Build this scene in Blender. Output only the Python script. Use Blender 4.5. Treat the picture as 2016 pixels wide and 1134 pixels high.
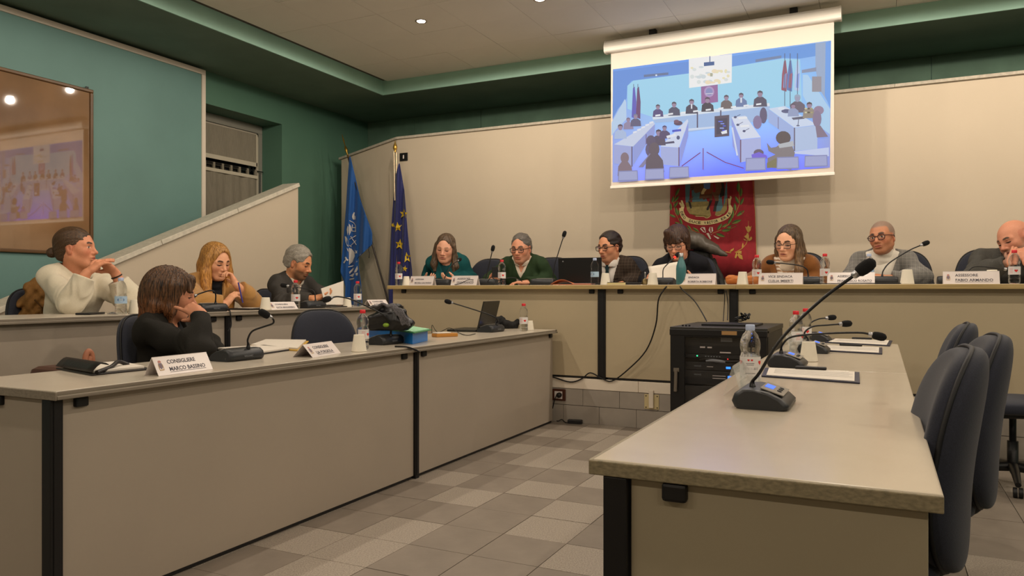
import bpy, bmesh, math, random
import numpy as np
from mathutils import Vector, Matrix, Euler
random.seed(7); np.random.seed(7)
for _o in list(bpy.data.objects): bpy.data.objects.remove(_o)
SC = bpy.context.scene; COL = SC.collection
# ---------------------------------------------------------------- camera
H = 1.03; F = 1490.0; TH = math.atan2(727, 1490); CX = 1008.0; HY = 569.5   # photograph taken as 2016 x 1134
_c, _s = math.cos(TH), math.sin(TH)
cam = bpy.data.cameras.new('camera'); cam.sensor_width = 36; cam.lens = 36 * F / 2016
cam.shift_y = (HY - 567) / 2016; cam.clip_start = .05; cam.clip_end = 60
camo = bpy.data.objects.new('camera', cam); COL.objects.link(camo)
camo.location = (0, 0, H); camo.rotation_euler = (math.pi / 2, 0, TH); SC.camera = camo
# ---------------------------------------------------------------- world, exposure
W = bpy.data.worlds.new('world'); SC.world = W; W.use_nodes = True
W.node_tree.nodes['Background'].inputs[0].default_value = (.9, .8, .65, 1)
W.node_tree.nodes['Background'].inputs[1].default_value = .05
SC.view_settings.view_transform = 'Standard'; SC.view_settings.look = 'None'
SC.view_settings.exposure = -0.28; SC.view_settings.gamma = 1; SC.view_settings.use_curve_mapping = False
LAMP_W = 5.2; LAMP_COL = (1.0, .86, .70)
# ---------------------------------------------------------------- helpers
def ray(x, y):
    u = (x - CX) / F; v = -(y - HY) / F
    return Vector((-_s + u * _c, _c + u * _s, v))
CAM = Vector((0, 0, H))
def onX(x, y, X): r = ray(x, y); return CAM + r * (X / r.x)
def onY(x, y, Y): r = ray(x, y); return CAM + r * (Y / r.y)
def onZ(x, y, Z): r = ray(x, y); return CAM + r * ((Z - H) / r.z)
def at(x, y, d): return CAM + ray(x, y) * d
def depth(p): return -p[0] * _s + p[1] * _c
def lin(c):
    if isinstance(c, str): c = [int(c[i:i + 2], 16) / 255 for i in (0, 2, 4)]
    return tuple((x / 12.92 if x <= .04045 else ((x + .055) / 1.055) ** 2.4) for x in c[:3]) + (1,)
MATS = {}
def pm(name, col, rough=.55, metal=0, spec=.5, noise=None, bump=None, emit=None, estr=0, vcol=False, trans=0, ior=1.45, alpha=1, coat=0, sheen=0, stretch=None):
    if name in MATS: return MATS[name]
    m = bpy.data.materials.new(name); m.use_nodes = True; nt = m.node_tree
    b = nt.nodes['Principled BSDF']; b.inputs['Base Color'].default_value = lin(col)
    b.inputs['Roughness'].default_value = rough; b.inputs['Metallic'].default_value = metal
    b.inputs['Specular IOR Level'].default_value = spec; b.inputs['IOR'].default_value = ior
    b.inputs['Transmission Weight'].default_value = trans; b.inputs['Alpha'].default_value = alpha
    b.inputs['Coat Weight'].default_value = coat
    if sheen: b.inputs['Sheen Weight'].default_value = sheen
    if emit: b.inputs['Emission Color'].default_value = lin(emit); b.inputs['Emission Strength'].default_value = estr
    tc = nt.nodes.new('ShaderNodeTexCoord'); src = tc.outputs['Object']
    if stretch:
        mp = nt.nodes.new('ShaderNodeMapping'); mp.inputs['Scale'].default_value = stretch
        nt.links.new(src, mp.inputs[0]); src = mp.outputs[0]
    base = None
    if vcol:
        a = nt.nodes.new('ShaderNodeAttribute'); a.attribute_name = 'Col'; base = a.outputs['Color']
        nt.links.new(base, b.inputs['Base Color'])
    if noise:
        n = nt.nodes.new('ShaderNodeTexNoise'); n.inputs['Scale'].default_value = noise[0]; n.inputs['Detail'].default_value = 5
        nt.links.new(src, n.inputs['Vector'])
        r = nt.nodes.new('ShaderNodeMapRange'); r.inputs['To Min'].default_value = 1 - noise[1]; r.inputs['To Max'].default_value = 1 + noise[1]
        r.inputs['From Min'].default_value = .3; r.inputs['From Max'].default_value = .7
        nt.links.new(n.outputs['Fac'], r.inputs['Value'])
        mx = nt.nodes.new('ShaderNodeMix'); mx.data_type = 'RGBA'; mx.blend_type = 'MULTIPLY'; mx.inputs[0].default_value = 1
        if base: nt.links.new(base, mx.inputs[6])
        else: mx.inputs[6].default_value = lin(col)
        nt.links.new(r.outputs[0], mx.inputs[7]); nt.links.new(mx.outputs[2], b.inputs['Base Color'])
    if bump:
        n2 = nt.nodes.new('ShaderNodeTexNoise'); n2.inputs['Scale'].default_value = bump[0]; n2.inputs['Detail'].default_value = 4
        nt.links.new(src, n2.inputs['Vector'])
        bp = nt.nodes.new('ShaderNodeBump'); bp.inputs['Strength'].default_value = bump[1]; bp.inputs['Distance'].default_value = .01
        nt.links.new(n2.outputs['Fac'], bp.inputs['Height']); nt.links.new(bp.outputs[0], b.inputs['Normal'])
    MATS[name] = m; return m

class MB:
    """collects shapes; build() links them as one mesh object"""
    def __init__(s): s.v = []; s.f = []; s.mi = []; s.sm = []
    def add(s, vs, fs, mi=0, sm=False):
        o = len(s.v); s.v += [tuple(p) for p in vs]
        for f in fs: s.f.append(tuple(i + o for i in f)); s.mi.append(mi); s.sm.append(sm)
        return s
    def box(s, lo, hi, M=None, mi=0):
        (x0, y0, z0), (x1, y1, z1) = lo, hi
        vs = [Vector(p) for p in ((x0, y0, z0), (x1, y0, z0), (x1, y1, z0), (x0, y1, z0), (x0, y0, z1), (x1, y0, z1), (x1, y1, z1), (x0, y1, z1))]
        if M: vs = [M @ p for p in vs]
        return s.add(vs, [(0, 3, 2, 1), (4, 5, 6, 7), (0, 1, 5, 4), (1, 2, 6, 5), (2, 3, 7, 6), (3, 0, 4, 7)], mi)
    def tube(s, pts, r, n=8, mi=0, caps=True):
        pts = [Vector(p) for p in pts]; N = len(pts); rs = r if isinstance(r, (list, tuple)) else [r] * N
        vs = []; up = None
        for i in range(N):
            t = (pts[min(i + 1, N - 1)] - pts[max(i - 1, 0)])
            t = t.normalized() if t.length > 1e-9 else Vector((0, 0, 1))
            if up is None: up = Vector((0, 0, 1)) if abs(t.z) < .9 else Vector((1, 0, 0))
            a = t.cross(up)
            if a.length < 1e-6: a = t.cross(Vector((.3, 1, .2)))
            a.normalize(); b = a.cross(t).normalized(); up = b
            for k in range(n):
                an = 2 * math.pi * k / n; vs.append(pts[i] + rs[i] * (math.cos(an) * a + math.sin(an) * b))
        fs = [(i * n + k, (i + 1) * n + k, (i + 1) * n + (k + 1) % n, i * n + (k + 1) % n) for i in range(N - 1) for k in range(n)]
        s.add(vs, fs, mi, True)
        if caps: s.add(vs[:n], [tuple(range(n))], mi); s.add(vs[-n:], [tuple(range(n))[::-1]], mi)
        return s
    def lathe(s, prof, n=20, M=None, mi=0, sm=True):
        vs = []
        for (r, z) in prof:
            for k in range(n):
                an = 2 * math.pi * k / n; p = Vector((r * math.cos(an), r * math.sin(an), z)); vs.append(M @ p if M else p)
        fs = [(i * n + k, i * n + (k + 1) % n, (i + 1) * n + (k + 1) % n, (i + 1) * n + k) for i in range(len(prof) - 1) for k in range(n)]
        s.add(vs, fs, mi, sm)
        if prof[0][0] > 1e-5: s.add(vs[:n], [tuple(range(n))[::-1]], mi)
        if prof[-1][0] > 1e-5: s.add(vs[-n:], [tuple(range(n))], mi)
        return s
    def prism(s, poly, lo, hi, axis=2, M=None, mi=0):
        """poly: 2D outline (ccw); extruded along axis from lo to hi"""
        def mk(a, b, c):
            p = {2: (a, b, c), 1: (a, c, b), 0: (c, a, b)}[axis]; p = Vector(p); return M @ p if M else p
        n = len(poly); vs = [mk(a, b, lo) for a, b in poly] + [mk(a, b, hi) for a, b in poly]
        fl = axis == 1
        fs = [tuple(range(n))[::-1], tuple(range(n, 2 * n))] + [(i, (i + 1) % n, n + (i + 1) % n, n + i) for i in range(n)]
        if fl: fs = [f[::-1] for f in fs]
        return s.add(vs, fs, mi)
    def ellipsoid(s, c, r, M=None, nu=16, nv=10, mi=0):
        c = Vector(c); vs = []
        for j in range(nv + 1):
            t = math.pi * j / nv
            for k in range(nu):
                an = 2 * math.pi * k / nu
                p = Vector((r[0] * math.sin(t) * math.cos(an), r[1] * math.sin(t) * math.sin(an), -r[2] * math.cos(t)))
                vs.append(c + (M @ p if M else p))
        fs = [(j * nu + k, j * nu + (k + 1) % nu, (j + 1) * nu + (k + 1) % nu, (j + 1) * nu + k) for j in range(nv) for k in range(nu)]
        return s.add(vs, fs, mi, True)
    def grid(s, fn, nu, nv, mi=0, sm=True):
        vs = [fn(i / nu, j / nv) for j in range(nv + 1) for i in range(nu + 1)]
        fs = [(j * (nu + 1) + i, j * (nu + 1) + i + 1, (j + 1) * (nu + 1) + i + 1, (j + 1) * (nu + 1) + i) for j in range(nv) for i in range(nu)]
        return s.add(vs, fs, mi, sm)
    def mesh(s, name):
        me = bpy.data.meshes.new(name); me.from_pydata(s.v, [], s.f)
        me.polygons.foreach_set('use_smooth', s.sm)
        if any(s.mi): me.polygons.foreach_set('material_index', s.mi)
        me.update(); return me
    def build(s, name, mat, parent=None, bevel=0, seg=2, label=None, solid=0, subd=0):
        me = s.mesh(name); o = bpy.data.objects.new(name, me); COL.objects.link(o)
        for m in (mat if isinstance(mat, (list, tuple)) else [mat]): me.materials.append(m)
        if parent is not None: o.parent = parent
        if solid:
            md = o.modifiers.new('solid', 'SOLIDIFY'); md.thickness = solid; md.offset = 0
        if bevel:
            md = o.modifiers.new('bevel', 'BEVEL'); md.width = bevel; md.segments = seg; md.limit_method = 'ANGLE'
        if subd:
            md = o.modifiers.new('sub', 'SUBSURF'); md.levels = subd; md.render_levels = subd
        if label: o['label'] = label
        return o
def rawmesh(name, V, Fq, mat, parent=None, col=None, smooth=True):
    me = bpy.data.meshes.new(name); n = len(Fq); k = Fq.shape[1]
    me.vertices.add(len(V)); me.vertices.foreach_set('co', np.asarray(V, np.float32).ravel())
    me.loops.add(n * k); me.loops.foreach_set('vertex_index', np.asarray(Fq, np.int32).ravel())
    me.polygons.add(n); me.polygons.foreach_set('loop_start', np.arange(0, n * k, k, dtype=np.int32))
    me.polygons.foreach_set('use_smooth', np.full(n, smooth)); me.update(calc_edges=True)
    if col is not None:
        a = me.color_attributes.new('Col', 'FLOAT_COLOR', 'POINT')
        c4 = np.ones((len(V), 4), np.float32); c4[:, :3] = col; a.data.foreach_set('color', c4.ravel())
    me.materials.append(mat); o = bpy.data.objects.new(name, me); COL.objects.link(o)
    if parent is not None: o.parent = parent
    return o
def thing(name, label, cat, loc=(0, 0, 0), rotz=0, group=None):
    o = bpy.data.objects.new(name, None); COL.objects.link(o); o.empty_display_size = .1
    o.location = loc; o.rotation_euler = (0, 0, rotz); return tag(o, label, cat, group)
def tag(o, label, cat, group=None):
    o['label'] = label; o['category'] = cat
    if group: o['group'] = group
    return o
def struct(o): o['kind'] = 'structure'; return o
def dup(root, loc, rotz, label, group=None, scale=None):
    def cp(o, par):
        c = o.copy(); COL.objects.link(c); c.parent = par
        for ch in [k for k in ALLCH(o)]: cp(ch, c)
        return c
    r = cp(root, None); r.location = loc; r.rotation_euler = (0, 0, rotz); r['label'] = label
    if group: r['group'] = group
    if scale: r.scale = scale
    return r
def ALLCH(o): return [k for k in COL.objects if k.parent == o]
def bez(pts, n=24):
    """Catmull-Rom through points"""
    P = [Vector(p) for p in pts]; P = [2 * P[0] - P[1]] + P + [2 * P[-1] - P[-2]]; out = []
    m = len(P) - 3
    for i in range(m):
        p0, p1, p2, p3 = P[i:i + 4]; k = max(2, n // m)
        for j in range(k):
            t = j / k
            out.append(.5 * ((2 * p1) + (-p0 + p2) * t + (2 * p0 - 5 * p1 + 4 * p2 - p3) * t * t + (-p0 + 3 * p1 - 3 * p2 + p3) * t ** 3))
    out.append(P[-2]); return out
def text_mesh(s, size, align='LEFT', extrude=.0002, bold=0):
    cu = bpy.data.curves.new('txt', 'FONT'); cu.body = s; cu.size = size; cu.align_x = align; cu.extrude = extrude; cu.offset = bold
    cu.resolution_u = 2; ob = bpy.data.objects.new('txt', cu); COL.objects.link(ob)
    dg = bpy.context.evaluated_depsgraph_get(); me = bpy.data.meshes.new_from_object(ob.evaluated_get(dg))
    bpy.data.objects.remove(ob); bpy.data.curves.remove(cu); return me
def text_obj(name, s, size, mat, parent, M, align='LEFT', bold=0, width=None):
    me = text_mesh(s, size, align, bold=bold)
    if width:
        xs = [v.co.x for v in me.vertices]; w = max(xs) - min(xs); M = M @ Matrix.Diagonal((width / w, 1, 1, 1))
    me.transform(M); me.materials.clear(); me.materials.append(mat)
    o = bpy.data.objects.new(name, me); COL.objects.link(o); o.parent = parent; return o

# ---------------------------------------------------------------- materials of the room
M_green = pm('green_wall_paint', '638681', .6, noise=(1.6, .07), bump=(60, .04))
M_dgreen = pm('dark_green_soffit_paint', '6a7d6e', .65, noise=(2.5, .10), bump=(60, .04))
M_lgreen = pm('pale_green_fascia_paint', 'a8d2c2', .6, noise=(3, .05))
M_white = pm('cream_wall_paint', 'c3b5a0', .7, noise=(1.2, .03), bump=(90, .03))
M_cap = pm('stone_cap', 'b0a798', .6, noise=(35, .16))
M_trim = pm('white_trim', 'd2c6b6', .5)
M_ceil = pm('ceiling_panel', 'f0e9de', .75, noise=(2, .03))
M_tile = pm('floor_tile', '857b70', .42, noise=(7, .10), bump=(40, .05))
M_tile2 = pm('floor_tile_speckled', '9c9286', .40, noise=(170, .38))
M_grout = pm('grout', '5a534a', .8)
M_riser = pm('riser_tile', '9a9288', .5, noise=(5, .14))
M_black = pm('black_metal', '100f10', .45)
M_strip = pm('white_wood_strip', 'e2d7c6', .5, noise=(3, .04))

# ---------------------------------------------------------------- room shell
XL, YB, ZS, ZC = -6.03, 8.07, 3.20, 3.35           # left wall, back wall, soffit, ceiling
XF, YF = -5.02, 6.985                              # edges of the soffit
XR, YN = 5.6, -5.0                                 # right wall and rear wall, outside the picture
RY, DZ = 5.46, .345                                # dais riser and dais height
P2Z, P2X = .17, -3.70                              # second row platform
fl = struct(MB().box((XL, YN, -.12), (XR, YB, -.004)).build('floor', M_grout))
fl['label'] = 'grey stone tile floor'
TS = .285
def tile_mesh(nm, mat):
    b = MB(); g = .0016
    b.box((g, g, -.006), (TS - g, TS - g, 0)); me = b.mesh(nm); me.materials.append(mat); return me
tm = [tile_mesh('tile', M_tile), tile_mesh('tile', M_tile2)]
rr = random.Random(11); nt_ = 0
for i in range(24):
    for j in range(20):
        x = -2.285 + (i - 1) * TS; y = .0 + j * TS
        if y > RY - .02: continue
        vis = (x > -2.62 and x < .35) or (.0 < x < 2.6 and y > 1.0)
        p = Vector((x + .14, y + .14)); d = depth((p.x, p.y))
        if not vis or d < 1.2: continue
        u = (p.x * _c + p.y * _s) / d
        if abs(u) > .85 or x > 2.4: continue
        o = bpy.data.objects.new('tile', tm[1 if rr.random() < (.42 if (i + j) % 2 else .16) else 0]); COL.objects.link(o)
        o.location = (x, y, rr.uniform(-.0006, .0006)); o.parent = fl; nt_ += 1
fb = struct(MB().box((XL, YN, -.003), (-2.575, YB, -.001)).box((-2.575, YN, -.003), (XR, 0, -.001)).box((2.6, 0, -.003), (XR, RY, -.001)).build('floor_outer', M_tile))
# dais and second-row platform
dm = MB().box((P2X - .34, RY + .012, -.1), (XR, 7.05, DZ)); struct(dm.build('floor_dais', M_riser))
rz = [(0, .135), (.137, .262)]
dr = struct(MB().box((P2X - .25, RY + .006, 0), (XR, RY + .02, .262)).build('wall_dais_riser', M_grout))
x = -4.1; k = 0
while x < 2.9:
    for q, (a, b) in enumerate(rz):
        off = .0 if q else .13
        MB().box((x + off + .001, RY - .004, a + .001), (x + off + .29, RY + .008, b - .001)).build('tile', M_riser, dr)
    x += .292
st = struct(MB().box((P2X - .25, RY - .008, .264), (-1.62, RY + .03, DZ)).build('trim_1', M_strip, bevel=.003))
st = struct(MB().box((-1.618, RY - .008, .264), (XR, RY + .03, DZ)).build('trim_2', M_strip, bevel=.003))
struct(MB().box((XL, -1.0, 0), (P2X, YB, P2Z)).build('floor_platform', M_riser))
# left wall with window recess, cladding, picture side
wy0, wy1, wz0, wz1 = 5.0, 6.485, 1.25, 2.877
b = MB()
b.box((XL - .35, YN, 0), (XL, wy0, ZS)).box((XL - .35, wy1, 0), (XL, YB, ZS)).box((XL - .35, wy0, wz1), (XL, wy1, ZS)).box((XL - .35, wy0, 0), (XL, wy1, wz0))
struct(b.build('wall_left', pm('deep_green_wall', '4e7260', .6, noise=(1.6, .07), bump=(60, .04))))  # deeper green than the cladding
XCL = -5.955
b = MB().box((XL, YN, 0), (XCL, 5.30, 3.125)); o = struct(b.build('wall_left_cladding', M_green))
struct(MB().box((XL, YN, 3.125), (XCL + .012, 5.345, 3.172)).build('trim_3', M_trim, bevel=.002))
struct(MB().box((XL, 5.30, 0), (XCL + .012, 5.345, 3.124)).build('trim_4', M_trim, bevel=.002))
# back wall: green boards
bw = struct(MB().box((XL - .35, YB, 0), (XR, YB + .3, ZC)).build('wall_back', M_green))
xs = [XL, -5.3, -4.35, -2.55, -1.35, -.28, .42, 1.35, 2.4, XR]
Mp = pm('green_board_paint', '5c7a68', .65, noise=(4, .16), bump=(70, .05))
for i in range(len(xs) - 1):
    MB().box((xs[i] + .003, YB - .012 - .004 * (i % 2), 2.2), (xs[i + 1] - .003, YB - .001, ZS)).build('panel', Mp, bw)
struct(MB().box((XR, YN, 0), (XR + .2, YB + .3, ZC)).build('wall_right', M_green))
struct(MB().box((XL - .35, YN - .2, 0), (XR, YN, ZC)).build('wall_rear', M_white))
# soffit + fascia
struct(MB().box((XL - .35, YN, ZS), (XF, YB + .3, ZC + .3)).box((XF, YF, ZS), (XR, YB + .3, ZC + .3)).build('ceiling_soffit', M_dgreen))
struct(MB().box((XF, YN, ZS + .001), (XF + .012, YF - .012, ZC + .013)).build('trim_5', M_lgreen))
struct(MB().box((XF, YF - .012, ZS + .001), (XR, YF, ZC + .013)).build('trim_6', M_lgreen))
# ceiling panels
ce = struct(MB().box((XF, YN, ZC + .012), (XR, YF, ZC + .3)).build('ceiling', M_grout))
CPX, CPY = .562, .568
cm_ = MB().box((.0015, .0015, 0), (CPX - .0015, CPY - .0015, .013)).mesh('panel'); cm_.materials.append(M_ceil)
i = 0
cx0 = -2.70 - 4 * CPX; cy0 = 5.81 - 9 * CPY
for i in range(13):
    for j in range(12):
        x = cx0 + i * CPX; y = cy0 + j * CPY
        if y + CPY > YF + .01: 
            continue
        o = bpy.data.objects.new('panel', cm_); COL.objects.link(o); o.parent = ce
        o.location = (x, y, ZC + random.uniform(-.001, .001))
        if x < XF + .012: o.location.x = XF + .012; o.scale.x = (x + CPX - XF - .012) / CPX
ylast = cy0 + CPY * int((YF - cy0) / CPY)
for i in range(13):
    x = cx0 + i * CPX; x0 = max(x, XF + .012)
    MB().box((x0 + .0015, ylast + .0015, ZC), (x + CPX - .0015, YF - .013, ZC + .013)).build('panel', M_ceil, ce)
fillc = MB().box((cx0 + 13 * CPX, YN, ZC), (XR, YF - .013, ZC + .0125)).box((XF + .012, YN, ZC), (cx0 + 13 * CPX, cy0, ZC + .0125))
struct(fillc.build('ceiling_outer', M_ceil))
# low white wall behind the dais, folded wing on its left, sloped stone cap
WY, WZ = 7.05, 2.705
WC = -4.87; WE = (-5.85, 7.30, 2.59)
b = MB().box((WC, WY, P2Z - .02), (XR, WY + .16, WZ)); struct(b.build('wall_cream', M_white))
def slab(p0, p1, z00, z01, z10, z11, th):
    d = Vector((p1[0] - p0[0], p1[1] - p0[1])).normalized(); n = Vector((d.y, -d.x)) * -th
    if n.y < 0: n = -n
    q = [(p0[0], p0[1]), (p1[0], p1[1]), (p1[0] + n.x, p1[1] + n.y), (p0[0] + n.x, p0[1] + n.y)]
    vs = [(q[0][0], q[0][1], z00), (q[1][0], q[1][1], z10), (q[2][0], q[2][1], z10), (q[3][0], q[3][1], z00),
          (q[0][0], q[0][1], z01), (q[1][0], q[1][1], z11), (q[2][0], q[2][1], z11), (q[3][0], q[3][1], z01)]
    return vs, [(0, 3, 2, 1), (4, 5, 6, 7), (0, 1, 5, 4), (1, 2, 6, 5), (2, 3, 7, 6), (3, 0, 4, 7)]
b = MB().add(*slab(WE[:2], (WC, WY), P2Z, WE[2], P2Z, WZ, .16)); struct(b.build('wall_cream_wing', M_white))
ct = .028
b = MB()
xx = WC; 
segs = [WC, -3.9, -2.9, -1.95, -.9, .1, 1.1, 2.1, XR]
capo = struct(MB().box((WC, WY - .004, WZ), (XR, WY + .165, WZ + .004)).build('trim_7', M_cap))
for i in range(len(segs) - 1):
    MB().box((segs[i] + .001, WY - .022, WZ + .001), (segs[i + 1] - .001, WY + .18, WZ + ct)).build('stone', M_cap, capo, bevel=.003)
dv = (Vector((WE[0], WE[1])) - Vector((WC, WY))).normalized(); nv = Vector((-dv.y, dv.x)) * .022
if nv.y > 0: nv = -nv
b = MB().add(*slab((WE[0] + nv.x + dv.x * .03, WE[1] + nv.y + dv.y * .03), (WC + nv.x, WY + nv.y), WE[2] + .001, WE[2] + ct, WZ + .001, WZ + ct, .2)); struct(b.build('trim_8', M_cap, bevel=.003))
# sloped stair parapet behind the second row
PX = -5.35; pa = onX(587, 368, PX); pb = onX(0, 616, PX)
y1, z1, y0, z0 = pa.y, pa.z, pb.y - 1.2, pb.z - 1.2 * (pa.z - pb.z) / (pa.y - pb.y)
poly = [(y0, P2Z), (y1, P2Z), (y1, z1), (y0, max(z0, P2Z + .02))]
struct(MB().prism(poly, PX - .15, PX, axis=0).build('wall_parapet', M_white))
sl = (z1 - z0) / (y1 - y0); nn = Vector((-sl, 1)).normalized()
def capseg(t0, t1):
    a = Vector((y0 + (y1 - y0) * t0, z0 + (z1 - z0) * t0)); c = Vector((y0 + (y1 - y0) * t1, z0 + (z1 - z0) * t1))
    return [(a.x, a.y), (c.x, c.y), (c.x + nn.x * .04, c.y + nn.y * .04), (a.x + nn.x * .04, a.y + nn.y * .04)]
pc = struct(MB().prism(capseg(.0, 1.0), PX - .15, PX + .004, axis=0).build('trim_9', M_cap))
for i in range(5):
    MB().prism([(p, q + .003) for p, q in capseg(i / 5 + .0005, (i + 1) / 5 - .0005)], PX - .19, PX + .03, axis=0).build('stone', pm('pale_stone_cap', 'c9c2b2', .55, noise=(30, .12)), pc, bevel=.004)
# window in the recess
M_frame = pm('grey_window_frame', '7c7a70', .5)
M_glass = pm('night_glass', '0c0f10', .05, spec=.8)
M_net = pm('net_curtain', '7c7566', .9, noise=(120, .12), stretch=(1, 1, .1))
wx = XL - .31
wn = struct(MB().box((wx - .03, wy0, wz0), (wx - .015, wy1, wz1)).build('window_1', M_glass))
b = MB().box((wx - .02, wy0, wz1 - .09), (wx + .02, wy1, wz1)).box((wx - .02, wy1 - .07, wz0), (wx + .02, wy1, wz1 - .09)).box((wx - .02, wy0, wz0), (wx + .02, wy0 + .07, wz1 - .09)).box((wx - .02, wy0 + .07, wz0), (wx + .02, wy1 - .07, wz0 + .07))
b.build('window_frame', M_frame, wn, bevel=.004)
MB().box((wx + .02, wy1 - .105, wz0 + .07), (wx + .035, wy1 - .075, wz1 - .1)).box((wx + .02, wy0 + .075, wz1 - .135), (wx + .035, wy1 - .075, wz1 - .1)).build('sash', pm('pale_sash', 'a39b8a', .5), wn, bevel=.003)
zc1 = onX(512, 335, wx).z
def curtain(z_lo, z_hi, amp, ph):
    def fn(u, v):
        y = wy0 + .07 + u * (wy1 - .19 - wy0); return (wx + .055 + amp * math.sin(u * 34 + ph + v) + amp * .6 * math.sin(u * 71 + 2 * v), y, z_lo + v * (z_hi - z_lo))
    return fn
c1 = MB().grid(curtain(zc1 + .02, wz1 - .12, .002, 0), 60, 10).build('curtain_upper', M_net, wn)
MB().box((wx + .052, wy0 + .08, zc1 + .015), (wx + .062, wy1 - .12, zc1 + .06)).box((wx + .052, wy1 - .135, zc1 + .02), (wx + .062, wy1 - .115, wz1 - .12)).build('hem', pm('curtain_hem', 'b5ad9a', .9), c1)
c2 = MB().grid(curtain(wz0, zc1 - .09, .008, 1), 120, 8).build('curtain_lower', M_net, wn)
for k in range(12):
    y = wy1 - .145 - k * .118
    MB().box((wx + .048, y - .014, zc1 - .095), (wx + .068, y + .014, zc1 - .02)).build('tab', M_net, c2)
MB().box((wx + .046, wy0 + .07, zc1 - .12), (wx + .070, wy1 - .12, zc1 - .085)).build('header', pm('curtain_hem', 'b5ad9a', .9), c2)
MB().tube([(wx + .058, wy0 + .05, zc1 - .03), (wx + .058, wy1 - .03, zc1 - .03)], .006).build('rod', M_black, wn)
MB().tube([(wx + .04, wy1 - .055, zc1 - .05), (wx + .04, wy1 - .055, wz0 + .3)], .005).build('latch_rod', M_black, wn)
# ceiling spot lamps
M_lamp = pm('lamp_glow', 'ffffff', .5, emit='fff2e0', estr=14)
def ceiling_lamp(x, y, label, power=LAMP_W):
    t = thing('ceiling_lamp', label, 'lamp', (x, y, ZC), 0, 'recessed ceiling lamps')
    MB().lathe([(.036, -.002), (.050, -.006), (.052, -.001), (.052, .0)], 24).build('rim', pm('lamp_rim', 'b9a99a', .35, metal=.6), t)
    MB().lathe([(.001, -.003), (.036, -.003)], 20).build('bulb', M_lamp, t)
    L = bpy.data.lights.new('lamp', 'SPOT'); L.energy = power * 10; L.color = LAMP_COL; L.spot_size = math.radians(180); L.spot_blend = .12; L.shadow_soft_size = .03
    lo = bpy.data.objects.new('light', L); COL.objects.link(lo); lo.parent = t; lo.location = (0, 0, -.045)
LX = [-3.577, -2.456, -1.335, -.214, .907, 2.03, 3.6]
lab = ['small bright recessed ceiling lamp near the green fascia corner', 'small bright recessed ceiling lamp nearest the projection screen, at the top edge']
for r_, yy in enumerate((5.54, 3.3, 1.0, -1.5)):
    for i, xx in enumerate(LX):
        if r_ and i in (2, 4): continue
        l_ = lab[i] if r_ == 0 and i < 2 else 'recessed ceiling lamp over the hall outside the picture'
        ceiling_lamp(xx, yy, l_)
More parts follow.
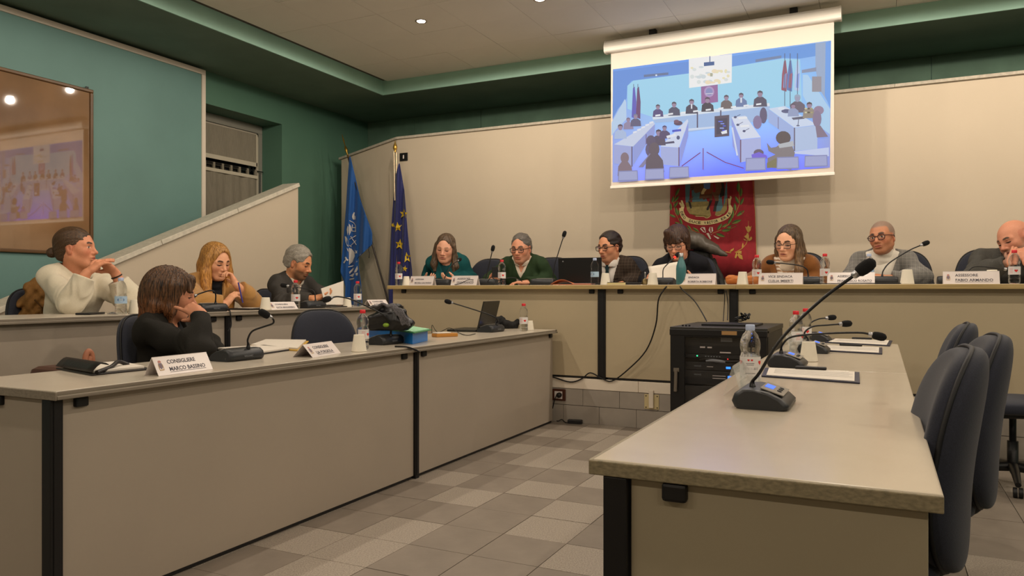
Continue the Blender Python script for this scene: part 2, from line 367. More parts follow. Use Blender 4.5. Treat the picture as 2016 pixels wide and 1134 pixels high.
# ---------------------------------------------------------------- signed-distance modelling (bodies, clothes, hair, coats)
def _axis(lo, hi, res, iv):
    out = [lo]; t = lo
    while t < hi:
        st = res
        for a, b, r in iv:
            if a - st < t < b: st = min(st, r if t >= a - r else max(r, a - t))
        t += st; out.append(t)
    return np.array(out, np.float32)
class SDF:
    def __init__(s, lo, hi, res, fine=()):
        s.ax = [_axis(lo[i], hi[i], res, [(f[0][i], f[1][i], f[2]) for f in fine]) for i in range(3)]
        s.d = np.full([len(a) for a in s.ax], 1.0, np.float32)
    def blk(s, lo, hi):
        sl = tuple(slice(max(0, np.searchsorted(s.ax[i], lo[i]) - 1), min(len(s.ax[i]), np.searchsorted(s.ax[i], hi[i]) + 1)) for i in range(3))
        return sl, (s.ax[0][sl[0]][:, None, None], s.ax[1][sl[1]][None, :, None], s.ax[2][sl[2]][None, None, :])
    def comb(s, sl, v, k, op):
        a = s.d[sl]
        if a.size == 0: return
        if op == 's': v = -v
        if op == 'u':
            r = np.minimum(a, v)
            if k > 0: h = np.maximum(k - np.abs(a - v), 0) / k; r = r - h * h * k * .25
        else:
            r = np.maximum(a, v)
            if k > 0: h = np.maximum(k - np.abs(a - v), 0) / k; r = r + h * h * k * .25
        s.d[sl] = r
    def cap(s, a, b, ra, rb=None, k=.02, op='u', flat=None, R=None):
        rb = ra if rb is None else rb; a = np.array(a, np.float32); b = np.array(b, np.float32); m = max(ra, rb) * (1.0 if flat is None else max(flat)) + max(k, .03) + .02
        sl, (X, Y, Z) = s.blk(np.minimum(a, b) - m, np.maximum(a, b) + m)
        px, py, pz = X - a[0], Y - a[1], Z - a[2]; ba = b - a; L = float(ba @ ba) + 1e-9
        t = np.clip((px * ba[0] + py * ba[1] + pz * ba[2]) / L, 0, 1)
        qx, qy, qz = px - ba[0] * t, py - ba[1] * t, pz - ba[2] * t
        if flat is not None:   # flatten the round section along local axes R (columns)
            u = [(qx * R[0, i] + qy * R[1, i] + qz * R[2, i]) / flat[i] for i in range(3)]
            v = np.sqrt(u[0] ** 2 + u[1] ** 2 + u[2] ** 2) - (ra + (rb - ra) * t); v = v * min(flat)
        else: v = np.sqrt(qx * qx + qy * qy + qz * qz) - (ra + (rb - ra) * t)
        s.comb(sl, v, k, op)
    def ell(s, c, r, R=None, k=.02, op='u'):
        c = np.array(c, np.float32); m = max(r) + max(k, .03) + .02
        sl, (X, Y, Z) = s.blk(c - m, c + m); p = (X - c[0], Y - c[1], Z - c[2])
        if R is not None: p = tuple(p[0] * R[0, i] + p[1] * R[1, i] + p[2] * R[2, i] for i in range(3))
        k0 = np.sqrt((p[0] / r[0]) ** 2 + (p[1] / r[1]) ** 2 + (p[2] / r[2]) ** 2) + 1e-6
        k1 = np.sqrt((p[0] / r[0] ** 2) ** 2 + (p[1] / r[1] ** 2) ** 2 + (p[2] / r[2] ** 2) ** 2) + 1e-6
        s.comb(sl, k0 * (k0 - 1) / k1, k, op)
    def fn(s, f, lo=None, hi=None, k=0, op='u'):
        sl, (X, Y, Z) = s.blk(lo if lo is not None else [a[0] for a in s.ax], hi if hi is not None else [a[-1] for a in s.ax])
        s.comb(sl, np.broadcast_to(f(X, Y, Z), s.d[sl].shape), k, op)
    def warp(s, f):
        X, Y, Z = s.ax[0][:, None, None], s.ax[1][None, :, None], s.ax[2][None, None, :]; s.d = s.d + f(X, Y, Z)
    def extract(s):
        d = s.d.copy(); d[0] = d[-1] = 1; d[:, 0] = d[:, -1] = 1; d[:, :, 0] = d[:, :, -1] = 1
        n = np.array(d.shape); cn = n - 1; ins = d < 0; quads = []
        acc = np.zeros((int(np.prod(cn)), 3), np.float64); cnt = np.zeros(int(np.prod(cn)), np.int32)
        def cid(i, j, k): return (i * cn[1] + j) * cn[2] + k
        for a in range(3):
            A = [slice(None)] * 3; B = [slice(None)] * 3; A[a] = slice(0, -1); B[a] = slice(1, None)
            cr = np.nonzero(ins[tuple(A)] != ins[tuple(B)]); I = [c for c in cr]
            if len(I[0]) == 0: continue
            J = [c.copy() for c in cr]; J[a] = J[a] + 1
            da = d[tuple(I)]; db = d[tuple(J)]; t = da / (da - db)
            P = np.stack([s.ax[q][I[q]].astype(np.float64) for q in range(3)], 1)
            P[:, a] += t * (s.ax[a][J[a]] - s.ax[a][I[a]])
            b, c = (a + 1) % 3, (a + 2) % 3; ids = []
            for (ob, oc) in ((0, 0), (-1, 0), (-1, -1), (0, -1)):
                K = [q.copy() for q in I]; K[b] = K[b] + ob; K[c] = K[c] + oc
                ci = cid(*K); ids.append(ci)
                for q in range(3): acc[:, q] += np.bincount(ci, P[:, q], minlength=len(cnt))
                cnt += np.bincount(ci, minlength=len(cnt)).astype(np.int32)
            qd = np.stack(ids, 1); flip = ~(da < 0); qd[flip] = qd[flip][:, ::-1]; quads.append(qd)
        if not quads: return np.zeros((0, 3)), np.zeros((0, 4), int)
        Qd = np.concatenate(quads); used = np.nonzero(cnt)[0]; mp = np.full(len(cnt), -1, np.int64); mp[used] = np.arange(len(used))
        return acc[used] / cnt[used][:, None], mp[Qd]
def relax(V, Qd, n=1, f=.5):
    for _ in range(n):
        S = np.zeros_like(V); C = np.zeros(len(V))
        for a, b in ((0, 1), (1, 2), (2, 3), (3, 0)):
            for p, q in ((a, b), (b, a)):
                for x in range(3): S[:, x] += np.bincount(Qd[:, p], V[Qd[:, q], x], minlength=len(V))
                C += np.bincount(Qd[:, p], minlength=len(V))
        V = V + f * (S / np.maximum(C, 1)[:, None] - V)
    return V
def wob(f, seed, amp):
    """cheap smooth 3D wobble"""
    g = np.random.RandomState(seed); K = g.normal(size=(5, 3)) * f; ph = g.uniform(0, 6.3, 5); w = amp / 2.2
    def h(X, Y, Z):
        v = 0
        for k, p in zip(K, ph): v = v + w * np.sin(k[0] * X + k[1] * Y + k[2] * Z + p)
        return v
    return h
# ---------------------------------------------------------------- desks
M_top = pm('grey_laminate_top', 'bdb3a3', .24, noise=(9, .02), spec=.5)
M_topw = pm('pale_laminate_top', 'c8bdaa', .19, noise=(9, .02), spec=.8)
M_edge = pm('brown_wood_edge', '857a60', .5, noise=(14, .28), stretch=(.35, 6, 14))
M_edgey = pm('yellow_wood_edge', 'b59c68', .5, noise=(20, .16), stretch=(.3, 4, 8))
M_edgeg = pm('grey_wood_edge', '82786a', .5, noise=(14, .18), stretch=(.35, 6, 12))
M_panel = pm('beige_laminate_panel', 'a5998a', .5, noise=(2.2, .03))
M_panelh = pm('pale_beige_panel', 'b8a98c', .5, noise=(2.2, .03))
M_panelg = pm('olive_beige_panel', '9d927a', .5, noise=(2.2, .03))
def desk(label, loc, rotz, L, D, top, edge, panel, posts=(0,), ends=(), clips=(), zt=.72, th=.028, endpost=.026, group='council desks', y0=.035, edge_steps=1):
    t = thing('council_desk', label, 'desk', loc, rotz, group)
    wt = MB().box((.001, 0, zt - th), (L - .001, D, zt)).build('worktop', top, t, bevel=.003)
    h = th / edge_steps
    for q in range(edge_steps):
        MB().box((.0, -.008 + .006 * (edge_steps - 1 - q), zt - h * (q + 1) + .001), (L, .0, zt - h * q - .0015)).build('edge_band', edge, wt, bevel=.002)
    for e in (0, 1):
        if e in ends: MB().box((-.006 if e == 0 else L - .001, -.006, zt - th), (.001 if e == 0 else L + .006, D, zt - .0015)).build('edge_band', edge, wt, bevel=.002)
    xa = .018 + (.012 if 0 in posts else 0); xb = L - .018 - (.012 if 1 in posts else 0)
    MB().box((xa if 0 in posts or 0 in ends else .003, y0, .016), (xb if 1 in posts or 1 in ends else L - .003, y0 + .018, zt - th)).build('front_panel', panel, t, bevel=.002)
    MB().box((.02, y0 + .002, .004), (L - .02, y0 + .016, .016)).build('gap_strip', M_black, t)  # black strip standing in for the shaded gap under the panel
    for e in posts:
        x = endpost / 2 + .002 if e == 0 else L - endpost / 2 - .002
        MB().box((x - endpost / 2 - .005, y0 - .014, .0), (x + endpost / 2 + .005, y0 + .03, zt - th - .001)).box((x - endpost / 2 + .004, y0 - .017, .02), (x + endpost / 2 - .004, y0 - .013, zt - th - .001)).build('post', M_black, t, bevel=.003)
    for e in ends:
        x0, x1 = (.012, .03) if e == 0 else (L - .03, L - .012)
        MB().box((x0, y0 + .034, .016), (x1, D - .02, zt - th - .004)).build('end_panel', panel, t, bevel=.002)
        MB().box((x0 + .002, D - .03, .0), (x1 - .002, D - .02, zt - th - .003)).build('rear_edge', edge, t)
    for (cx, cy, ax) in clips:
        if ax == 'f': MB().box((cx - .022, y0 - .016, zt - th - .034), (cx + .022, y0 + .004, zt - th - .001)).build('clip', M_black, t, bevel=.006)
        else:
            xq = .0 if cx == 0 else L - .03
            MB().box((xq - .004, cy - .022, zt - th - .034), (xq + .034, cy + .022, zt - th - .001)).build('clip', M_black, t, bevel=.006)
    for xq in ((.05,) if 0 not in posts else ()) + ((L - .05,) if 1 not in posts else ()):
        MB().box((xq - .02, D - .1, 0), (xq + .02, D - .06, zt - th)).build('leg', M_black, t, bevel=.003)
    return t
Q = math.pi / 2
R1X, R1D = -2.25, .57
yA = onX(110, 780, R1X).y
desk('beige desk nearest the left edge of the picture, nameplate on it', (R1X, yA, 0), Q, 3.465 - yA, R1D, M_top, M_edgeg, M_panel, posts=(0,), ends=(0,), clips=((.10, 0, 'f'), (3.465 - yA - .10, 0, 'f'), (0, .30, 'e')), endpost=.03, edge_steps=2)
desk('beige front-row desk holding the open laptop and blue folder', (R1X, 3.465, 0), Q, 5.40 - 3.465, R1D, M_top, M_edgeg, M_panel, posts=(0,), clips=((.09, 0, 'f'), (1.88, 0, 'f')), edge_steps=2)
R2X = -3.70
desk('raised rear-row desk where the man in the white sweater sits', (R2X, 1.57, P2Z), Q, 3.51 - 1.57, .57, M_top, M_edgeg, M_panel, posts=(), clips=((1.84, 0, 'f'),), edge_steps=2)
desk('raised rear-row desk shared by the blonde woman and grey-haired man', (R2X, 3.51, P2Z), Q, 5.45 - 3.51, .57, M_top, M_edgeg, M_panel, posts=(0,), clips=((.11, 0, 'f'),), edge_steps=2)
RDX = -.475
desk('long pale desk in the right foreground', (RDX, 3.14, 0), -Q, 3.14 - 1.31, .56, M_topw, M_edge, M_panelg, posts=(1,), ends=(1,), clips=((1, .15, 'e'),), endpost=.03)
desk('pale desk behind the right foreground desk, two clipboards on it', (RDX, 4.80, 0), -Q, 4.80 - 3.14, .56, M_topw, M_edge, M_panelg, posts=(1,), clips=())
HTY, HTZ = 5.40, DZ + .718
hd = dict(top=M_topw, edge=M_edgey, panel=M_panelh, zt=.718, D=.62, y0=.075)
desk('head table section on the dais below the man in green sweater', (-3.83, HTY, DZ), 0, 1.947, posts=(1,), clips=((.12, 0, 'f'), (1.84, 0, 'f')), endpost=.05, th=.032, **hd)
desk('short middle section of the head table, below the red banner', (-1.883, HTY, DZ), 0, .977, posts=(1,), clips=((.12, 0, 'f'), (.86, 0, 'f')), endpost=.05, th=.032, **hd)
desk('right section of the head table, three nameplates on it', (-.906, HTY, DZ), 0, 2.1, posts=(), clips=((.1, 0, 'f'),), endpost=.05, th=.032, **hd)

# ---------------------------------------------------------------- office chairs
M_fab = pm('dark_blue_grey_fabric', '232632', .9, noise=(260, .18), bump=(420, .12), sheen=.12)
M_fabb = pm('near_black_fabric', '1c1c22', .9, noise=(260, .18), bump=(420, .12), sheen=.3)
M_pipe = pm('black_piping', '0d0d10', .6)
M_plast = pm('black_plastic', '131315', .45)
def spow(a, p): return math.copysign(abs(a) ** p, a)
def pillow(c, r, eo, et, bend, nu=44, nv=14, half=None, taper=0.0):
    """upholstered pad: outline superellipse in x,z; thickness y; bend(x,z)->dy"""
    b = MB()
    def fn(u, v):
        an = 2 * math.pi * u; t = math.pi * (v - .5)
        if half == 1: t = math.pi / 2 * v * .999
        if half == -1: t = -math.pi / 2 * (1 - v) * .999
        k = spow(math.cos(t), et); x = r[0] * spow(math.cos(an), eo) * k; z = r[2] * spow(math.sin(an), eo) * k
        x *= 1 - taper * (z / r[2]) * .5 - taper * .25 * (z / r[2]) ** 2
        y = r[1] * spow(math.sin(t), et)
        return (c[0] + x, c[1] + y + bend(x, z), c[2] + z)
    b.grid(fn, nu, nv); return b
def chair_proto(fab, label, cat='chair'):
    t = thing('office_chair', label, cat)
    bend = lambda x, z: .9 * x * x - .55 * (z + .03) ** 2 * (1 if z < 0 else .55) - .10 * z
    c = (0, -.245, .70); r = (.225, .048, .255)
    pillow(c, r, .62, .55, bend, half=1, taper=.16).build('backrest', fab, t)
    bs = pillow((c[0], c[1] - .004, c[2]), (r[0] + .004, .055, r[2] + .004), .62, .6, bend, half=-1, taper=.16).build('back_shell', fab, t)
    pts = []
    for k in range(57):
        an = 2 * math.pi * k / 56; x = r[0] * spow(math.cos(an), .62); z = r[2] * spow(math.sin(an), .62)
        x *= 1 - .16 * (z / r[2]) * .5 - .16 * .25 * (z / r[2]) ** 2
        pts.append((c[0] + x * 1.012, c[1] + bend(x, z) - .002, c[2] + z * 1.012))
    MB().tube(pts, .006, 6, caps=False).build('piping', M_pipe, t)
    b = pillow((0, 0, 0), (.235, .04, .23), .55, .5, lambda x, z: .0)
    b.v = [(p[0], p[2] + .0, p[1] + .455) for p in b.v]; b.f = [f[::-1] for f in b.f]
    b.build('seat', fab, t)
    MB().tube(bez([(0, -.05, .40), (0, -.17, .395), (0, -.245, .43), (0, -.275, .52), (0, -.27, .60)], 20), .018, 8).build('back_bar', M_plast, t)
    MB().box((-.09, -.12, .385), (.09, .1, .415)).build('mechanism', M_plast, t, bevel=.01)
    MB().lathe([(.028, .10), (.028, .25), (.018, .25), (.018, .39)], 14).build('column', M_plast, t)
    bb = MB()
    for k in range(5):
        an = 2 * math.pi * k / 5 + .3; d = Vector((math.cos(an), math.sin(an), 0))
        bb.tube([Vector((0, 0, .11)), d * .16 + Vector((0, 0, .10)), d * .29 + Vector((0, 0, .068))], [.03, .022, .015], 8)
    bb.build('base', M_plast, t)
    for k in range(5):
        an = 2 * math.pi * k / 5 + .3; d = Vector((math.cos(an), math.sin(an), 0)) * .285; n = Vector((-math.sin(an), math.cos(an), 0))
        MB().tube([d + n * .022 + Vector((0, 0, .027)), d + n * .004 + Vector((0, 0, .027))], .027, 14).tube([d - n * .022 + Vector((0, 0, .027)), d - n * .004 + Vector((0, 0, .027))], .027, 14).build('caster', M_plast, t)
    return t
def chair_at(proto, x, y, z, face, label, first=[True], group='office chairs'):
    """face: direction in degrees (0 = +x, 90 = +y) the sitter looks"""
    return dup(proto, (x, y, z), math.radians(face - 90), label, group)
chA = chair_proto(M_fab, 'dark blue fabric office chair, nearest of three along the right desk', 'chair')
chA['group'] = 'office chairs'; chA.location = (-.10, 1.97, 0); chA.rotation_euler.z = math.radians(180 - 90 + 2); chA.scale = (.94,) * 3
chair_at(chA, .02, 2.55, 0, 183, 'dark blue fabric office chair, tallest-looking middle one of three along the right desk')
chair_at(chA, .02, 3.38, 0, 178, 'dark blue fabric office chair, farthest of three along the right desk')
chair_at(chA, .62, 4.72, 0, 196, 'dark office chair cut off by the right edge of the picture')
chair_at(chA, -2.93, 3.62, 0, -28, 'empty dark office chair at the front-row desk beside the blue folder')
# ---------------------------------------------------------------- helpers for things on tables
def ptY(x, Y, z): r = ray(x, HY); t = Y / r.y; return Vector((r.x * t, Y, z))
def ptX(x, X, z): r = ray(x, HY); t = X / r.x; return Vector((X, r.y * t, z))
Z1 = .7205; Z2 = P2Z + .7205; ZH = HTZ + .0005
# ---------------------------------------------------------------- conference microphones
M_mic = pm('charcoal_plastic', '26282b', .42, noise=(300, .06))
M_micl = pm('grey_button_panel', '8b867d', .3)
M_foam = pm('black_foam', '0b0b0c', .95, bump=(900, .4))
M_goose = pm('black_gooseneck', '111113', .38)
M_led = pm('blue_display', '1b3a80', .3, emit='3a78ff', estr=1.3)
M_redled = pm('red_light_ring', 'a01010', .3, emit='ff2418', estr=4)
M_silver = pm('silver', 'a8a8aa', .3, metal=.9)
M_inkw = pm('pale_grey_print', '7c7f83', .5)
def mic(label, base, user, goose, dd=0.0, lit=False, logo=True, group='conference microphones'):
    """base: point on the table; user: direction (deg) towards the speaker; goose: photo pixels from base to mic tip"""
    rz_ = math.radians(user - 90)
    t = thing('conference_microphone', label, 'microphone', base, rz_, group)
    prof = [(-.066, .004), (-.073, .018), (-.066, .038), (-.048, .050), (-.02, .052), (.02, .044), (.055, .028), (.07, .014), (.07, .004), (.06, 0), (-.058, 0)]
    b = MB(); n = len(prof); sect = [(-.1, .80, 0), (-.094, .95, 0), (-.08, 1, 0), (.08, 1, 0), (.094, .95, 0), (.1, .80, 0)]
    for (x, k, _) in sect: b.v += [(x, y * k, z * (k * .5 + .5) if z > .004 else z) for y, z in prof]
    for i in range(len(sect) - 1):
        for j in range(n): b.f.append((i * n + j, i * n + (j + 1) % n, (i + 1) * n + (j + 1) % n, (i + 1) * n + j)); b.mi.append(0); b.sm.append(True)
    b.f.append(tuple(range(n))[::-1]); b.f.append(tuple((len(sect) - 1) * n + j for j in range(n))); b.mi += [0, 0]; b.sm += [False, False]
    b.build('base', M_mic, t)
    sl = math.atan2(-.008, .04)
    Mx = Matrix.Translation((0, .02, .0455)) @ Matrix.Rotation(-.31, 4, 'X')
    pl = MB().box((-.07, -.024, -.001), (.07, .036, .0022), Mx).build('button_panel', M_micl, t, bevel=.001)
    MB().box((-.03, -.018, .002), (.03, .004, .0032), Mx).build('display', M_led, pl)
    for k in (-1, 0, 1): MB().lathe([(.006, .002), (.006, .0045), (.004, .005)], 10, Mx @ Matrix.Translation((k * .03, .02, 0))).build('button', M_mic, pl)
    if logo: text_obj('logo', 'VISSONIC', .012, M_inkw, t, Matrix.Translation((.025, -.0735, .018)) @ Matrix.Rotation(math.pi, 4, 'Z') @ Matrix.Rotation(math.pi / 2 - .0, 4, 'X') @ Matrix.Rotation(math.pi, 4, 'Y') if False else Matrix.Translation((-.028, -.0745, .016)) @ Matrix.Rotation(math.pi / 2, 4, 'X'))
    inv = (Matrix.Translation(base) @ Matrix.Rotation(rz_, 4, 'Z')).inverted()
    d0 = depth(base); g0 = Vector((.0, -.045, .045))
    n = len(goose); P = []
    for i, (x, y) in enumerate(goose): P.append(inv @ at(x, y, d0 + dd * (i + 1) / n))
    # neck leaves the top of the unit
    start = Vector((max(-.085, min(.085, P[0].x)), max(-.05, min(.03, P[0].y)), .046))
    pts = bez([start, start + Vector((0, 0, .02))] + P[1:-1] + [P[-1]], 44)
    L = len(pts); rad = [.0085 if i < 3 else (.0085 + (.0042 - .0085) * min(1, (i - 3) / 6)) for i in range(L)]
    MB().tube(pts, rad, 8).build('gooseneck', M_goose, t)
    tip = pts[-1]; dv_ = (pts[-1] - pts[-3]).normalized()
    Mh = Matrix.Translation(tip) @ dv_.to_track_quat('Z', 'Y').to_matrix().to_4x4()
    MB().lathe([(.006, -.012), (.0095, -.008), (.010, .004)], 12, Mh).build('collar', M_redled if lit else M_silver, t)
    MB().lathe([(.0095, .002), (.0145, .008), (.0165, .02), (.0165, .036), (.0135, .047), (.006, .053), (.0005, .0545)], 14, Mh).build('windscreen', M_foam, t)
    return t
mic('large microphone in the right foreground, long neck leaning right', onZ(1506, 797, Z1), 0, [(1482, 770), (1496, 733), (1540, 665), (1615, 592), (1686, 539)], -.12)
mic('microphone with a low horizontal neck beside the clipboard nearest us', onZ(1551, 720, Z1), 0, [(1538, 697), (1541, 678), (1560, 663), (1620, 657), (1690, 655), (1716, 659)], -.1)
mic('microphone half hidden behind the white cup on the right desk', onZ(1603, 693, Z1), 0, [(1590, 682), (1584, 655), (1600, 643), (1630, 640), (1656, 638)], 0)
mic('farthest microphone on the right desk, by the head table', onZ(1611, 671, Z1), 0, [(1592, 656), (1596, 636), (1612, 628), (1629, 626)], 0)
mic('microphone behind the nameplate on the nearest left desk, neck curled back', onZ(466, 708, Z1), 180, [(490, 692), (488, 668), (497, 652), (520, 643), (537, 637), (538, 629), (531, 624)], -.05)
mic('microphone in front of the blue folder, long neck leaning left', onZ(757, 677, Z1), 180, [(773, 662), (769, 640), (755, 620), (720, 602), (690, 589), (665, 584), (651, 587)], -.25)
mic('microphone in front of the open laptop on the front-row desk', onZ(966, 653, Z1), 180, [(981, 645), (980, 630), (970, 622), (944, 613), (909, 602), (889, 596)], -.15)
mic('microphone in front of the blonde woman, neck leaning left', ptX(411, R2X - .09, Z2), 180, [(427, 592), (424, 578), (415, 572), (396, 577), (384, 582)], -.1)
mic('microphone in front of the grey-haired man reading', ptX(612, R2X - .09, Z2), 180, [(621, 587), (618, 574), (605, 569), (580, 565), (566, 563)], .0)
HY0 = HTY + .175
def hmic(label, x, goose, dd=0, **k): return mic(label, ptY(x, HY0 + k.pop('dy', 0), ZH), 90, goose, dd, logo=False, **k)
hmic('head table microphone in front of the woman in teal', 870, [(884, 549), (884, 530), (892, 520), (902, 513)], .35)
hmic('head table microphone between the woman in teal and man in green', 960, [(957, 548), (962, 525), (966, 508), (969, 495)])
hmic('tall head table microphone left of the black laptop', 1072, [(1089, 550), (1092, 522), (1101, 492), (1109, 467)])
hmic('head table microphone with a glowing red ring in front of the reading woman', 1303, [(1305, 546), (1306, 530), (1314, 520), (1329, 506)], .1, lit=True)
hmic('head table microphone in front of the woman in brown jacket, neck leaning left', 1589, [(1591, 550), (1588, 530), (1575, 523), (1545, 519), (1524, 517)])
hmic('head table microphone in front of the man in white turtleneck, neck leaning right', 1735, [(1737, 548), (1740, 531), (1753, 516), (1790, 493), (1815, 482)])
hmic('head table microphone in front of the bald man at the right edge', 1880, [(1904, 549), (1907, 533), (1920, 525), (1955, 527), (1980, 530)], dy=.0)

# ---------------------------------------------------------------- bottles, cups
def pet():
    m = bpy.data.materials.new('clear_plastic_water'); m.use_nodes = True; nt = m.node_tree; b = nt.nodes['Principled BSDF']
    b.inputs['Base Color'].default_value = (.93, .96, 1, 1); b.inputs['Roughness'].default_value = .04; b.inputs['Transmission Weight'].default_value = 1; b.inputs['IOR'].default_value = 1.26
    tr = nt.nodes.new('ShaderNodeBsdfTransparent'); tr.inputs[0].default_value = (.97, .98, 1, 1)
    mx = nt.nodes.new('ShaderNodeMixShader'); mx.inputs[0].default_value = .5
    nt.links.new(tr.outputs[0], mx.inputs[1]); nt.links.new(b.outputs[0], mx.inputs[2]); nt.links.new(mx.outputs[0], nt.nodes['Material Output'].inputs['Surface'])
    return m
M_pet = pet()
M_capr = pm('red_cap', 'd0202c', .4); M_capb = pm('pale_blue_cap', 'aebbd8', .4)
M_labw = pm('white_label', 'dcd8d6', .5); M_labb = pm('pale_blue_label', 'a9c4dc', .5); M_redp = pm('red_print', 'd8302c', .5); M_bluep = pm('blue_print', '1d4e92', .5); M_txt = pm('dark_print', '3a3a44', .5)
BP = [(.0005, .004), (.024, 0), (.031, .006), (.0318, .03), (.0302, .034), (.0318, .038), (.0318, .05), (.0302, .054), (.0315, .058), (.0318, .105), (.0288, .116), (.0288, .122), (.0318, .132), (.0322, .146), (.030, .160), (.0235, .176), (.0145, .187), (.012, .190), (.012, .197)]
def heart(r, a0, z0, s, n=14):
    pts = []
    for k in range(n):
        t = 2 * math.pi * k / n; hx = 16 * math.sin(t) ** 3; hy = 13 * math.cos(t) - 5 * math.cos(2 * t) - 2 * math.cos(3 * t) - math.cos(4 * t)
        a = a0 + hx / 17 * s / r; pts.append((r * math.cos(a), r * math.sin(a), z0 + hy / 17 * s))
    return pts
def bottle(label, loc, kind='red', face=-90, h=1.0):
    t = thing('water_bottle', label, 'bottle', loc, 0, 'plastic water bottles'); t.scale = (h, h, h)
    MB().lathe(BP, 24).build('body', M_pet, t)
    MB().lathe([(.0145, .190), (.0148, .192), (.0148, .206), (.013, .2085), (.0005, .2088)], 20).build('cap', M_capr if kind == 'red' else M_capb, t)
    fa = math.radians(face)
    if kind == 'blue':
        lb = MB().lathe([(.0324, .062), (.0324, .102)], 28).build('label', M_labb, t)
        b = MB()
        pts = [(.0328 * math.cos(fa + .55 * math.cos(k * .5236)), .0328 * math.sin(fa + .55 * math.cos(k * .5236)), .082 + .013 * math.sin(k * .5236)) for k in range(12)]
        b.add(pts, [tuple(range(12))]); b.build('emblem', M_bluep, lb)
        me = text_mesh('eva', .016, 'CENTER'); 
        for v in me.vertices: a = fa + v.co.x / .033; v.co = (.0332 * math.cos(a), .0332 * math.sin(a), .079 + v.co.y)
        me.materials.clear(); me.materials.append(M_labw); o = bpy.data.objects.new('lettering', me); COL.objects.link(o); o.parent = lb
    else:
        b = MB(); n = 20
        for k in range(n + 1):
            a = fa - 1.5 + 3.0 * k / n; b.v += [(.0324 * math.cos(a), .0324 * math.sin(a), .056 if kind != 'red2' else .046), (.0324 * math.cos(a), .0324 * math.sin(a), .106)]
        for k in range(n): b.f.append((2 * k, 2 * k + 2, 2 * k + 3, 2 * k + 1)); b.mi.append(0); b.sm.append(True)
        lb = b.build('label', M_labw, t)
        hb = MB()
        if kind == 'red2' :
            for a_, z_, s_ in ((-.16, .096, .0042), (.16, .096, .0042), (-1.1, .088, .009), (1.1, .088, .009)): hb.add(heart(.0328, fa + a_, z_, s_), [tuple(range(14))])
        else: hb.add(heart(.0328, fa + .3, .08, .011), [tuple(range(14))])
        hb.build('heart_print', M_redp, lb)
        tb = MB()
        for q in range(5):
            z_ = (.053, .066, .070, .080, .085)[q] if kind == 'red2' else .066 + q * .007; w_ = (.5, .75, .75, .35, .4)[q] if kind == 'red2' else .3
            aa = fa + (0 if kind == 'red2' else -.55)
            p = []
            for k in range(6): a = aa - w_ + 2 * w_ * k / 5; p.append((.0327 * math.cos(a), .0327 * math.sin(a), z_))
            p2 = [(x, y, z + .0013) for x, y, z in p][::-1]; tb.add(p + p2, [tuple(range(12))])
        tb.build('small_print', M_txt if kind == 'red2' else M_redp, lb)
    return t
def toward(p): return math.degrees(math.atan2(-p[1], -p[0]))
def bt(label, p, kind='red', h=1.0, off=0): return bottle(label, p, kind, toward(p) + off, h)
p = onZ(1477, 766, Z1); b0 = bt('large bottle with red hearts on its label, right foreground', p, 'red2', .96); b0.name = 'water_bottle'
for ch in ALLCH(b0):
    if ch.name.startswith('cap'): ch.data.materials[0] = M_capb
bt('red-capped bottle on the right desk, nearer of the overlapping pair', onZ(1567, 694, Z1), 'red', .98, 50)
bt('red-capped bottle on the right desk, farther of the overlapping pair', onZ(1586, 680, Z1), 'red', .98, 0)
bt('red-capped bottle beside the white cup at the blue folder', onZ(714, 688, Z1), 'red', .98, 40)
bt('red-capped bottle at the far end of the front-row desk', onZ(1031, 652, Z1), 'red', .98)
bt('bottle with round blue label before the man in white sweater', ptX(238, R2X - .10, Z2), 'blue', .98)
bt('red-capped bottle in front of the grey-haired man reading', ptX(582, R2X - .07, Z2), 'red', .98)
bt('red-capped bottle at the far end of the rear-row desk, before the blue flag', ptX(704, R2X - .12, Z2), 'red', .98)
bt('red-capped bottle at the left end of the head table', ptY(785, HTY + .08, ZH), 'red', .98)
bt('red-capped bottle in front of the man in green sweater', ptY(988, HTY + .05, ZH), 'red', .98)
bt('pale-capped bottle in front of the man in plaid jacket and tie', ptY(1171, HTY + .06, ZH), 'blue', .98, -40)
bt('red-capped bottle beside the red banner, left of the woman in brown', ptY(1490, HTY + .06, ZH), 'red', .98)
bt('red-capped bottle right of the woman in brown jacket', ptY(1624, HTY + .06, ZH), 'red', .98)
bt('pale-capped bottle before the man in white turtleneck', ptY(1711, HTY + .30, ZH), 'blue', 1.0)
bt('red-capped bottle in front of the bald man', ptY(1997, HTY + .05, ZH), 'red', .98)
M_cup = pm('white_paper_cup', 'ded6c4', .6)
def cup(label, p, s=1.0):
    t = thing('paper_cup', label, 'cup', p, 0, 'upturned paper cups'); t.scale = (s, s, s)
    MB().lathe([(.036, .002), (.0375, 0), (.0385, .002), (.0375, .004), (.0265, .082), (.0255, .084), (.0250, .081)], 24).build('wall', M_cup, t)
    MB().lathe([(.0005, .0815), (.0252, .0815)], 24).build('bottom', M_cup, t)
cup('upturned white cup beside the microphones on the right desk', onZ(1592, 711, Z1))
cup('upturned white cup beside the blue folder on the front-row desk', onZ(707, 692, Z1))
cup('upturned white cup at the far end of the front-row desk', onZ(1043, 650, Z1), .85)
cup('upturned white cup behind the dark-haired woman, on the rear desk', ptX(266, R2X - .12, Z2), .95)
cup('upturned white cup right of the blonde woman', ptX(523, R2X - .055, Z2))
cup('upturned white cup before the blue flag', ptX(684, R2X - .08, Z2), .9)
cup('upturned white cup at the left end of the head table', ptY(800, HTY + .14, ZH), .95)
cup('upturned white cup below the tie of the man in plaid', ptY(1192, HTY + .055, ZH), 1.05)
cup('upturned white cup left of the reading woman', ptY(1285, HTY + .055, ZH), 1.05)
cup('upturned white cup below the red banner', ptY(1462, HTY + .05, ZH), 1.05)
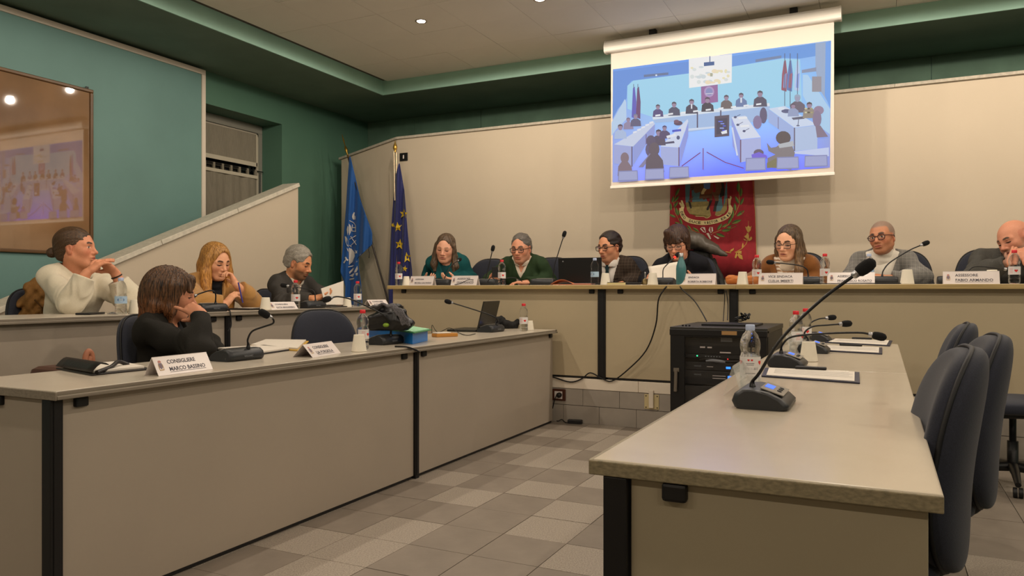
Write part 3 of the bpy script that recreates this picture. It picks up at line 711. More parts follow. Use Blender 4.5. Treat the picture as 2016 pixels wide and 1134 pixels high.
cup('upturned white cup right of the man in white turtleneck', ptY(1786, HTY + .05, ZH), 1.1)
cup('upturned white cup behind the rightmost nameplate', ptY(1953, HTY + .16, ZH), 1.05)

# ---------------------------------------------------------------- nameplates
M_plate = pm('white_plate', 'ddd3cf', .25); M_ink = pm('grey_ink', '47454f', .6); M_em1 = pm('emblem_red', 'b87a70', .6); M_em2 = pm('emblem_blue', '7a6a74', .6); M_em3 = pm('emblem_gold', 'b89a70', .6)
def nameplate(label, base, front, l1, l2, L=.25, h=.075, a=62):
    """front: direction the text faces (deg)"""
    t = thing('nameplate', label, 'nameplate', base, math.radians(front + 90), 'white nameplates')
    an = math.radians(a); hz = h * math.sin(an); hy = h * math.cos(an)
    Mf = Matrix.Translation((0, -hy, 0)) @ Matrix.Rotation(an, 4, 'X')      # text plane: x right, y up the slope, z outwards
    Mb = Matrix.Translation((0, hy, 0)) @ Matrix.Rotation(math.pi - an, 4, 'X')
    MB().box((-L / 2, 0, -.0018), (L / 2, h, 0), Mf).build('front_sheet', M_plate, t, bevel=.0005)
    MB().box((-L / 2, 0, 0), (L / 2, h, .0018), Mb).build('rear_sheet', M_plate, t, bevel=.0005)
    Mt = Mf @ Matrix.Translation((-L / 2, 0, .0004))
    ts_ = min(h * .29, .74 * L / (.64 * max(len(l1), len(l2))))
    text_obj('lettering', l1, ts_, M_ink, t, Mt @ Matrix.Translation((.22 * L, h * .58, 0)), bold=.0004)
    n2 = text_obj('lettering', l2, ts_, M_ink, t, Mt @ Matrix.Translation((.22 * L, h * .20, 0)), bold=.0004)
    xs_ = [v.co for v in n2.data.vertices]; 
    w2 = max((Mt.inverted() @ v).x for v in xs_)
    MB().box((.22 * L, h * .13, 0), (w2, h * .15, .0004), Mt).build('underline', M_ink, t)
    ex, ey = .0, .0; Mt = Mt @ Matrix.Translation((.095 * L, h * .5, 0)) @ Matrix.Diagonal((.8, .8, 1, 1))
    MB().box((ex - .008, ey + .016, 0), (ex + .008, ey + .024, .0004), Mt).box((ex - .006, ey + .024, 0), (ex + .006, ey + .027, .0004), Mt).build('emblem_crown', M_em1, t)
    sh = [(-.009, .014), (-.009, -.006), (0, -.016), (.009, -.006), (.009, .014)]
    MB().prism([(ex + p, ey + q) for p, q in sh], 0, .0004, 2, Mt).build('emblem_shield', M_em2, t)
    MB().box((ex - .013, ey - .016, 0), (ex - .010, ey + .008, .0004), Mt).box((ex + .010, ey - .016, 0), (ex + .013, ey + .008, .0004), Mt).box((ex - .012, ey - .022, 0), (ex + .012, ey - .017, .0004), Mt).build('emblem_wreath', M_em3, t)
a_ = onZ(312, 741, Z1); b_ = onZ(419, 727, Z1); c_ = (a_ + b_) / 2; dr_ = math.degrees(math.atan2(b_.y - a_.y, b_.x - a_.x)) - 90
print('plate', (b_ - a_).length, dr_)
nameplate('white nameplate nearest us on the left desk, two dark lines of text', c_ + Vector((-.036, 0, 0)), dr_, 'CONSIGLIERE', 'MARCO BASSINO', L=(b_ - a_).length)
a_ = onZ(608, 704, Z1); b_ = onZ(664, 695, Z1); c_ = (a_ + b_) / 2; dr_ = math.degrees(math.atan2(b_.y - a_.y, b_.x - a_.x)) - 90
print('plate', (b_ - a_).length, dr_)
nameplate('small white nameplate left of the upturned cup, screen glare on it', c_ + Vector((-.036, 0, 0)), dr_, 'CONSIGLIERE', 'LIA FORGIOLA', L=(b_ - a_).length, h=.078, a=48)
nameplate('white nameplate below the grey-haired man', ptX(553, R2X - .06, Z2), -8, 'CONSIGLIERA', 'KATIA MANASSERO', L=.23, h=.07, a=48)
nameplate('white nameplate at the far end of the rear-row desk', ptX(741, R2X - .08, Z2), -8, 'CONSIGLIERE', 'ALESSANDRO', L=.22, h=.07, a=50)
for x, l1, l2, lb, L_ in ((832, 'ASSESSORA', 'MICHELA GALVAGNO', 'leftmost nameplate on the head table, before the woman in teal', .235), (916, 'ASSESSORE', 'GIANFRANCO', 'nameplate crossed by thin black cables, left of the man in green', .245),
        (1375, 'SINDACA', 'ROBERTA ROBBIONE', 'nameplate right of the teal steel bottle', .25), (1537, 'VICE SINDACA', 'CLELIA IMBERTI', 'nameplate in front of the woman in brown jacket', .285),
        (1675, 'ASSESSORE', 'FRANCESCO ROSATO', 'nameplate in front of the man in white turtleneck', .285), (1911, 'ASSESSORE', 'FABIO ARMANDO', 'rightmost nameplate, in front of the bald man', .30)):
    nameplate(lb, ptY(x, HTY + .045, ZH), -90, l1, l2, L=L_, h=.085, a=68)
# ---------------------------------------------------------------- people
M_skin = pm('skin', 'c08a6c', .5, vcol=True, noise=(140, .05), spec=.35)
M_hairv = {}
def hair_mat(name, c1, c2, sc=(1, 1, .12), f=160):
    if name in M_hairv: return M_hairv[name]
    m = pm(name, c1, .42, spec=.4); nt = m.node_tree; b = nt.nodes['Principled BSDF']
    tc = nt.nodes.new('ShaderNodeTexCoord'); mp = nt.nodes.new('ShaderNodeMapping'); mp.inputs['Scale'].default_value = sc
    n = nt.nodes.new('ShaderNodeTexNoise'); n.inputs['Scale'].default_value = f; n.inputs['Detail'].default_value = 3
    cr = nt.nodes.new('ShaderNodeValToRGB'); cr.color_ramp.elements[0].position = .36; cr.color_ramp.elements[1].position = .66
    cr.color_ramp.elements[0].color = lin(c1); cr.color_ramp.elements[1].color = lin(c2)
    a = nt.nodes.new('ShaderNodeAttribute'); a.attribute_name = 'Col'
    mx = nt.nodes.new('ShaderNodeMix'); mx.data_type = 'RGBA'; mx.blend_type = 'MULTIPLY'; mx.inputs[0].default_value = 1
    bp = nt.nodes.new('ShaderNodeBump'); bp.inputs['Strength'].default_value = .4; bp.inputs['Distance'].default_value = .006
    L = nt.links.new; L(tc.outputs['Object'], mp.inputs[0]); L(mp.outputs[0], n.inputs['Vector']); L(n.outputs['Fac'], cr.inputs[0])
    L(cr.outputs[0], mx.inputs[6]); L(a.outputs['Color'], mx.inputs[7]); L(mx.outputs[2], b.inputs['Base Color']); L(n.outputs['Fac'], bp.inputs['Height']); L(bp.outputs[0], b.inputs['Normal'])
    M_hairv[name] = m; return m
def cloth(name, col, amp=.14, rough=.85): return pm(name, col, rough, noise=(190, amp), bump=(330, .18), sheen=.25 if max(lin(col)[:3]) > .08 else 0, spec=.3)
def plaid(name, base, dark, light, f=60):
    m = cloth(name, base)
    if m.get('plaid'): return m
    m['plaid'] = 1; nt = m.node_tree; b = nt.nodes['Principled BSDF']; prev = None
    src = [l.from_socket for l in nt.links if l.to_socket == b.inputs['Base Color']][0]
    tc = [n for n in nt.nodes if n.type == 'TEX_COORD'][0]
    for ax, fr, colr, wd in (('X', f, dark, .78), ('Z', f, dark, .78), ('X', f * .5, light, .93), ('Z', f * .5, light, .93)):
        w = nt.nodes.new('ShaderNodeTexWave'); w.wave_type = 'BANDS'; w.bands_direction = ax; w.inputs['Scale'].default_value = fr / 6.283; w.inputs['Distortion'].default_value = .6; w.inputs['Detail'].default_value = 1
        nt.links.new(tc.outputs['Object'], w.inputs['Vector'])
        r = nt.nodes.new('ShaderNodeMapRange'); r.inputs['From Min'].default_value = wd; r.inputs['From Max'].default_value = min(1, wd + .06); r.inputs['To Max'].default_value = .3
        nt.links.new(w.outputs['Fac'], r.inputs['Value'])
        mx = nt.nodes.new('ShaderNodeMix'); mx.data_type = 'RGBA'; nt.links.new(r.outputs[0], mx.inputs[0]); nt.links.new(src, mx.inputs[6]); mx.inputs[7].default_value = lin(colr); src = mx.outputs[2]
    nt.links.new(src, b.inputs['Base Color']); return m
def A3(v): return np.array([v[0], v[1], v[2]], np.float64)
class Fr:
    """frame: origin o, columns x (person's right), y (forward), z (up)"""
    def __init__(s, o, R, sc=1.0): s.o = A3(o); s.R = np.array(R, np.float64); s.s = sc
    def w(s, x, y, z): return s.o + s.R @ (np.array([x, y, z]) * s.s)
    def loc(s, X, Y, Z):
        px, py, pz = X - s.o[0], Y - s.o[1], Z - s.o[2]
        return tuple((px * s.R[0, i] + py * s.R[1, i] + pz * s.R[2, i]) / s.s for i in range(3))
    def pts(s, V): return ((V - s.o) @ s.R) / s.s
def Rm(yaw, pitch=0, roll=0):
    """facing yaw (deg, 0 = +X); pitch up +; roll: tilts head to its right +"""
    f = math.radians(yaw - 90); M = Matrix.Rotation(f, 3, 'Z') @ Matrix.Rotation(math.radians(pitch), 3, 'X') @ Matrix.Rotation(math.radians(roll), 3, 'Y')
    return np.array(M)
def unit(v): v = A3(v); return v / (np.linalg.norm(v) + 1e-9)

def add_head(s, h, neckb, male=True, jaw=1.0, fat=0.0, nose=1.0):
    q = h.s; E = lambda c, r, k=.02, op='u', R=None: s.ell(h.w(*c), [x * q for x in r], h.R if R is None else R, k * q, op)
    C = lambda a, b, ra, rb=None, k=.012, op='u': s.cap(h.w(*a), h.w(*b), ra * q, (ra if rb is None else rb) * q, k * q, op)
    E((0, -.016, .035), (.0765, .098, .087), .0)
    E((0, .028, -.012), (.0600 + fat * .5, .066, .088), .04)
    E((0, .030, -.066), (.049 * jaw + fat, .050, .042), .035)
    E((0, .068, -.098), (.022 * jaw, .018, .017), .03)
    C((-.052 * jaw, -.005, -.052), (-.022, .06, -.096), .016, .014, .03); C((.052 * jaw, -.005, -.052), (.022, .06, -.096), .016, .014, .03)
    for sx in (-1, 1):
        E((sx * .040, .056, -.022), (.021 + fat * .4, .022, .022), .03)
        C((sx * .012, .083, .020), (sx * .046, .070, .021), .0105 if male else .008, .008, .02)
    for sx in (-1, 1):
        E((sx * .032, .098, .004), (.017, .016, .0125), .014, 's')
        E((sx * .0325, .0735, .003), (.0145, .0145, .0125), .004)
    C((0, .086, .014), (0, .108 * 1, -.026), .0075, .0105 * nose, .016)
    E((0, .108 + .004 * nose, -.030), (.0105 * nose, .0105, .009), .008)
    for sx in (-1, 1): E((sx * .0125 * nose, .097, -.034), (.0085, .010, .0075), .008)
    for sx in (-1, 1): E((sx * .006, .1045, -.0405), (.0035, .006, .003), .003, 's')
    E((0, .084, -.060), (.024, .014, .019), .02)
    E((0, .0925, -.0578), (.0255, .0075, .0045), .008); E((0, .0915, -.0685), (.0225, .0080, .0055), .008)
    E((0, .1025, -.0632), (.0270, .0075, .0013), .004, 's')
    E((0, .0885, -.082), (.016, .005, .005), .01, 's')
    for sx in (-1, 1):
        Re = h.R @ np.array(Matrix.Rotation(sx * -.30, 3, 'Z') @ Matrix.Rotation(.18, 3, 'X'))
        E((sx * .0765, -.008, -.006), (.0075, .0185, .031), .010, 'u', Re)
        E((sx * .0845, -.002, -.002), (.0055, .010, .018), .006, 's', Re)
        E((sx * .0765, -.002, -.030), (.006, .009, .009), .008, 'u', Re)
    a = h.w(0, -.022, -.05); nb = A3(neckb); r0 = (.056 if male else .047) * q
    s.cap(a, nb, r0, r0 * 1.12, .035)

def face_paint(V, N, h, base, sp):
    """colour per vertex in head coordinates; lid and eye-socket shade painted in"""
    P = h.pts(V); x, y, z = P[:, 0], P[:, 1], P[:, 2]; ax = np.abs(x); c = np.tile(np.array(lin(base)[:3]), (len(V), 1))
    def mixc(w, col): w = np.clip(w, 0, 1)[:, None]; np.copyto(c, c * (1 - w) + np.array(lin(col)[:3]) * w)
    front = y > .03; near = (np.abs(z) < .16) & (ax < .11) & (y > -.14)
    blot = .5 + .5 * np.sin(x * 70 + 1) * np.sin(z * 60 + y * 50)
    rd = lambda cx, cz, rx, rz: np.exp(-(((ax - cx) / rx) ** 2 + ((z - cz) / rz) ** 2))
    mixc(.35 * rd(.042, -.028, .022, .022) * front * near, sp.get('blush', 'c06a50'))
    mixc(.30 * rd(0, -.028, .013, .012) * (y > .09) * near, 'b8604a')
    mixc(.35 * (ax > .072) * (np.abs(z) < .05) * (np.abs(y) < .05) * near, 'b4604c')
    st = sp.get('stubble', 0)
    if st:
        w = np.clip((-.038 - z) / .014, 0, 1) * np.clip((y - .0) / .03, 0, 1) * (z > -.125); w = np.maximum(w, np.clip((y - .005) / .02, 0, 1) * np.clip((.036 - y) / .02, 0, 1) * (ax > .045) * (z < -.0) * (z > -.1))
        w = np.maximum(w, np.clip(1 - np.abs(z + .047) / .008, 0, 1) * (ax < .028) * (y > .08)); w = w * (1 - .8 * rd(0, -.063, .020, .009)); mixc(st * w * near, sp.get('stubcol', '4c3e34'))
    mixc(.8 * np.clip(1.4 - ((ax / .0265) ** 2 + ((z + .0632) / .0105) ** 2) * 1.3, 0, 1) * (y > .08) * near, sp.get('lips', 'a8564c'))
    mixc(.85 * np.clip(1.5 - ((ax / .0255) ** 2 + ((z + .0632) / .0024) ** 2), 0, 1) * (y > .08) * near, '4a201c')
    bz = .0255 + .004 * np.clip((ax - .012) / .02, 0, 1) - .35 * np.clip(ax - .036, 0, 1)
    mixc(sp.get('brow', 1.0) * np.clip(1.5 - ((ax - .031) / .0185) ** 4 - ((z - bz) / .0058) ** 2, 0, 1) * (y > .05) * near, sp.get('browcol', '3a2c22'))
    ex, ez = .0325, .002
    el = ((ax - ex) / .0138) ** 2
    if sp.get('eyes', 'down') == 'open':
        wh = np.clip(1.5 - el - ((z - ez) / .0046) ** 2 * 1.2, 0, 1) * (y > .065) * near; mixc(wh, 'd8cdc2')
        gx = sp.get('gaze', 0.0) * .006; mixc(np.clip(2.2 - ((x - np.sign(x) * ex - gx) / .0050) ** 2 * 1.2 - ((z - ez - .0005) / .0056) ** 2 * 1.2, 0, 1) * (y > .065) * near, '2a1c14')
        mixc(.8 * np.clip(1.4 - el - ((z - ez - .0062) / .0022) ** 2, 0, 1) * (y > .065) * near, '2a1c16')
    else:
        mixc(.95 * np.clip(2.2 - el * 1.0 - ((z - ez + .0030 - 6 * (ax - ex) ** 2) / .0038) ** 2, 0, 1) * (y > .065) * near, '1c110d')
        mixc(.45 * np.clip(1.5 - el - ((z - ez - .0085) / .003) ** 2, 0, 1) * (y > .065) * near, '6a3c2e')  # shadow of the upper lid painted into the skin colour
    mixc(.40 * np.clip(1.3 - el * .8 - ((z - ez + .012) / .006) ** 2, 0, 1) * front * near, '84483a')  # eye-socket shade below the eye painted into the skin colour
    cr = sp.get('crop')      # very short shaven hair: colour on the scalp
    if cr:
        hl = np.clip((z - (.068 + .0 * ax)) / .014, 0, 1) + np.clip((.012 - y) / .016, 0, 1) * np.clip((z - (-.012 - 1.1 * np.clip(-y, 0, .1) * .6)) / .014, 0, 1) + np.clip((.045 - y) / .014, 0, 1) * np.clip((z - .020) / .012, 0, 1)
        if sp.get('bald'): hl = np.clip((.0 - y) / .02, 0, 1) * np.clip((z + .03) / .02, 0, 1) * np.clip((.055 - z) / .03, 0, 1) * (ax > .045)
        mixc(cr * np.clip(hl, 0, 1) * (np.abs(z) < .16) * (np.abs(y) < .16), sp.get('cropcol', '7a7268'))
    return c

def add_hand(s, w, fd, pn, side, curl=(.5, .6, .7, .75), thumb=(.7, .3), sc=1.0, spread=.06, fold=None):
    """w wrist, fd finger direction, pn palm normal (out of the palm), side: +1 right hand, -1 left"""
    fd = unit(fd); pn = A3(pn); pn = unit(pn - fd * (pn @ fd)); lat = np.cross(fd, pn) * side      # lat: towards the thumb
    R = np.stack([lat, fd, pn], 1); w = A3(w); J = lambda a, b, c: w + sc * (lat * a + fd * b + pn * c)
    s.cap(J(0, -.02, 0), J(0, .025, 0), .026 * sc, .031 * sc, .012, 'u', (1.0, 1.0, .62), R)
    s.cap(J(.018, .03, 0), J(.022, .078, -.002), .0165 * sc, .0135 * sc, .012); s.cap(J(-.016, .03, 0), J(-.021, .070, 0), .0155 * sc, .0125 * sc, .012); s.cap(J(0, .03, 0), J(0, .076, -.002), .0165 * sc, .0135 * sc, .012)
    for i, (lx, ly, ln) in enumerate(((.026, .082, .074), (.0085, .086, .081), (-.009, .083, .075), (-.0255, .074, .06))):
        p = J(lx, ly, -.002); an = 0; sp_ = (1.5 - i) * spread; rr_ = (.0092, .0094, .0090, .0080)[i] * sc
        for q, fr in enumerate((.46, .30, .24)):
            an += curl[i] * (.75, 1.0, .7)[q]
            d = fd * math.cos(an) + pn * math.sin(an) + lat * sp_ * math.cos(an)
            e = p + unit(d) * ln * fr * sc; s.cap(p, e, rr_ * (1 - .06 * q), rr_ * (.94 - .07 * q), .004); p = e
    p = J(.026, .018, .006); a0, a1 = thumb; d = unit(lat * math.cos(a0) * .8 + fd * .65 + pn * math.sin(a0)); e = p + d * .034 * sc; s.cap(p, e, .0145 * sc, .0115 * sc, .012)
    d2 = unit(d + fd * (a1 + .35) + pn * a1 * .4 - lat * a1 * .6); e2 = e + d2 * .028 * sc; s.cap(e, e2, .0112 * sc, .0098 * sc, .005); e3 = e2 + unit(d2 + fd * .25 * a1) * .020 * sc; s.cap(e2, e3, .0098 * sc, .0078 * sc, .004)

def add_torso(s, T, sz, w=1.0, off=0, depth_=1.0, belly=0, bust=0, k=.05):
    E = lambda c, r, kk=k: s.ell(T.w(c[0] * w, c[1], c[2] * sz), (r[0] * w + off, r[1] * depth_ + off, r[2] * sz + off), T.R, kk)
    E((0, 0, .0), (.165, .125, .13)); E((0, .012 + belly * .3, .17), (.148 + belly * .3, .105 + belly, .17)); E((0, .008, .36), (.163, .112, .185))
    s.cap(T.w(-.135 * w, -.012, .500 * sz), T.w(.135 * w, -.012, .500 * sz), .054 + off, .054 + off, k)
    for sx in (-1, 1):
        s.cap(T.w(sx * .14 * w, -.018, .520 * sz), T.w(sx * .02, -.02, .590 * sz), .048 + off, .042 + off, .04)
        if bust: s.ell(T.w(sx * .062 * w, .085, .335 * sz), (.062 + off, .05 + bust + off, .065 + off), T.R, .04)
def add_arm(s, sh, el, wr, r=(.056, .044, .030), off=0, k=.03, end=1.0):
    sh, el, wr = A3(sh), A3(el), A3(wr); s.cap(sh, el, r[0] + off, r[1] + off, k)
    m = el + (wr - el) * .35; e = el + (wr - el) * end
    s.cap(el, m, r[1] + off, r[1] * .97 + off, k); s.cap(m, e, r[1] * .97 + off, r[2] + off, k)

def folds(T, el_list, seed, amp=.0035):
    w1 = wob(38, seed, amp); w2 = wob(16, seed + 1, amp * 1.2)
    def f(X, Y, Z):
        v = w1(X, Y, Z * .6) + w2(X, Y, Z)
        for (e, d) in el_list:   # creases round the elbows, across the sleeve
            r = np.sqrt((X - e[0]) ** 2 + (Y - e[1]) ** 2 + (Z - e[2]) ** 2); t = X * d[0] + Y * d[1] + Z * d[2]
            v = v + amp * 1.1 * np.exp(-(r / .11) ** 2) * np.sin(t * 105 + 2.5 * np.sin(X * 37 + Z * 23 + seed) + 2.5 * np.sin(Y * 31 - Z * 29))
        return v
    return f
def sdf_obj(name, s, mat, parent, org, col=None, rl=0, paint=None):
    V, Qd = s.extract()
    if rl: V = relax(V, Qd, rl)
    c = paint(V) if paint else (np.tile(np.array(lin(col)[:3]), (len(V), 1)) if col else np.ones((len(V), 3)))
    return rawmesh(name, V - A3(org), Qd, mat, parent, c)

def person(label, head, hyaw, hpitch, hroll, neck, hip, fyaw, seatz, arms, spec, group='people at the council meeting'):
    """head: mid-ear point; neck: neck base; hip: pelvis centre; arms: {'R':(elbow,wrist,fd,pn,opts),'L':...} in world points"""
    head, neck, hip = A3(head), A3(neck), A3(hip); org = np.array([hip[0], hip[1], seatz - .46])
    t = thing('person', label, 'person', Vector(org), 0, group)
    h = Fr(head, Rm(hyaw, hpitch, hroll), spec.get('hs', 1.0))
    z = unit(neck - hip); f = A3((math.cos(math.radians(fyaw)), math.sin(math.radians(fyaw)), 0)); f = unit(f - z * (f @ z)); xr = np.cross(f, z)
    T = Fr(hip, np.stack([xr, f, z], 1)); sz = np.linalg.norm(neck - hip) / .57; w = spec.get('w', 1.0); male = spec.get('male', True)
    shw = spec.get('shw', .168) * w
    SH = {'R': T.w(shw, -.008, .495 * sz), 'L': T.w(-shw, -.008, .495 * sz)}
    for sd, k_ in (('R', 'shR'), ('L', 'shL')):
        if k_ in spec: SH[sd] = A3(spec[k_])
    hr = .0030 if spec.get('close') else .0034
    fine = [(head - .15 * h.s, head + .15 * h.s, hr)]
    for sd in arms: wv = A3(arms[sd][1]) + unit(arms[sd][2]) * .06; fine.append((wv - .11, wv + .11, .0042))
    allp = [head - .16, head + .16, hip - .2, hip + .2] + [A3(arms[q][i]) + o for q in arms for i in (0, 1) for o in (-.16, .16)] + [SH['R'] - .1, SH['L'] - .1, SH['R'] + .1, SH['L'] + .1]
    kn = [hip + f * .42 * np.array([1, 1, 0]) / np.linalg.norm(f[:2]) + xr * sx * .10 for sx in (-1, 1)]
    ft = [np.array([k[0], k[1], seatz - .40]) for k in kn]
    allp += [k + .1 for k in kn] + [k - .1 for k in kn] + [a + .02 for a in ft] + [a - .06 for a in ft]
    lo = np.min(allp, 0) - .05; hi = np.max(allp, 0) + .05
    # --- body: one continuous surface
    B = SDF(lo, hi, .016, fine)
    add_torso(B, T, sz, w, -.012, spec.get('dp', 1), spec.get('belly', 0), 0)
    for sd in arms: add_arm(B, SH[sd], arms[sd][0], arms[sd][1], (.046, .037, .025), 0)
    for i, sx in enumerate((-1, 1)):
        B.cap(hip + xr * sx * .08, kn[i], .075, .055, .04); B.cap(kn[i], ft[i], .052, .036, .03); B.cap(ft[i], ft[i] + f * .14, .035, .03, .02)
    add_head(B, h, neck, male, spec.get('jaw', 1.0), spec.get('fat', 0), spec.get('nose', 1.0))
    for sd in arms:
        a = arms[sd]; o = a[4] if len(a) > 4 else {}
        add_hand(B, a[1], a[2], a[3], 1 if sd == 'R' else -1, sc=spec.get('hand', .94), **o)
    bo = sdf_obj('body', B, M_skin, t, org, rl=1, paint=lambda V: face_paint(V, None, h, spec.get('skin', 'c48c6e'), spec))
    t['_'] = 0; del t['_']
    # --- trousers and shoes
    G = SDF(lo, hi, .022)
    G.ell(T.w(0, 0, 0), (.172 * w, .135, .13), T.R, .04)
    for i, sx in enumerate((-1, 1)): G.cap(hip + xr * sx * .085, kn[i], .092, .072, .05); G.cap(kn[i], ft[i] + np.array([0, 0, .05]), .07, .055, .04)
    sdf_obj('trousers', G, cloth('dark_trousers', '20222a'), t, org)
    for i in range(2):
        S_ = SDF(ft[i] - .24, ft[i] + .24, .014); S_.cap(ft[i] + f * -.02, ft[i] + f * .17, .045, .04, .02); S_.fn(lambda X, Y, Z: (seatz - .458) - Z, op='i'); sdf_obj('shoe', S_, M_plast, t, org)
    # --- clothes
    ga = [SH['R'] + o for o in (-.13, .13)] + [SH['L'] + o for o in (-.13, .13)] + [hip - .19, hip + .19] + [A3(arms[q][i]) + o for q in arms for i in (0, 1) for o in (-.10, .10)]
    glo = np.min(ga, 0); ghi = np.max(ga, 0); glo[2] = max(glo[2], hip[2] - .10)
    for gdef in spec['clothes']: garment(gdef, t, org, T, sz, w, SH, arms, h, neck, head, spec, glo, ghi)
    if 'hair' in spec: spec['hair'](t, org, h, spec)
    if 'glasses' in spec: glasses(t, org, h, **spec['glasses'])
    return t, h, T

def garment(g, t, org, T, sz, w, SH, arms, h, neck, head, spec, lo, hi):
    k = g['kind']; off = g.get('off', .008); mat = g['mat']; seed = g.get('seed', 3)
    res = g.get('res', .0075)
    S = SDF(lo, hi, res)
    nz = unit(h.w(0, -.022, -.05) - neck)
    if k in ('top', 'jacket'):
        add_torso(S, T, sz, w, off, spec.get('dp', 1), spec.get('belly', 0), spec.get('bust', 0))
        if g.get('sleeves', True):
            els = []
            for sd in arms:
                wr = A3(arms[sd][1]); e = A3(arms[sd][0]); end = g.get('end', {}).get(sd, .93) if isinstance(g.get('end'), dict) else g.get('end', .93)
                rr_ = g.get('arm', (.055, .049, .038)); add_arm(S, SH[sd], e, wr, rr_, off - .004, .04, end); els.append((e, unit(wr - SH[sd])))
            S.warp(folds(T, els, seed, g.get('fold', .0048)))
            for sd in arms:
                wr = A3(arms[sd][1]); e = A3(arms[sd][0]); end = g.get('end', {}).get(sd, .93) if isinstance(g.get('end'), dict) else g.get('end', .93)
                c = e + (wr - e) * end; d = unit(wr - e); cuff = g.get('cuffcut', .014)
                S.fn(lambda X, Y, Z, c=c, d=d: np.maximum(np.maximum((c[0] - X) * d[0] + (c[1] - Y) * d[1] + (c[2] - Z) * d[2], np.sqrt((X - c[0]) ** 2 + (Y - c[1]) ** 2 + (Z - c[2]) ** 2) - .065), -1), c - .1, c + .1, .004, 's')
                S.cap(c - d * .006, c + d * .06, .027, .027, .004, 's')
        nb = neck + nz * g.get('neckup', .0); S.cap(nb - nz * g.get('neckdown', .02) + T.R[:, 1] * .012, nb + nz * .14, g.get('neckr', .064), g.get('neckr', .064) + .012, .01, 's')
        if 'v' in g:      # opening: (lower z in torso units, half width at neck)
            zv, hw = g['v']; zt = .57; tn = hw / (zt - zv); cs = 1 / math.sqrt(1 + tn * tn)
            def vcut(X, Y, Z):
                x, y, z = T.loc(X, Y, Z); z = z / sz
                return np.maximum((np.abs(x - g.get('vx', 0) * (1 if True else 0)) - (z - zv) * tn) * cs, .0 - y)
            S.fn(vcut, k=.006, op='s')
        if g.get('open'):   # jacket left open below the V
            ow = g['open']; S.fn(lambda X, Y, Z: (lambda p: np.maximum(np.maximum(np.abs(p[0]) - ow - np.clip(.2 - p[2] / sz, 0, 1) * .25, .0 - p[1]), p[2] / sz - g['v'][0] - .02))(T.loc(X, Y, Z)), k=.006, op='s')
        o = sdf_obj(g['name'], S, mat, t, org, rl=1, paint=g.get('paint') and (lambda V: g['paint'](T.pts(V), sz)))
        if 'lapel' in g:
            zv, hw = g['v']; zt = .57; tn = hw / (zt - zv); cs = 1 / math.sqrt(1 + tn * tn); lw = g['lapel']
            L_ = SDF(lo, hi, .0065); add_torso(L_, T, sz, w, off + .007, spec.get('dp', 1), spec.get('belly', 0), spec.get('bust', 0))
            def band(X, Y, Z):
                x, y, z = T.loc(X, Y, Z); z = z / sz; d = (np.abs(x) - (z - zv) * tn) * cs
                wv = lw * np.clip((z - zv) / .12, .05, 1) * np.where((z > .40) & (z < .415), .35, 1.0)
                return np.maximum(np.maximum(np.abs(d - wv * .5 + .002) - wv * .5, .02 - y), np.maximum(zv - z, z - .56))
            L_.fn(band, k=.002, op='i'); L_.cap(neck - nz * .03 + T.R[:, 1] * .012, neck + nz * .14, .060, .072, .006, 's')
            I_ = SDF.__new__(SDF); sdf_obj('lapel', L_, mat, o, (0, 0, 0) if False else org, rl=1)
        if g.get('collar'):   # upstanding rim round the neck
            cz = g['collar']; S2 = SDF(neck - .13, neck + .13, .0038)
            a = neck - nz * .012 + T.R[:, 1] * .010; b_ = neck + nz * cz + T.R[:, 1] * .004
            r0, r1 = g.get('cr', (.070, .060)); S2.cap(a, b_, r0, r1, 0); S2.cap(a - nz * .05, b_ + nz * .2, r0 - .0075, r1 - .0075, .003, 's')
            S2.fn(lambda X, Y, Z: (lambda p: p)((X - b_[0]) * nz[0] + (Y - b_[1]) * nz[1] + (Z - b_[2]) * nz[2]), k=.003, op='i')
            S2.fn(lambda X, Y, Z: -((X - a[0]) * nz[0] + (Y - a[1]) * nz[1] + (Z - a[2]) * nz[2]) - .03, op='i')
            if g.get('split'):
                def vs(X, Y, Z):
                    x, y, z = T.loc(X, Y, Z); zz = (X - a[0]) * nz[0] + (Y - a[1]) * nz[1] + (Z - a[2]) * nz[2]
                    return np.maximum(np.abs(x) - .012 - (zz + .02) * g['split'], -y)
                S2.fn(vs, k=.003, op='s')
            sdf_obj('collar', S2, g.get('cmat', mat), t, org, rl=1)
    elif k == 'turtle':
        S2 = SDF(neck - .2, neck + .2, .005); a = neck - nz * .05 + T.R[:, 1] * .01; b_ = neck + nz * g.get('up', .075)
        S2.cap(a, b_, .075, .0605 if spec.get('male', True) else .053, 0); S2.fn(lambda X, Y, Z: (X - b_[0]) * nz[0] + (Y - b_[1]) * nz[1] + (Z - b_[2]) * nz[2] - .0, k=.01, op='i')
        S2.warp(wob(60, 5, .0025)); S2.cap(a, b_ + nz * .1, .052 if spec.get('male', True) else .044, .052 if spec.get('male', True) else .044, .003, 's')
        sdf_obj('turtleneck', S2, mat, t, org, rl=1)
    elif k == 'tie':
        b = MB(); Mx = Matrix(np.vstack([np.hstack([T.R, (T.o - org)[:, None]]), [0, 0, 0, 1]]).tolist())
        yy = .128 * spec.get('dp', 1) + spec.get('belly', 0)
        pr = [(.0, .004), (-.018, .010), (-.030, .022)]
        st_ = [(.020, .565, .074), (.021, .545, .086), (.014, .515, .098), (.019, .46, .115), (.028, .38, yy + .006), (.036, .25, yy + .012), (.038, .12, yy + .012)]
        vs = []
        for hw, z, y in st_: vs += [Mx @ Vector(p) for p in ((-hw, y, z * sz), (hw, y, z * sz), (hw, y + .009, z * sz), (-hw, y + .009, z * sz))]
        b.add(vs, [(4 * i + a, 4 * i + (a + 1) % 4, 4 * i + 4 + (a + 1) % 4, 4 * i + 4 + a) for i in range(len(st_) - 1) for a in range(4)] + [(0, 1, 2, 3), (27, 26, 25, 24)])
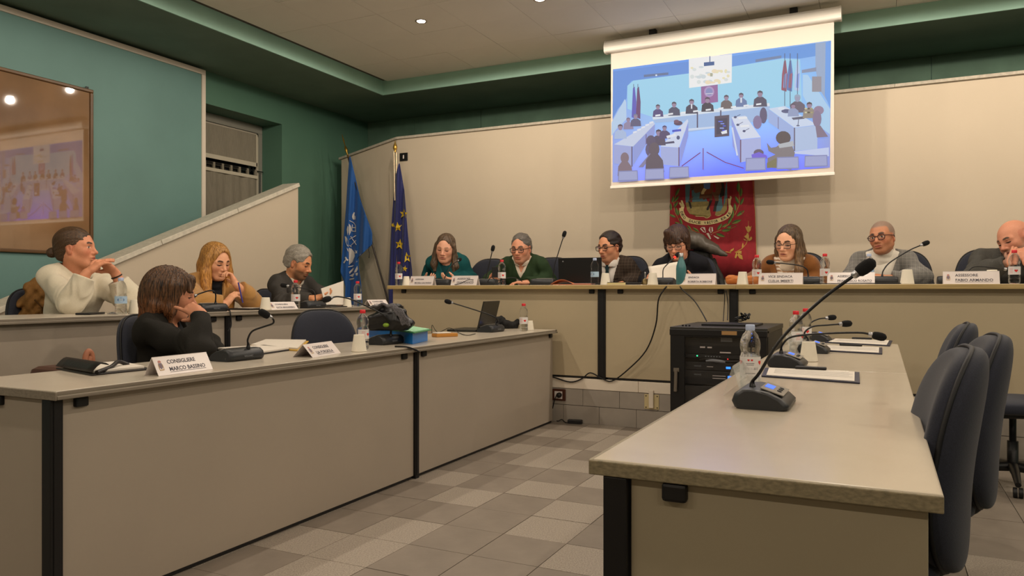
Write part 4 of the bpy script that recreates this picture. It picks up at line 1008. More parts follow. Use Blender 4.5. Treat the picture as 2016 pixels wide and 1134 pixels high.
        b.build('tie', mat, t, bevel=.003)

def glasses(t, org, h, col='1a1614', shape='rect', w=.0245, hh=.0195, r=.0020, z0=.0, tint=None):
    b = MB(); yy = .103; m = pm('glasses_' + col, col, .3)
    W_ = lambda x, y, z: Vector(h.w(x, y, z) - org)
    e = .55 if shape == 'rect' else .85
    for sx in (-1, 1):
        pts = []
        for k in range(25):
            a = 2 * math.pi * k / 24; pts.append(W_(sx * .0335 + w * spow(math.cos(a), e), yy - .002, z0 + hh * spow(math.sin(a), e)))
        b.tube(pts, r * h.s, 6, caps=False)
        b.tube([W_(sx * (.0335 + w), yy - .006, z0 + .008), W_(sx * .074, .075, z0 + .007), W_(sx * .0815, .0, z0 + .006), W_(sx * .081, -.012, z0 - .004)], r * h.s, 6)
    b.tube(bez([W_(-.0335 + w, yy, z0 + .004), W_(0, yy + .004, z0 + .008), W_(.0335 - w, yy, z0 + .004)], 8), r * h.s, 6)
    o = b.build('glasses', m, t)
    g = MB()
    for sx in (-1, 1):
        pts = [W_(sx * .0335 + w * .97 * spow(math.cos(2 * math.pi * k / 20), e), yy - .001, z0 + hh * .97 * spow(math.sin(2 * math.pi * k / 20), e)) for k in range(20)]
        g.add(pts, [tuple(range(20))])
    g.build('lens', M_lens, o)
def lensmat():
    m = bpy.data.materials.new('lens'); m.use_nodes = True; nt = m.node_tree; tr = nt.nodes.new('ShaderNodeBsdfTransparent'); tr.inputs[0].default_value = (.96, .96, .97, 1); gl = nt.nodes.new('ShaderNodeBsdfGlossy'); gl.inputs['Roughness'].default_value = .03
    mx = nt.nodes.new('ShaderNodeMixShader'); mx.inputs[0].default_value = .08; nt.links.new(tr.outputs[0], mx.inputs[1]); nt.links.new(gl.outputs[0], mx.inputs[2]); nt.links.new(mx.outputs[0], nt.nodes['Material Output'].inputs['Surface']); return m
M_lens = lensmat()

# --- hair styles (head coordinates)
def hair_base(h, lo=(-.14, -.16, -.16), hi=(.14, .14, .16), res=.0036):
    c = [h.w(x, y, z) for x in (lo[0], hi[0]) for y in (lo[1], hi[1]) for z in (lo[2], hi[2])]
    return SDF(np.min(c, 0), np.max(c, 0), res)
def HE(s, h, c, r, k=.01, op='u', R=None): s.ell(h.w(*c), [x * h.s for x in r], h.R if R is None else h.R @ np.array(R), k * h.s, op)
def HC(s, h, a, b, ra, rb=None, k=.012, op='u'): s.cap(h.w(*a), h.w(*b), ra * h.s, (ra if rb is None else rb) * h.s, k * h.s, op)
def strands(h, amp, fa, fz=0, tilt=0, seed=0, mode='down'):
    g = np.random.RandomState(seed); ph = g.uniform(0, 6, 4)
    def f(X, Y, Z):
        x, y, z = h.loc(X, Y, Z)
        a = np.arctan2(x, y + .01) if mode == 'down' else np.arctan2(x, z + .03)
        if mode == 'down': a = a + tilt * z
        else: a = a + tilt * y
        return amp * (np.sin(a * fa + ph[0]) + .7 * np.sin(a * fa * 1.9 + ph[1] + 3 * z) + .5 * np.sin(a * fa * .53 + ph[2]))
    return f
def short_hair(mat, th=.010, front=.070, recede=0.0, vol=0.0, nape=-.055, side=.0):
    def mk(t, org, h, sp):
        s = hair_base(h)
        HE(s, h, (0, -.018, .038 + vol * .3), (.0785 + th * .8, .099 + th, .088 + th + vol), 0)
        HE(s, h, (0, -.045, -.02), (.070 + th * .5, .064 + th, .07), .03)
        s.warp(strands(h, .0005, 22, mode='back', seed=3)); s.warp(wob(95, 4, .0028))
        HE(s, h, (0, .115, front - .108), (.070, .085, .108), .010, 's')
        if recede:
            for sx in (-1, 1): HE(s, h, (sx * .042, .078, front + .012), (.028, .045, .022 + recede), .012, 's')
        for sx in (-1, 1):
            HE(s, h, (sx * .085, .004, -.022), (.03, .026 + side, .042), .008, 's'); HE(s, h, (sx * .08, .055, -.03), (.04, .035, .055), .01, 's')
        def low(X, Y, Z): x, y, z = h.loc(X, Y, Z); return (nape - .25 * (y + .06)) - z
        s.fn(low, k=.008 * h.s, op='i')
        return sdf_obj('hair', s, mat, t, org, rl=1)
    return mk
def bun_hair(mat):
    def mk(t, org, h, sp):
        s = hair_base(h, hi=(.14, .14, .16), lo=(-.14, -.2, -.16))
        HE(s, h, (0, -.020, .038), (.083, .107, .094), 0); HE(s, h, (0, -.06, -.025), (.062, .060, .06), .03)
        HE(s, h, (0, .118, -.026), (.072, .090, .110), .012, 's')
        for sx in (-1, 1): HE(s, h, (sx * .088, .0, -.03), (.034, .030, .038), .008, 's'); HE(s, h, (sx * .08, .055, -.04), (.04, .04, .06), .01, 's')
        s.fn(lambda X, Y, Z: (lambda p: (-.085 - .3 * (p[1] + .06)) - p[2])(h.loc(X, Y, Z)), k=.01, op='i')
        HE(s, h, (0, -.138, -.022), (.032, .028, .030), .010)
        s.warp(strands(h, .0011, 22, mode='back', tilt=2, seed=5))
        return sdf_obj('hair', s, mat, t, org, rl=1)
    return mk
def long_hair(mat, side_len=.30, part=0.0, bulk=.020, back=.30, fr=(.05, .05), face=(.066, .1), tint=None, droop=(0, 0), lean=0.0):
    """curtains fall along world z from the temples; fr: forward reach of left/right curtains"""
    def mk(t, org, h, sp):
        s = hair_base(h, lo=(-.2, -.2, -.30), hi=(.2, .2, .16), res=.0042); zl = A3((0, 0, 1))
        L = max(side_len, back) + .1; s = SDF(h.o - np.array([.24, .24, L]), h.o + np.array([.24, .24, .19]), .0042)
        HE(s, h, (0, -.018, .040), (.0785 + bulk * .55, .099 + bulk * .7, .088 + bulk * .6), 0)
        HE(s, h, (0, -.05, -.03), (.075 + bulk * .6, .065 + bulk, .09), .03)
        down = A3((0, 0, -1))
        for sx, fl in ((-1, fr[0]), (1, fr[1])):
            p0 = h.w(sx * .070, .012, .03); p1 = h.w(sx * (.084 + bulk * .2), fl * .5, -.07); p2 = p1 + down * (side_len * .45) + A3(h.R[:, 1]) * fl * .35 * h.s + A3(h.R[:, 0]) * sx * .012; p3 = p1 + down * (side_len - .05) + A3(h.R[:, 1]) * fl * .9 * h.s + A3(h.R[:, 0]) * sx * droop[0 if sx < 0 else 1]
            s.cap(p0, p1, (.022 + bulk * .5) * h.s, (.024 + bulk * .55) * h.s, .02); s.cap(p1, p2, (.024 + bulk * .55) * h.s, (.026 + bulk * .6) * h.s, .02); s.cap(p2, p3, (.026 + bulk * .6) * h.s, .014 * h.s, .02)
        q0 = h.w(0, -.07, -.04); q1 = q0 + down * back * .5; q2 = q0 + down * back
        for sx in (-1, 0, 1): s.cap(q0 + h.R[:, 0] * sx * .045, q1 + h.R[:, 0] * sx * .06, .042, .040, .03); s.cap(q1 + h.R[:, 0] * sx * .06, q2 + h.R[:, 0] * sx * .06, .040, .024, .03)
        def st(X, Y, Z):
            x, y, z = h.loc(X, Y, Z); a = np.arctan2(x, y + .02)
            return .0011 * (np.sin(a * 34 + 9 * Z) + .9 * np.sin(a * 61 + 15 * Z + 2) + 1.3 * np.sin(a * 13 + 5 * np.sin(Z * 9)))
        s.warp(st)
        HE(s, h, (part * .3, .118, face[0] - .110), (face[1] * .72, .092, .110), .010, 's')
        HE(s, h, (0, .075, -.10), (.052, .06, .085), .012, 's')
        if part is not None: HC(s, h, (part, .10, .115), (part * .6, -.04, .155), .006, .004, .006, 's')
        def pn(V):
            c = np.ones((len(V), 3))
            if tint: z = V[:, 2] - h.o[2]; w_ = np.clip((.04 - z) / .16, 0, 1)[:, None]; c = c * (1 - w_) + np.array(tint) * w_
            return c
        return sdf_obj('hair', s, mat, t, org, rl=1, paint=pn)
    return mk
# ---------------------------------------------------------------- the eleven people
def bob_hair(mat, mat_lo=None):
    def mk(t, org, h, sp):
        s = SDF(h.o - .24, h.o + .22, .0036)
        HE(s, h, (0, -.022, .040), (.090, .112, .098), 0); HE(s, h, (0, -.052, -.035), (.094, .090, .10), .05)
        for sx in (-1, 1): HC(s, h, (sx * .078, .01, .05), (sx * .088, .012, -.07), .03, .026, .03); HC(s, h, (sx * .088, .01, -.06), (sx * .086, .02, -.125), .026, .012, .02)
        for k in range(-3, 4): HC(s, h, (k * .026, -.092 + .012 * abs(k), -.06), (k * .031, -.115 + .014 * abs(k), -.150 - .012 * math.sin(k * 2.3)), .032, .012, .02)
        HC(s, h, (.03, .075, .085), (.056, .084, .035), .018, .008, .02); HC(s, h, (-.03, .075, .085), (-.056, .084, .035), .018, .008, .02)
        s.warp(strands(h, .0022, 24, seed=9)); s.warp(strands(h, .0014, 47, seed=2))
        HE(s, h, (0, .125, -.055), (.078, .075, .105), .010, 's'); HE(s, h, (0, .06, -.13), (.06, .08, .055), .012, 's')
        def pn(V):
            P = h.pts(V); w_ = np.clip((-.0 - P[:, 2]) / .10, 0, 1)[:, None]; return 1 + w_ * np.array([.95, .55, .30])
        return sdf_obj('hair', s, mat, t, org, rl=0, paint=pn)
    return mk
def fringe_hair(mat):
    def mk(t, org, h, sp):
        s = SDF(h.o - .18, h.o + .18, .0036)
        HE(s, h, (0, -.020, .045), (.092, .112, .098), 0); HE(s, h, (0, -.05, -.02), (.080, .075, .075), .03)
        for sx in (-1, 1): HC(s, h, (sx * .074, .02, .04), (sx * .082, .020, -.045), .024, .014, .02)
        for k in range(7): x = -.055 + k * .019; HC(s, h, (.035 + x * .3, .06, .110), (x - .012, .098 - 3.2 * x * x, .040 - .006 * (k % 2) - .18 * (x + .05) * .3), .019, .009, .012)
        s.warp(strands(h, .0014, 26, seed=7))
        HE(s, h, (0, .128, -.072), (.066, .080, .104), .008, 's'); HE(s, h, (0, .05, -.13), (.06, .08, .06), .012, 's')
        return sdf_obj('hair', s, mat, t, org, rl=0)
    return mk
HG = hair_mat('hair_grey', '55504a', 'b8b0a2', (1, 1, 1), 420)
HSALT = hair_mat('hair_salt', '332e2a', '7a746c', (1, 1, 1), 420)
HBR = hair_mat('hair_brown', '34251a', '5e4630', (1, .1, 1), 240)
HDK = hair_mat('hair_dark', '22160e', '6a4a30', (1, 1, .08), 200)
HDK2 = hair_mat('hair_dark_reddish', '1c110c', '4e3220', (1, 1, .15), 150)
HBL = hair_mat('hair_blonde', '7a5228', 'c08e4c')
HOM = hair_mat('hair_ash_brown', '33271d', '6e5a47')
HLB = hair_mat('hair_dark_blonde', '33251a', '63503a')
HBK = hair_mat('hair_black', '120e0b', '2e2018', (1, 1, 1), 420)
def pose(hd, fyaw, back=.05, up=.128, hipback=.16, hipz=.85, dx=0):
    """neck base behind and below the head, hip behind the neck"""
    f = A3((math.cos(math.radians(fyaw)), math.sin(math.radians(fyaw)), 0)); hd = A3(hd); n = hd - f * back - A3((0, 0, up)); hp = n - f * hipback; hp = A3((hp[0] + dx, hp[1], hipz)); return n, hp
UP = (0, 0, 1)
def W(px, py, Y): return A3(onY(px, py, Y))
def WX(px, py, X): return A3(onX(px, py, X))
SZ = DZ + .42; HZ = DZ + .51
LASTP = {}
# woman in teal cardigan
hd = W(877, 489, 6.22); n, hp = pose(hd, -76, hipz=HZ, up=.085)
m_teal = cloth('teal_knit', '0c4a4c')
person('woman in a teal cardigan looking down at her phone', hd, -74, -16, -6, n, hp, -78, SZ,
    {'R': (W(838, 553, 6.40), W(841, 552, 6.12), W(862, 546, 6.0) - W(841, 552, 6.12), (.5, .0, .8), dict(curl=(.5, .5, .5, .5))),
     'L': (W(927, 550, 6.40), W(895, 553, 6.12), W(868, 547, 6.02) - W(895, 553, 6.12), (-.5, 0, .8), dict(curl=(.45, .5, .5, .5)))},
    dict(male=False, w=.98, hs=1.08, bust=.012, fat=.005, skin=(.85, .63, .52), lips='a85a54', browcol='5a4636', brow=.5, nose=1.1,
         clothes=[dict(kind='top', name='cardigan', mat=m_teal, off=.012, neckr=.066, v=(.40, .07), seed=11), dict(kind='top', name='blouse', mat=cloth('dark_teal_top', '0a3c40'), off=.002, sleeves=False, neckr=.066, neckdown=.035)],
         hair=long_hair(HOM, .19, .004, .009, .16, (.02, .02), face=(.105, .088))))
# man in green v-neck
hd = W(1026, 489, 6.22); n, hp = pose(hd, -82, hipz=HZ, up=.10)
m_grn = cloth('green_knit', '24371f')
person('man in a green sweater and dark glasses holding a phone', hd, -86, -12, 0, n, hp, -82, SZ,
    {'R': (W(962, 553, 6.38), W(966, 555, 6.10), W(985, 548, 6.0) - W(966, 555, 6.10), (.6, 0, .5), dict(curl=(.7, .7, .8, .8))),
     'L': (W(1082, 553, 6.38), W(1034, 557, 6.08), W(1003, 556, 6.03) - W(1034, 557, 6.08), (0, 0, -1), dict(curl=(.35, .4, .45, .5)))},
    dict(w=1.06, hs=1.08, belly=.02, skin=(.81, .57, .45), stubble=.25, stubcol='6a5a50', browcol='4a3e36', nose=1.1, jaw=1.02,
         clothes=[dict(kind='top', name='sweater', mat=m_grn, off=.012, neckr=.064, v=(.40, .075), seed=12), dict(kind='top', name='shirt', mat=cloth('pale_shirt', 'cdbfae', .05), off=.003, sleeves=False, neckr=.060, neckdown=.01, v=(.45, .05), collar=.035, cr=(.078, .064), split=1.0)],
         hair=short_hair(HSALT, .005, .106), glasses=dict(col='16110f', w=.0255, hh=.0185, r=.0026)))
# man in plaid jacket with tie
hd = W(1200, 486, 6.25); n, hp = pose(hd, -100, hipz=HZ, back=.03)
m_pl = plaid('brown_plaid', '33281f', '1d1712', '6a5a4a', 150)
person('man in a brown plaid jacket, tie and glasses behind the laptop', hd, -112, -10, 0, n, hp, -98, SZ,
    {'R': (W(1166, 553, 6.38), W(1160, 556, 6.14), (-.2, -1, 0), (0, 0, -1), dict(curl=(.4, .4, .4, .4))),
     'L': (W(1262, 553, 6.34), W(1222, 560, 6.10), (-.9, -.5, -.02), (0, 0, -1), dict(curl=(.4, .4, .4, .4)))},
    dict(w=.95, hs=1.06, skin=(.80, .56, .42), stubble=.4, stubcol='6a5040', browcol='2c201a', nose=1.15,
         clothes=[dict(kind='jacket', name='jacket', mat=m_pl, off=.014, neckr=.068, v=(.12, .085), lapel=.045, seed=13), dict(kind='top', name='shirt', mat=cloth('white_shirt', 'd6cfc6', .03), off=.003, sleeves=False, neckr=.058, neckdown=.0, collar=.042, cr=(.078, .064), split=.7),
                  dict(kind='tie', mat=cloth('dark_green_tie', '14282c', .05))],
         hair=short_hair(HBK, .008, .112, side=-.004), glasses=dict(col='1a120e', w=.0255, hh=.0190, r=.0026)))
# reading woman, short dark hair
hd = W(1334, 479, 6.15); n, hp = pose(hd, -95, hipz=HZ, hipback=.22)
m_blk = cloth('black_wool', '15161c', .1)
person('woman with short dark hair in a black jacket reading from a sheet', hd, -94, -22, 3, n, hp, -90, SZ,
    {'R': (W(1268, 553, 6.36), W(1276, 556, 6.06), W(1292, 550, 5.98) - W(1276, 556, 6.06), (.6, 0, .5), dict(curl=(.6, .6, .7, .7))),
     'L': (W(1396, 553, 6.34), W(1362, 556, 6.06), W(1350, 548, 5.98) - W(1362, 556, 6.06), (-.6, 0, .5), dict(curl=(.6, .6, .7, .7)))},
    dict(male=False, w=.92, hs=1.08, skin=(.84, .60, .48), lips='b05048', browcol='2c1c14', fat=.002,
         clothes=[dict(kind='jacket', name='jacket', mat=m_blk, off=.016, neckr=.070, v=(.36, .07), seed=14, collar=.05, cr=(.085, .078), split=1.2), dict(kind='top', name='blouse', mat=cloth('black_top', '101116'), off=.002, sleeves=False, neckr=.062, neckdown=.02)],
         hair=fringe_hair(HDK2), glasses=dict(col='231616', w=.0255, hh=.0200, r=.0019, shape='round')))
# woman in brown jacket
hd = W(1553, 478, 6.2); n, hp = pose(hd, -92, hipz=HZ)
m_br = cloth('caramel_jacket', '7a4a1c', .08)
def stripes(P, sz):
    z = P[:, 2] / sz; s = (np.sin(z * 210) > .1).astype(float)[:, None]; return s * np.array(lin('9a7452')[:3]) + (1 - s) * np.array(lin('d9cdbd')[:3])
m_strp = pm('striped_knit', 'd9cdbd', .85, vcol=True, bump=(300, .15))
person('woman in a caramel jacket and striped turtleneck with glasses', hd, -110, -14, -4, n, hp, -96, SZ,
    {'R': (W(1484, 551, 6.34), W(1463, 561, 6.06), W(1442, 560, 5.95) - W(1463, 561, 6.06), (0, 0, -1), dict(curl=(.4, .4, .5, .5))),
     'L': (W(1618, 553, 6.30), W(1572, 561, 6.10), (-1, -.2, -.02), (0, 0, -1), dict(curl=(.4, .4, .4, .4)))},
    dict(male=False, w=.92, hs=1.08, bust=.01, skin=(.88, .66, .53), lips='a85048', browcol='3a261a',
         clothes=[dict(kind='jacket', name='jacket', mat=m_br, off=.016, neckr=.068, v=(.16, .11), lapel=.05, seed=15, fold=.002), dict(kind='top', name='striped_sweater', mat=m_strp, off=.004, sleeves=False, neckr=.05, neckdown=-.02, paint=stripes), dict(kind='turtle', mat=cloth('beige_knit', 'c7b7a2'), up=.075)],
         hair=long_hair(HLB, .27, -.006, .007, .12, (.06, -.03), face=(.104, .090), tint=(1.9, 1.7, 1.45)), glasses=dict(col='1c1412', w=.0265, hh=.0205, r=.0020)))
# man in white turtleneck
hd = W(1737, 468, 6.3); n, hp = pose(hd, -95, hipz=HZ)
m_gp = plaid('grey_plaid', '6e6c68', '4a4946', '9a968e', 150)
person('man in a grey checked jacket and white turtleneck, arms folded', hd, -112, -2, 7, n, hp, -98, SZ,
    {'R': (W(1672, 549, 6.26), W(1735, 557, 6.10), W(1772, 560, 6.07) - W(1735, 557, 6.10), (0, 0, -1), dict(curl=(.35, .4, .45, .5))),
     'L': (W(1815, 546, 6.26), W(1748, 548, 6.02), W(1722, 543, 6.0) - W(1748, 548, 6.02), (0, .3, -1), dict(curl=(.4, .45, .5, .5)))},
    dict(w=1.0, hs=1.04, skin=(.72, .49, .36), stubble=.2, browcol='4a3c32', nose=1.15, eyes='open', gaze=0, crop=.8, cropcol='7a7066',
         clothes=[dict(kind='jacket', name='jacket', mat=m_gp, off=.016, neckr=.072, v=(.14, .105), lapel=.05, seed=16), dict(kind='top', name='sweater', mat=cloth('white_knit', 'd9d3c6', .06), off=.005, sleeves=False, neckr=.05, neckdown=-.02), dict(kind='turtle', mat=cloth('white_knit', 'd9d3c6', .06), up=.085)],
         glasses=dict(col='3a1414', w=.0245, hh=.0205, r=.0030, shape='round')))
# bald man leaning on his hands
hd = W(1998, 472, 6.1); n, hp = pose(hd, -100, hipz=HZ, hipback=.2)
n = n + A3((-.06, .03, .0)); hp = hp + A3((-.12, 0, 0))
m_g11 = cloth('grey_knit', '44433f')
person('bald man in a grey sweater resting his head on his hands', hd, -140, -18, 14, n, hp, -104, SZ,
    {'R': (W(1918, 546, 6.02), W(1992, 514, 5.86), W(2006, 482, 5.92) - W(1992, 514, 5.86), (.2, .9, .1), dict(curl=(.5, .6, .7, .8))),
     'L': (W(2062, 553, 6.05), W(2022, 516, 5.86), W(2014, 480, 5.92) - W(2022, 516, 5.86), (-.3, .9, .1), dict(curl=(.6, .7, .8, .8)))},
    dict(w=1.05, hs=1.08, skin=(.77, .53, .42), stubble=.55, stubcol='6e645a', browcol='4a3a30', nose=1.15, bald=True, crop=.35, cropcol='6a5a50', fat=.004,
         shR=W(1935, 508, 6.22), clothes=[dict(kind='top', name='sweater', mat=m_g11, off=.016, neckr=.062, seed=17, end=.86, collar=.05, cr=(.08, .074))]))
# --- rear row, left
S2 = P2Z + .42; H2 = P2Z + .51
# man with a bun
BUN = hd = WX(150, 489, -4.42); n, hp = pose(hd, 0, hipz=H2, back=.055, up=.130, hipback=.10)
n = n + A3((.02, .03, -.012)); hp = hp + A3((.02, .03, 0)); m_wh = cloth('cream_sweatshirt', 'cfc6b0', .05)
person('young man with a bun in a cream sweatshirt, hands clasped', hd, 32, 2, 0, n, hp, 2, S2,
    {'R': (WX(142, 597, -4.16), WX(171, 537, -4.12), WX(210, 510, -4.08) - WX(171, 537, -4.12), (.25, .9, -.15), dict(curl=(.25, .28, .3, .35), thumb=(.5, .2))),
     'L': (WX(256, 592, -4.10), WX(224, 534, -4.13), WX(200, 514, -4.13) - WX(224, 534, -4.13), (.1, -.9, -.3), dict(curl=(.6, .6, .6, .6)))},
    dict(close=1, w=.90, hs=1.03, skin=(.82, .56, .43), blush='c05c48', eyes='open', gaze=.3, browcol='3a2a1e', nose=1.05, lips='a8504a', jaw=1.03, hand=1.02,
         clothes=[dict(kind='top', name='sweatshirt', mat=m_wh, off=.018, neckr=.068, neckdown=.012, seed=21, fold=.005, arm=(.058, .054, .044), end=dict(R=.86, L=.70), res=.0062, collar=.012, cr=(.079, .074))],
         hair=bun_hair(HBR)))
bw_ = unit(WX(224, 534, -4.13) - WX(256, 592, -4.10)); bc_ = WX(224, 534, -4.13) - bw_ * .035
bx_ = unit(np.cross(bw_, (0, 0, 1))); by_ = np.cross(bw_, bx_); pb_ = [q_ for q_ in COL.objects if q_.name.startswith('person') and 'bun' in q_.get('label', '')][0]
MB().tube([Vector(bc_ + (bx_ * math.cos(k * .3927) + by_ * math.sin(k * .3927)) * .029) - pb_.location for k in range(17)], .0045, 6, caps=False).build('wristband', M_black, pb_)
# blonde woman
hd = WX(425, 516, -4.40); n, hp = pose(hd, -10, hipz=H2, back=.05, up=.128, hipback=.12)
m_cam = cloth('camel_coat', 'a87c44', .06)
person('blonde woman in a camel coat with a hand at her chin', hd, -6, -16, 2, n, hp, -14, S2,
    {'R': (WX(384, 596, -4.25), WX(444, 599, -4.13), WX(462, 578, -4.10) - WX(444, 599, -4.13), (.2, .9, .1), dict(curl=(.55, .6, .65, .7))),
     'L': (WX(494, 592, -4.15), WX(464, 559, -4.14), WX(448, 528, -4.20) - WX(464, 559, -4.14), (-.6, -.7, .2), dict(curl=(.9, 1.0, 1.1, 1.1), thumb=(.2, .2)))},
    dict(close=1, male=False, w=.92, hs=1.05, skin=(.88, .65, .51), blush='c8684e', lips='b05a50', browcol='4a3020', nose=1.05,
         clothes=[dict(kind='jacket', name='coat', mat=m_cam, off=.018, neckr=.070, v=(.2, .06), lapel=.055, seed=22, fold=.004, end=dict(R=.9, L=.80), arm=(.058, .053, .045)), dict(kind='top', name='top', mat=cloth('black_top', '101116'), off=.004, sleeves=False, neckr=.055, neckdown=.0), dict(kind='turtle', mat=cloth('black_top', '101116'), up=.04)],
         hair=long_hair(HBL, .34, -.012, .022, .30, (.05, .06), face=(.106, .096), tint=(1.25, 1.15, .95))))
# grey-haired man reading
hd = WX(588, 518, -4.42); n, hp = pose(hd, -5, hipz=H2, back=.06, up=.128, hipback=.12)
m_gk = cloth('charcoal_knit', '3c3936')
person('grey-haired bearded man in a charcoal sweater reading a booklet', hd, 14, -20, 0, n, hp, -8, S2,
    {'R': (WX(556, 592, -4.30), WX(622, 587, -4.02), WX(650, 578, -3.98) - WX(622, 587, -4.02), (.3, .6, .5), dict(curl=(.45, .5, .5, .5))),
     'L': (WX(655, 590, -4.32), WX(668, 596, -4.06), WX(650, 598, -3.97) - WX(668, 596, -4.06), (.1, -.5, .8), dict(curl=(.5, .5, .5, .5)))},
    dict(w=.95, hs=1.08, skin=(.82, .57, .41), stubble=.75, stubcol='4a3a2c', browcol='2a1e16', nose=1.15, lips='a05a4c',
         clothes=[dict(kind='top', name='sweater', mat=m_gk, off=.014, neckr=.066, neckdown=.015, seed=23, v=(.46, .06), end=dict(R=.84, L=.86)), dict(kind='top', name='shirt', mat=cloth('pale_shirt', 'cdbfae', .05), off=.004, sleeves=False, neckr=.060, neckdown=.005, collar=.042, cr=(.080, .066), split=.8)],
         hair=short_hair(HG, .011, .100, vol=.006)))
# woman in the front row, seen from behind
hd = WX(338, 579, -3.14); n, hp = pose(hd, 20, hipz=.49, back=.035, up=.118, hipback=.08)
hp = hp + A3((.02, .03, 0))
m_dk = cloth('dark_blazer', '1e1c18', .1)
person('woman with a brown bob and black blazer resting her cheek on her hand', hd, 46, -10, 6, n, hp, 28, .42,
    {'R': (WX(394, 688, -2.76), WX(393, 617, -2.86), WX(362, 599, -2.96) - WX(393, 617, -2.86), (-.3, .8, -.5), dict(curl=(.12, 1.3, 1.4, 1.4), thumb=(.4, .3))),
     'L': (hd + A3((-.02, .24, -.28)), hd + A3((.14, .12, -.40)), (.6, -.7, .0), (0, 0, -1), dict(curl=(.3, .3, .3, .3)))},
    dict(close=1, male=False, w=.80, hs=1.0, skin=(.77, .53, .41), lips='8a4a44', browcol='2a1c14',
         clothes=[dict(kind='jacket', name='blazer', mat=m_dk, off=.016, neckr=.070, seed=24, v=(.2, .07), lapel=.045, fold=.006, end=.93, arm=(.053, .046, .039), res=.0062), dict(kind='top', name='top', mat=cloth('black_top', '101116'), off=.003, sleeves=False, neckr=.060, neckdown=.01)],
         hair=bob_hair(HDK)))
# ---------------------------------------------------------------- projection screen with its picture
SY = 6.63
def z3(x, y): return (1180 + x / 2.985, y / 2.985)
M_scase = pm('ivory_screen_case', 'ebe6dc', .45); M_sfab = pm('screen_fabric', 'cfc4ba', .8)
xl, xr = onY(1194, 100, SY).x, onY(1655, 30, SY).x; zb = onY(1420, 356, SY).z
scr = thing('projection_screen', 'white pull-down screen showing the council room in blue light', 'screen', (0, SY, 0), 0)
prof = [(-.055, 3.20), (-.06, 3.235), (-.05, 3.275), (-.03, 3.30), (.05, 3.30), (.05, 3.20), (.0, 3.188), (-.04, 3.19)]
MB().prism([(y, z) for y, z in prof], xl, xr, axis=0).build('case', M_scase, scr, bevel=.006)
for x in (xl, xr): MB().prism([(y * 1.05, 3.245 + (z - 3.245) * 1.05) for y, z in prof], x - .008, x + .008, axis=0).build('end_cap', M_scase, scr, bevel=.003)
for k in (.22, .82): MB().box((xl + (xr - xl) * k - .03, -.02, 3.30), (xl + (xr - xl) * k + .03, .04, 3.349)).build('bracket', M_black, scr)
fxl, fxr = onY(1203, 300, SY).x, onY(1642, 300, SY).x
MB().box((fxl, -.0015, zb + .01), (fxr, .0015, 3.195)).build('fabric', M_sfab, scr)
MB().box((fxl - .006, -.012, zb - .012), (fxr + .006, .012, zb + .014)).build('bottom_bar', M_scase, scr, bevel=.005)
M_img = bpy.data.materials.new('projected_picture'); M_img.use_nodes = True
_nt = M_img.node_tree; _b = _nt.nodes['Principled BSDF']; _b.inputs['Base Color'].default_value = (.05, .05, .05, 1); _b.inputs['Roughness'].default_value = .9; _b.inputs['Specular IOR Level'].default_value = 0
_a = _nt.nodes.new('ShaderNodeAttribute'); _a.attribute_name = 'Col'; _nt.links.new(_a.outputs['Color'], _b.inputs['Emission Color']); _b.inputs['Emission Strength'].default_value = .92
iv, ifc, ic = [], [], []
LAY = [0]
def ipt(x, y, lay):
    p = onY(*z3(x, y), SY); return (p.x, -.0025 - lay * .00006, p.z)
def ipoly(pts, col):
    LAY[0] += 1; o = len(iv); cl = lin(col)[:3]
    for p in pts: iv.append(ipt(p[0], p[1], LAY[0])); ic.append(cl)
    ifc.append(tuple(range(o, o + len(pts))))
def irect(x0, y0, x1, y1, col, sk=0): ipoly([(x0, y0), (x1, y0 + sk), (x1, y1 + sk), (x0, y1)], col)
def iell(cx, cy, rx, ry, col, n=14): ipoly([(cx + rx * math.cos(2 * math.pi * k / n), cy + ry * math.sin(2 * math.pi * k / n)) for k in range(n)], col)
def iline(p, q, w, col):
    dx, dy = q[0] - p[0], q[1] - p[1]; L = math.hypot(dx, dy) or 1; nx, ny = -dy / L * w / 2, dx / L * w / 2
    ipoly([(p[0] + nx, p[1] + ny), (q[0] + nx, q[1] + ny), (q[0] - nx, q[1] - ny), (p[0] - nx, p[1] - ny)], col)
# background colour field
TL, TR, BR, BL = (80, 408), (1362, 238), (1355, 985), (78, 1072); NX, NYy = 24, 14
ctrl = [('6fa9f0', '5c9cf0', '62a6f4', '7cb8f8', '9cc6ee'), ('8ab8f2', '8cc8fc', 'a0e0ff', '96d4ff', '86c2fc'), ('9cb8f4', 'a4d4fc', 'a8e2ff', 'a0dcff', '90c4fa'), ('9eb4f2', 'a8c8fa', '9cc4fc', '98bcf8', '9ab0e8'), ('a4b0ec', '9cacf6', '7488fa', '7484f8', '9aa0e4')]
cg = np.array([[lin(c)[:3] for c in r] for r in ctrl])
cg[:, :, 2] *= 1.12; cg[3, 1:4, 2] *= 1.4; cg[4, 1:4, 2] *= 2.0; cg[4, 1:4, :2] *= .85
o = len(iv)
for j in range(NYy + 1):
    for i in range(NX + 1):
        u, v = i / NX, j / NYy
        x = (TL[0] * (1 - u) + TR[0] * u) * (1 - v) + (BL[0] * (1 - u) + BR[0] * u) * v; y = (TL[1] * (1 - u) + TR[1] * u) * (1 - v) + (BL[1] * (1 - u) + BR[1] * u) * v
        iv.append(ipt(x, y, 0)); a, b2 = u * 4, v * 4; i0, j0 = min(3, int(a)), min(3, int(b2)); fa, fb = a - i0, b2 - j0
        c = cg[j0, i0] * (1 - fa) * (1 - fb) + cg[j0, i0 + 1] * fa * (1 - fb) + cg[j0 + 1, i0] * (1 - fa) * fb + cg[j0 + 1, i0 + 1] * fa * fb; ic.append(tuple(c))
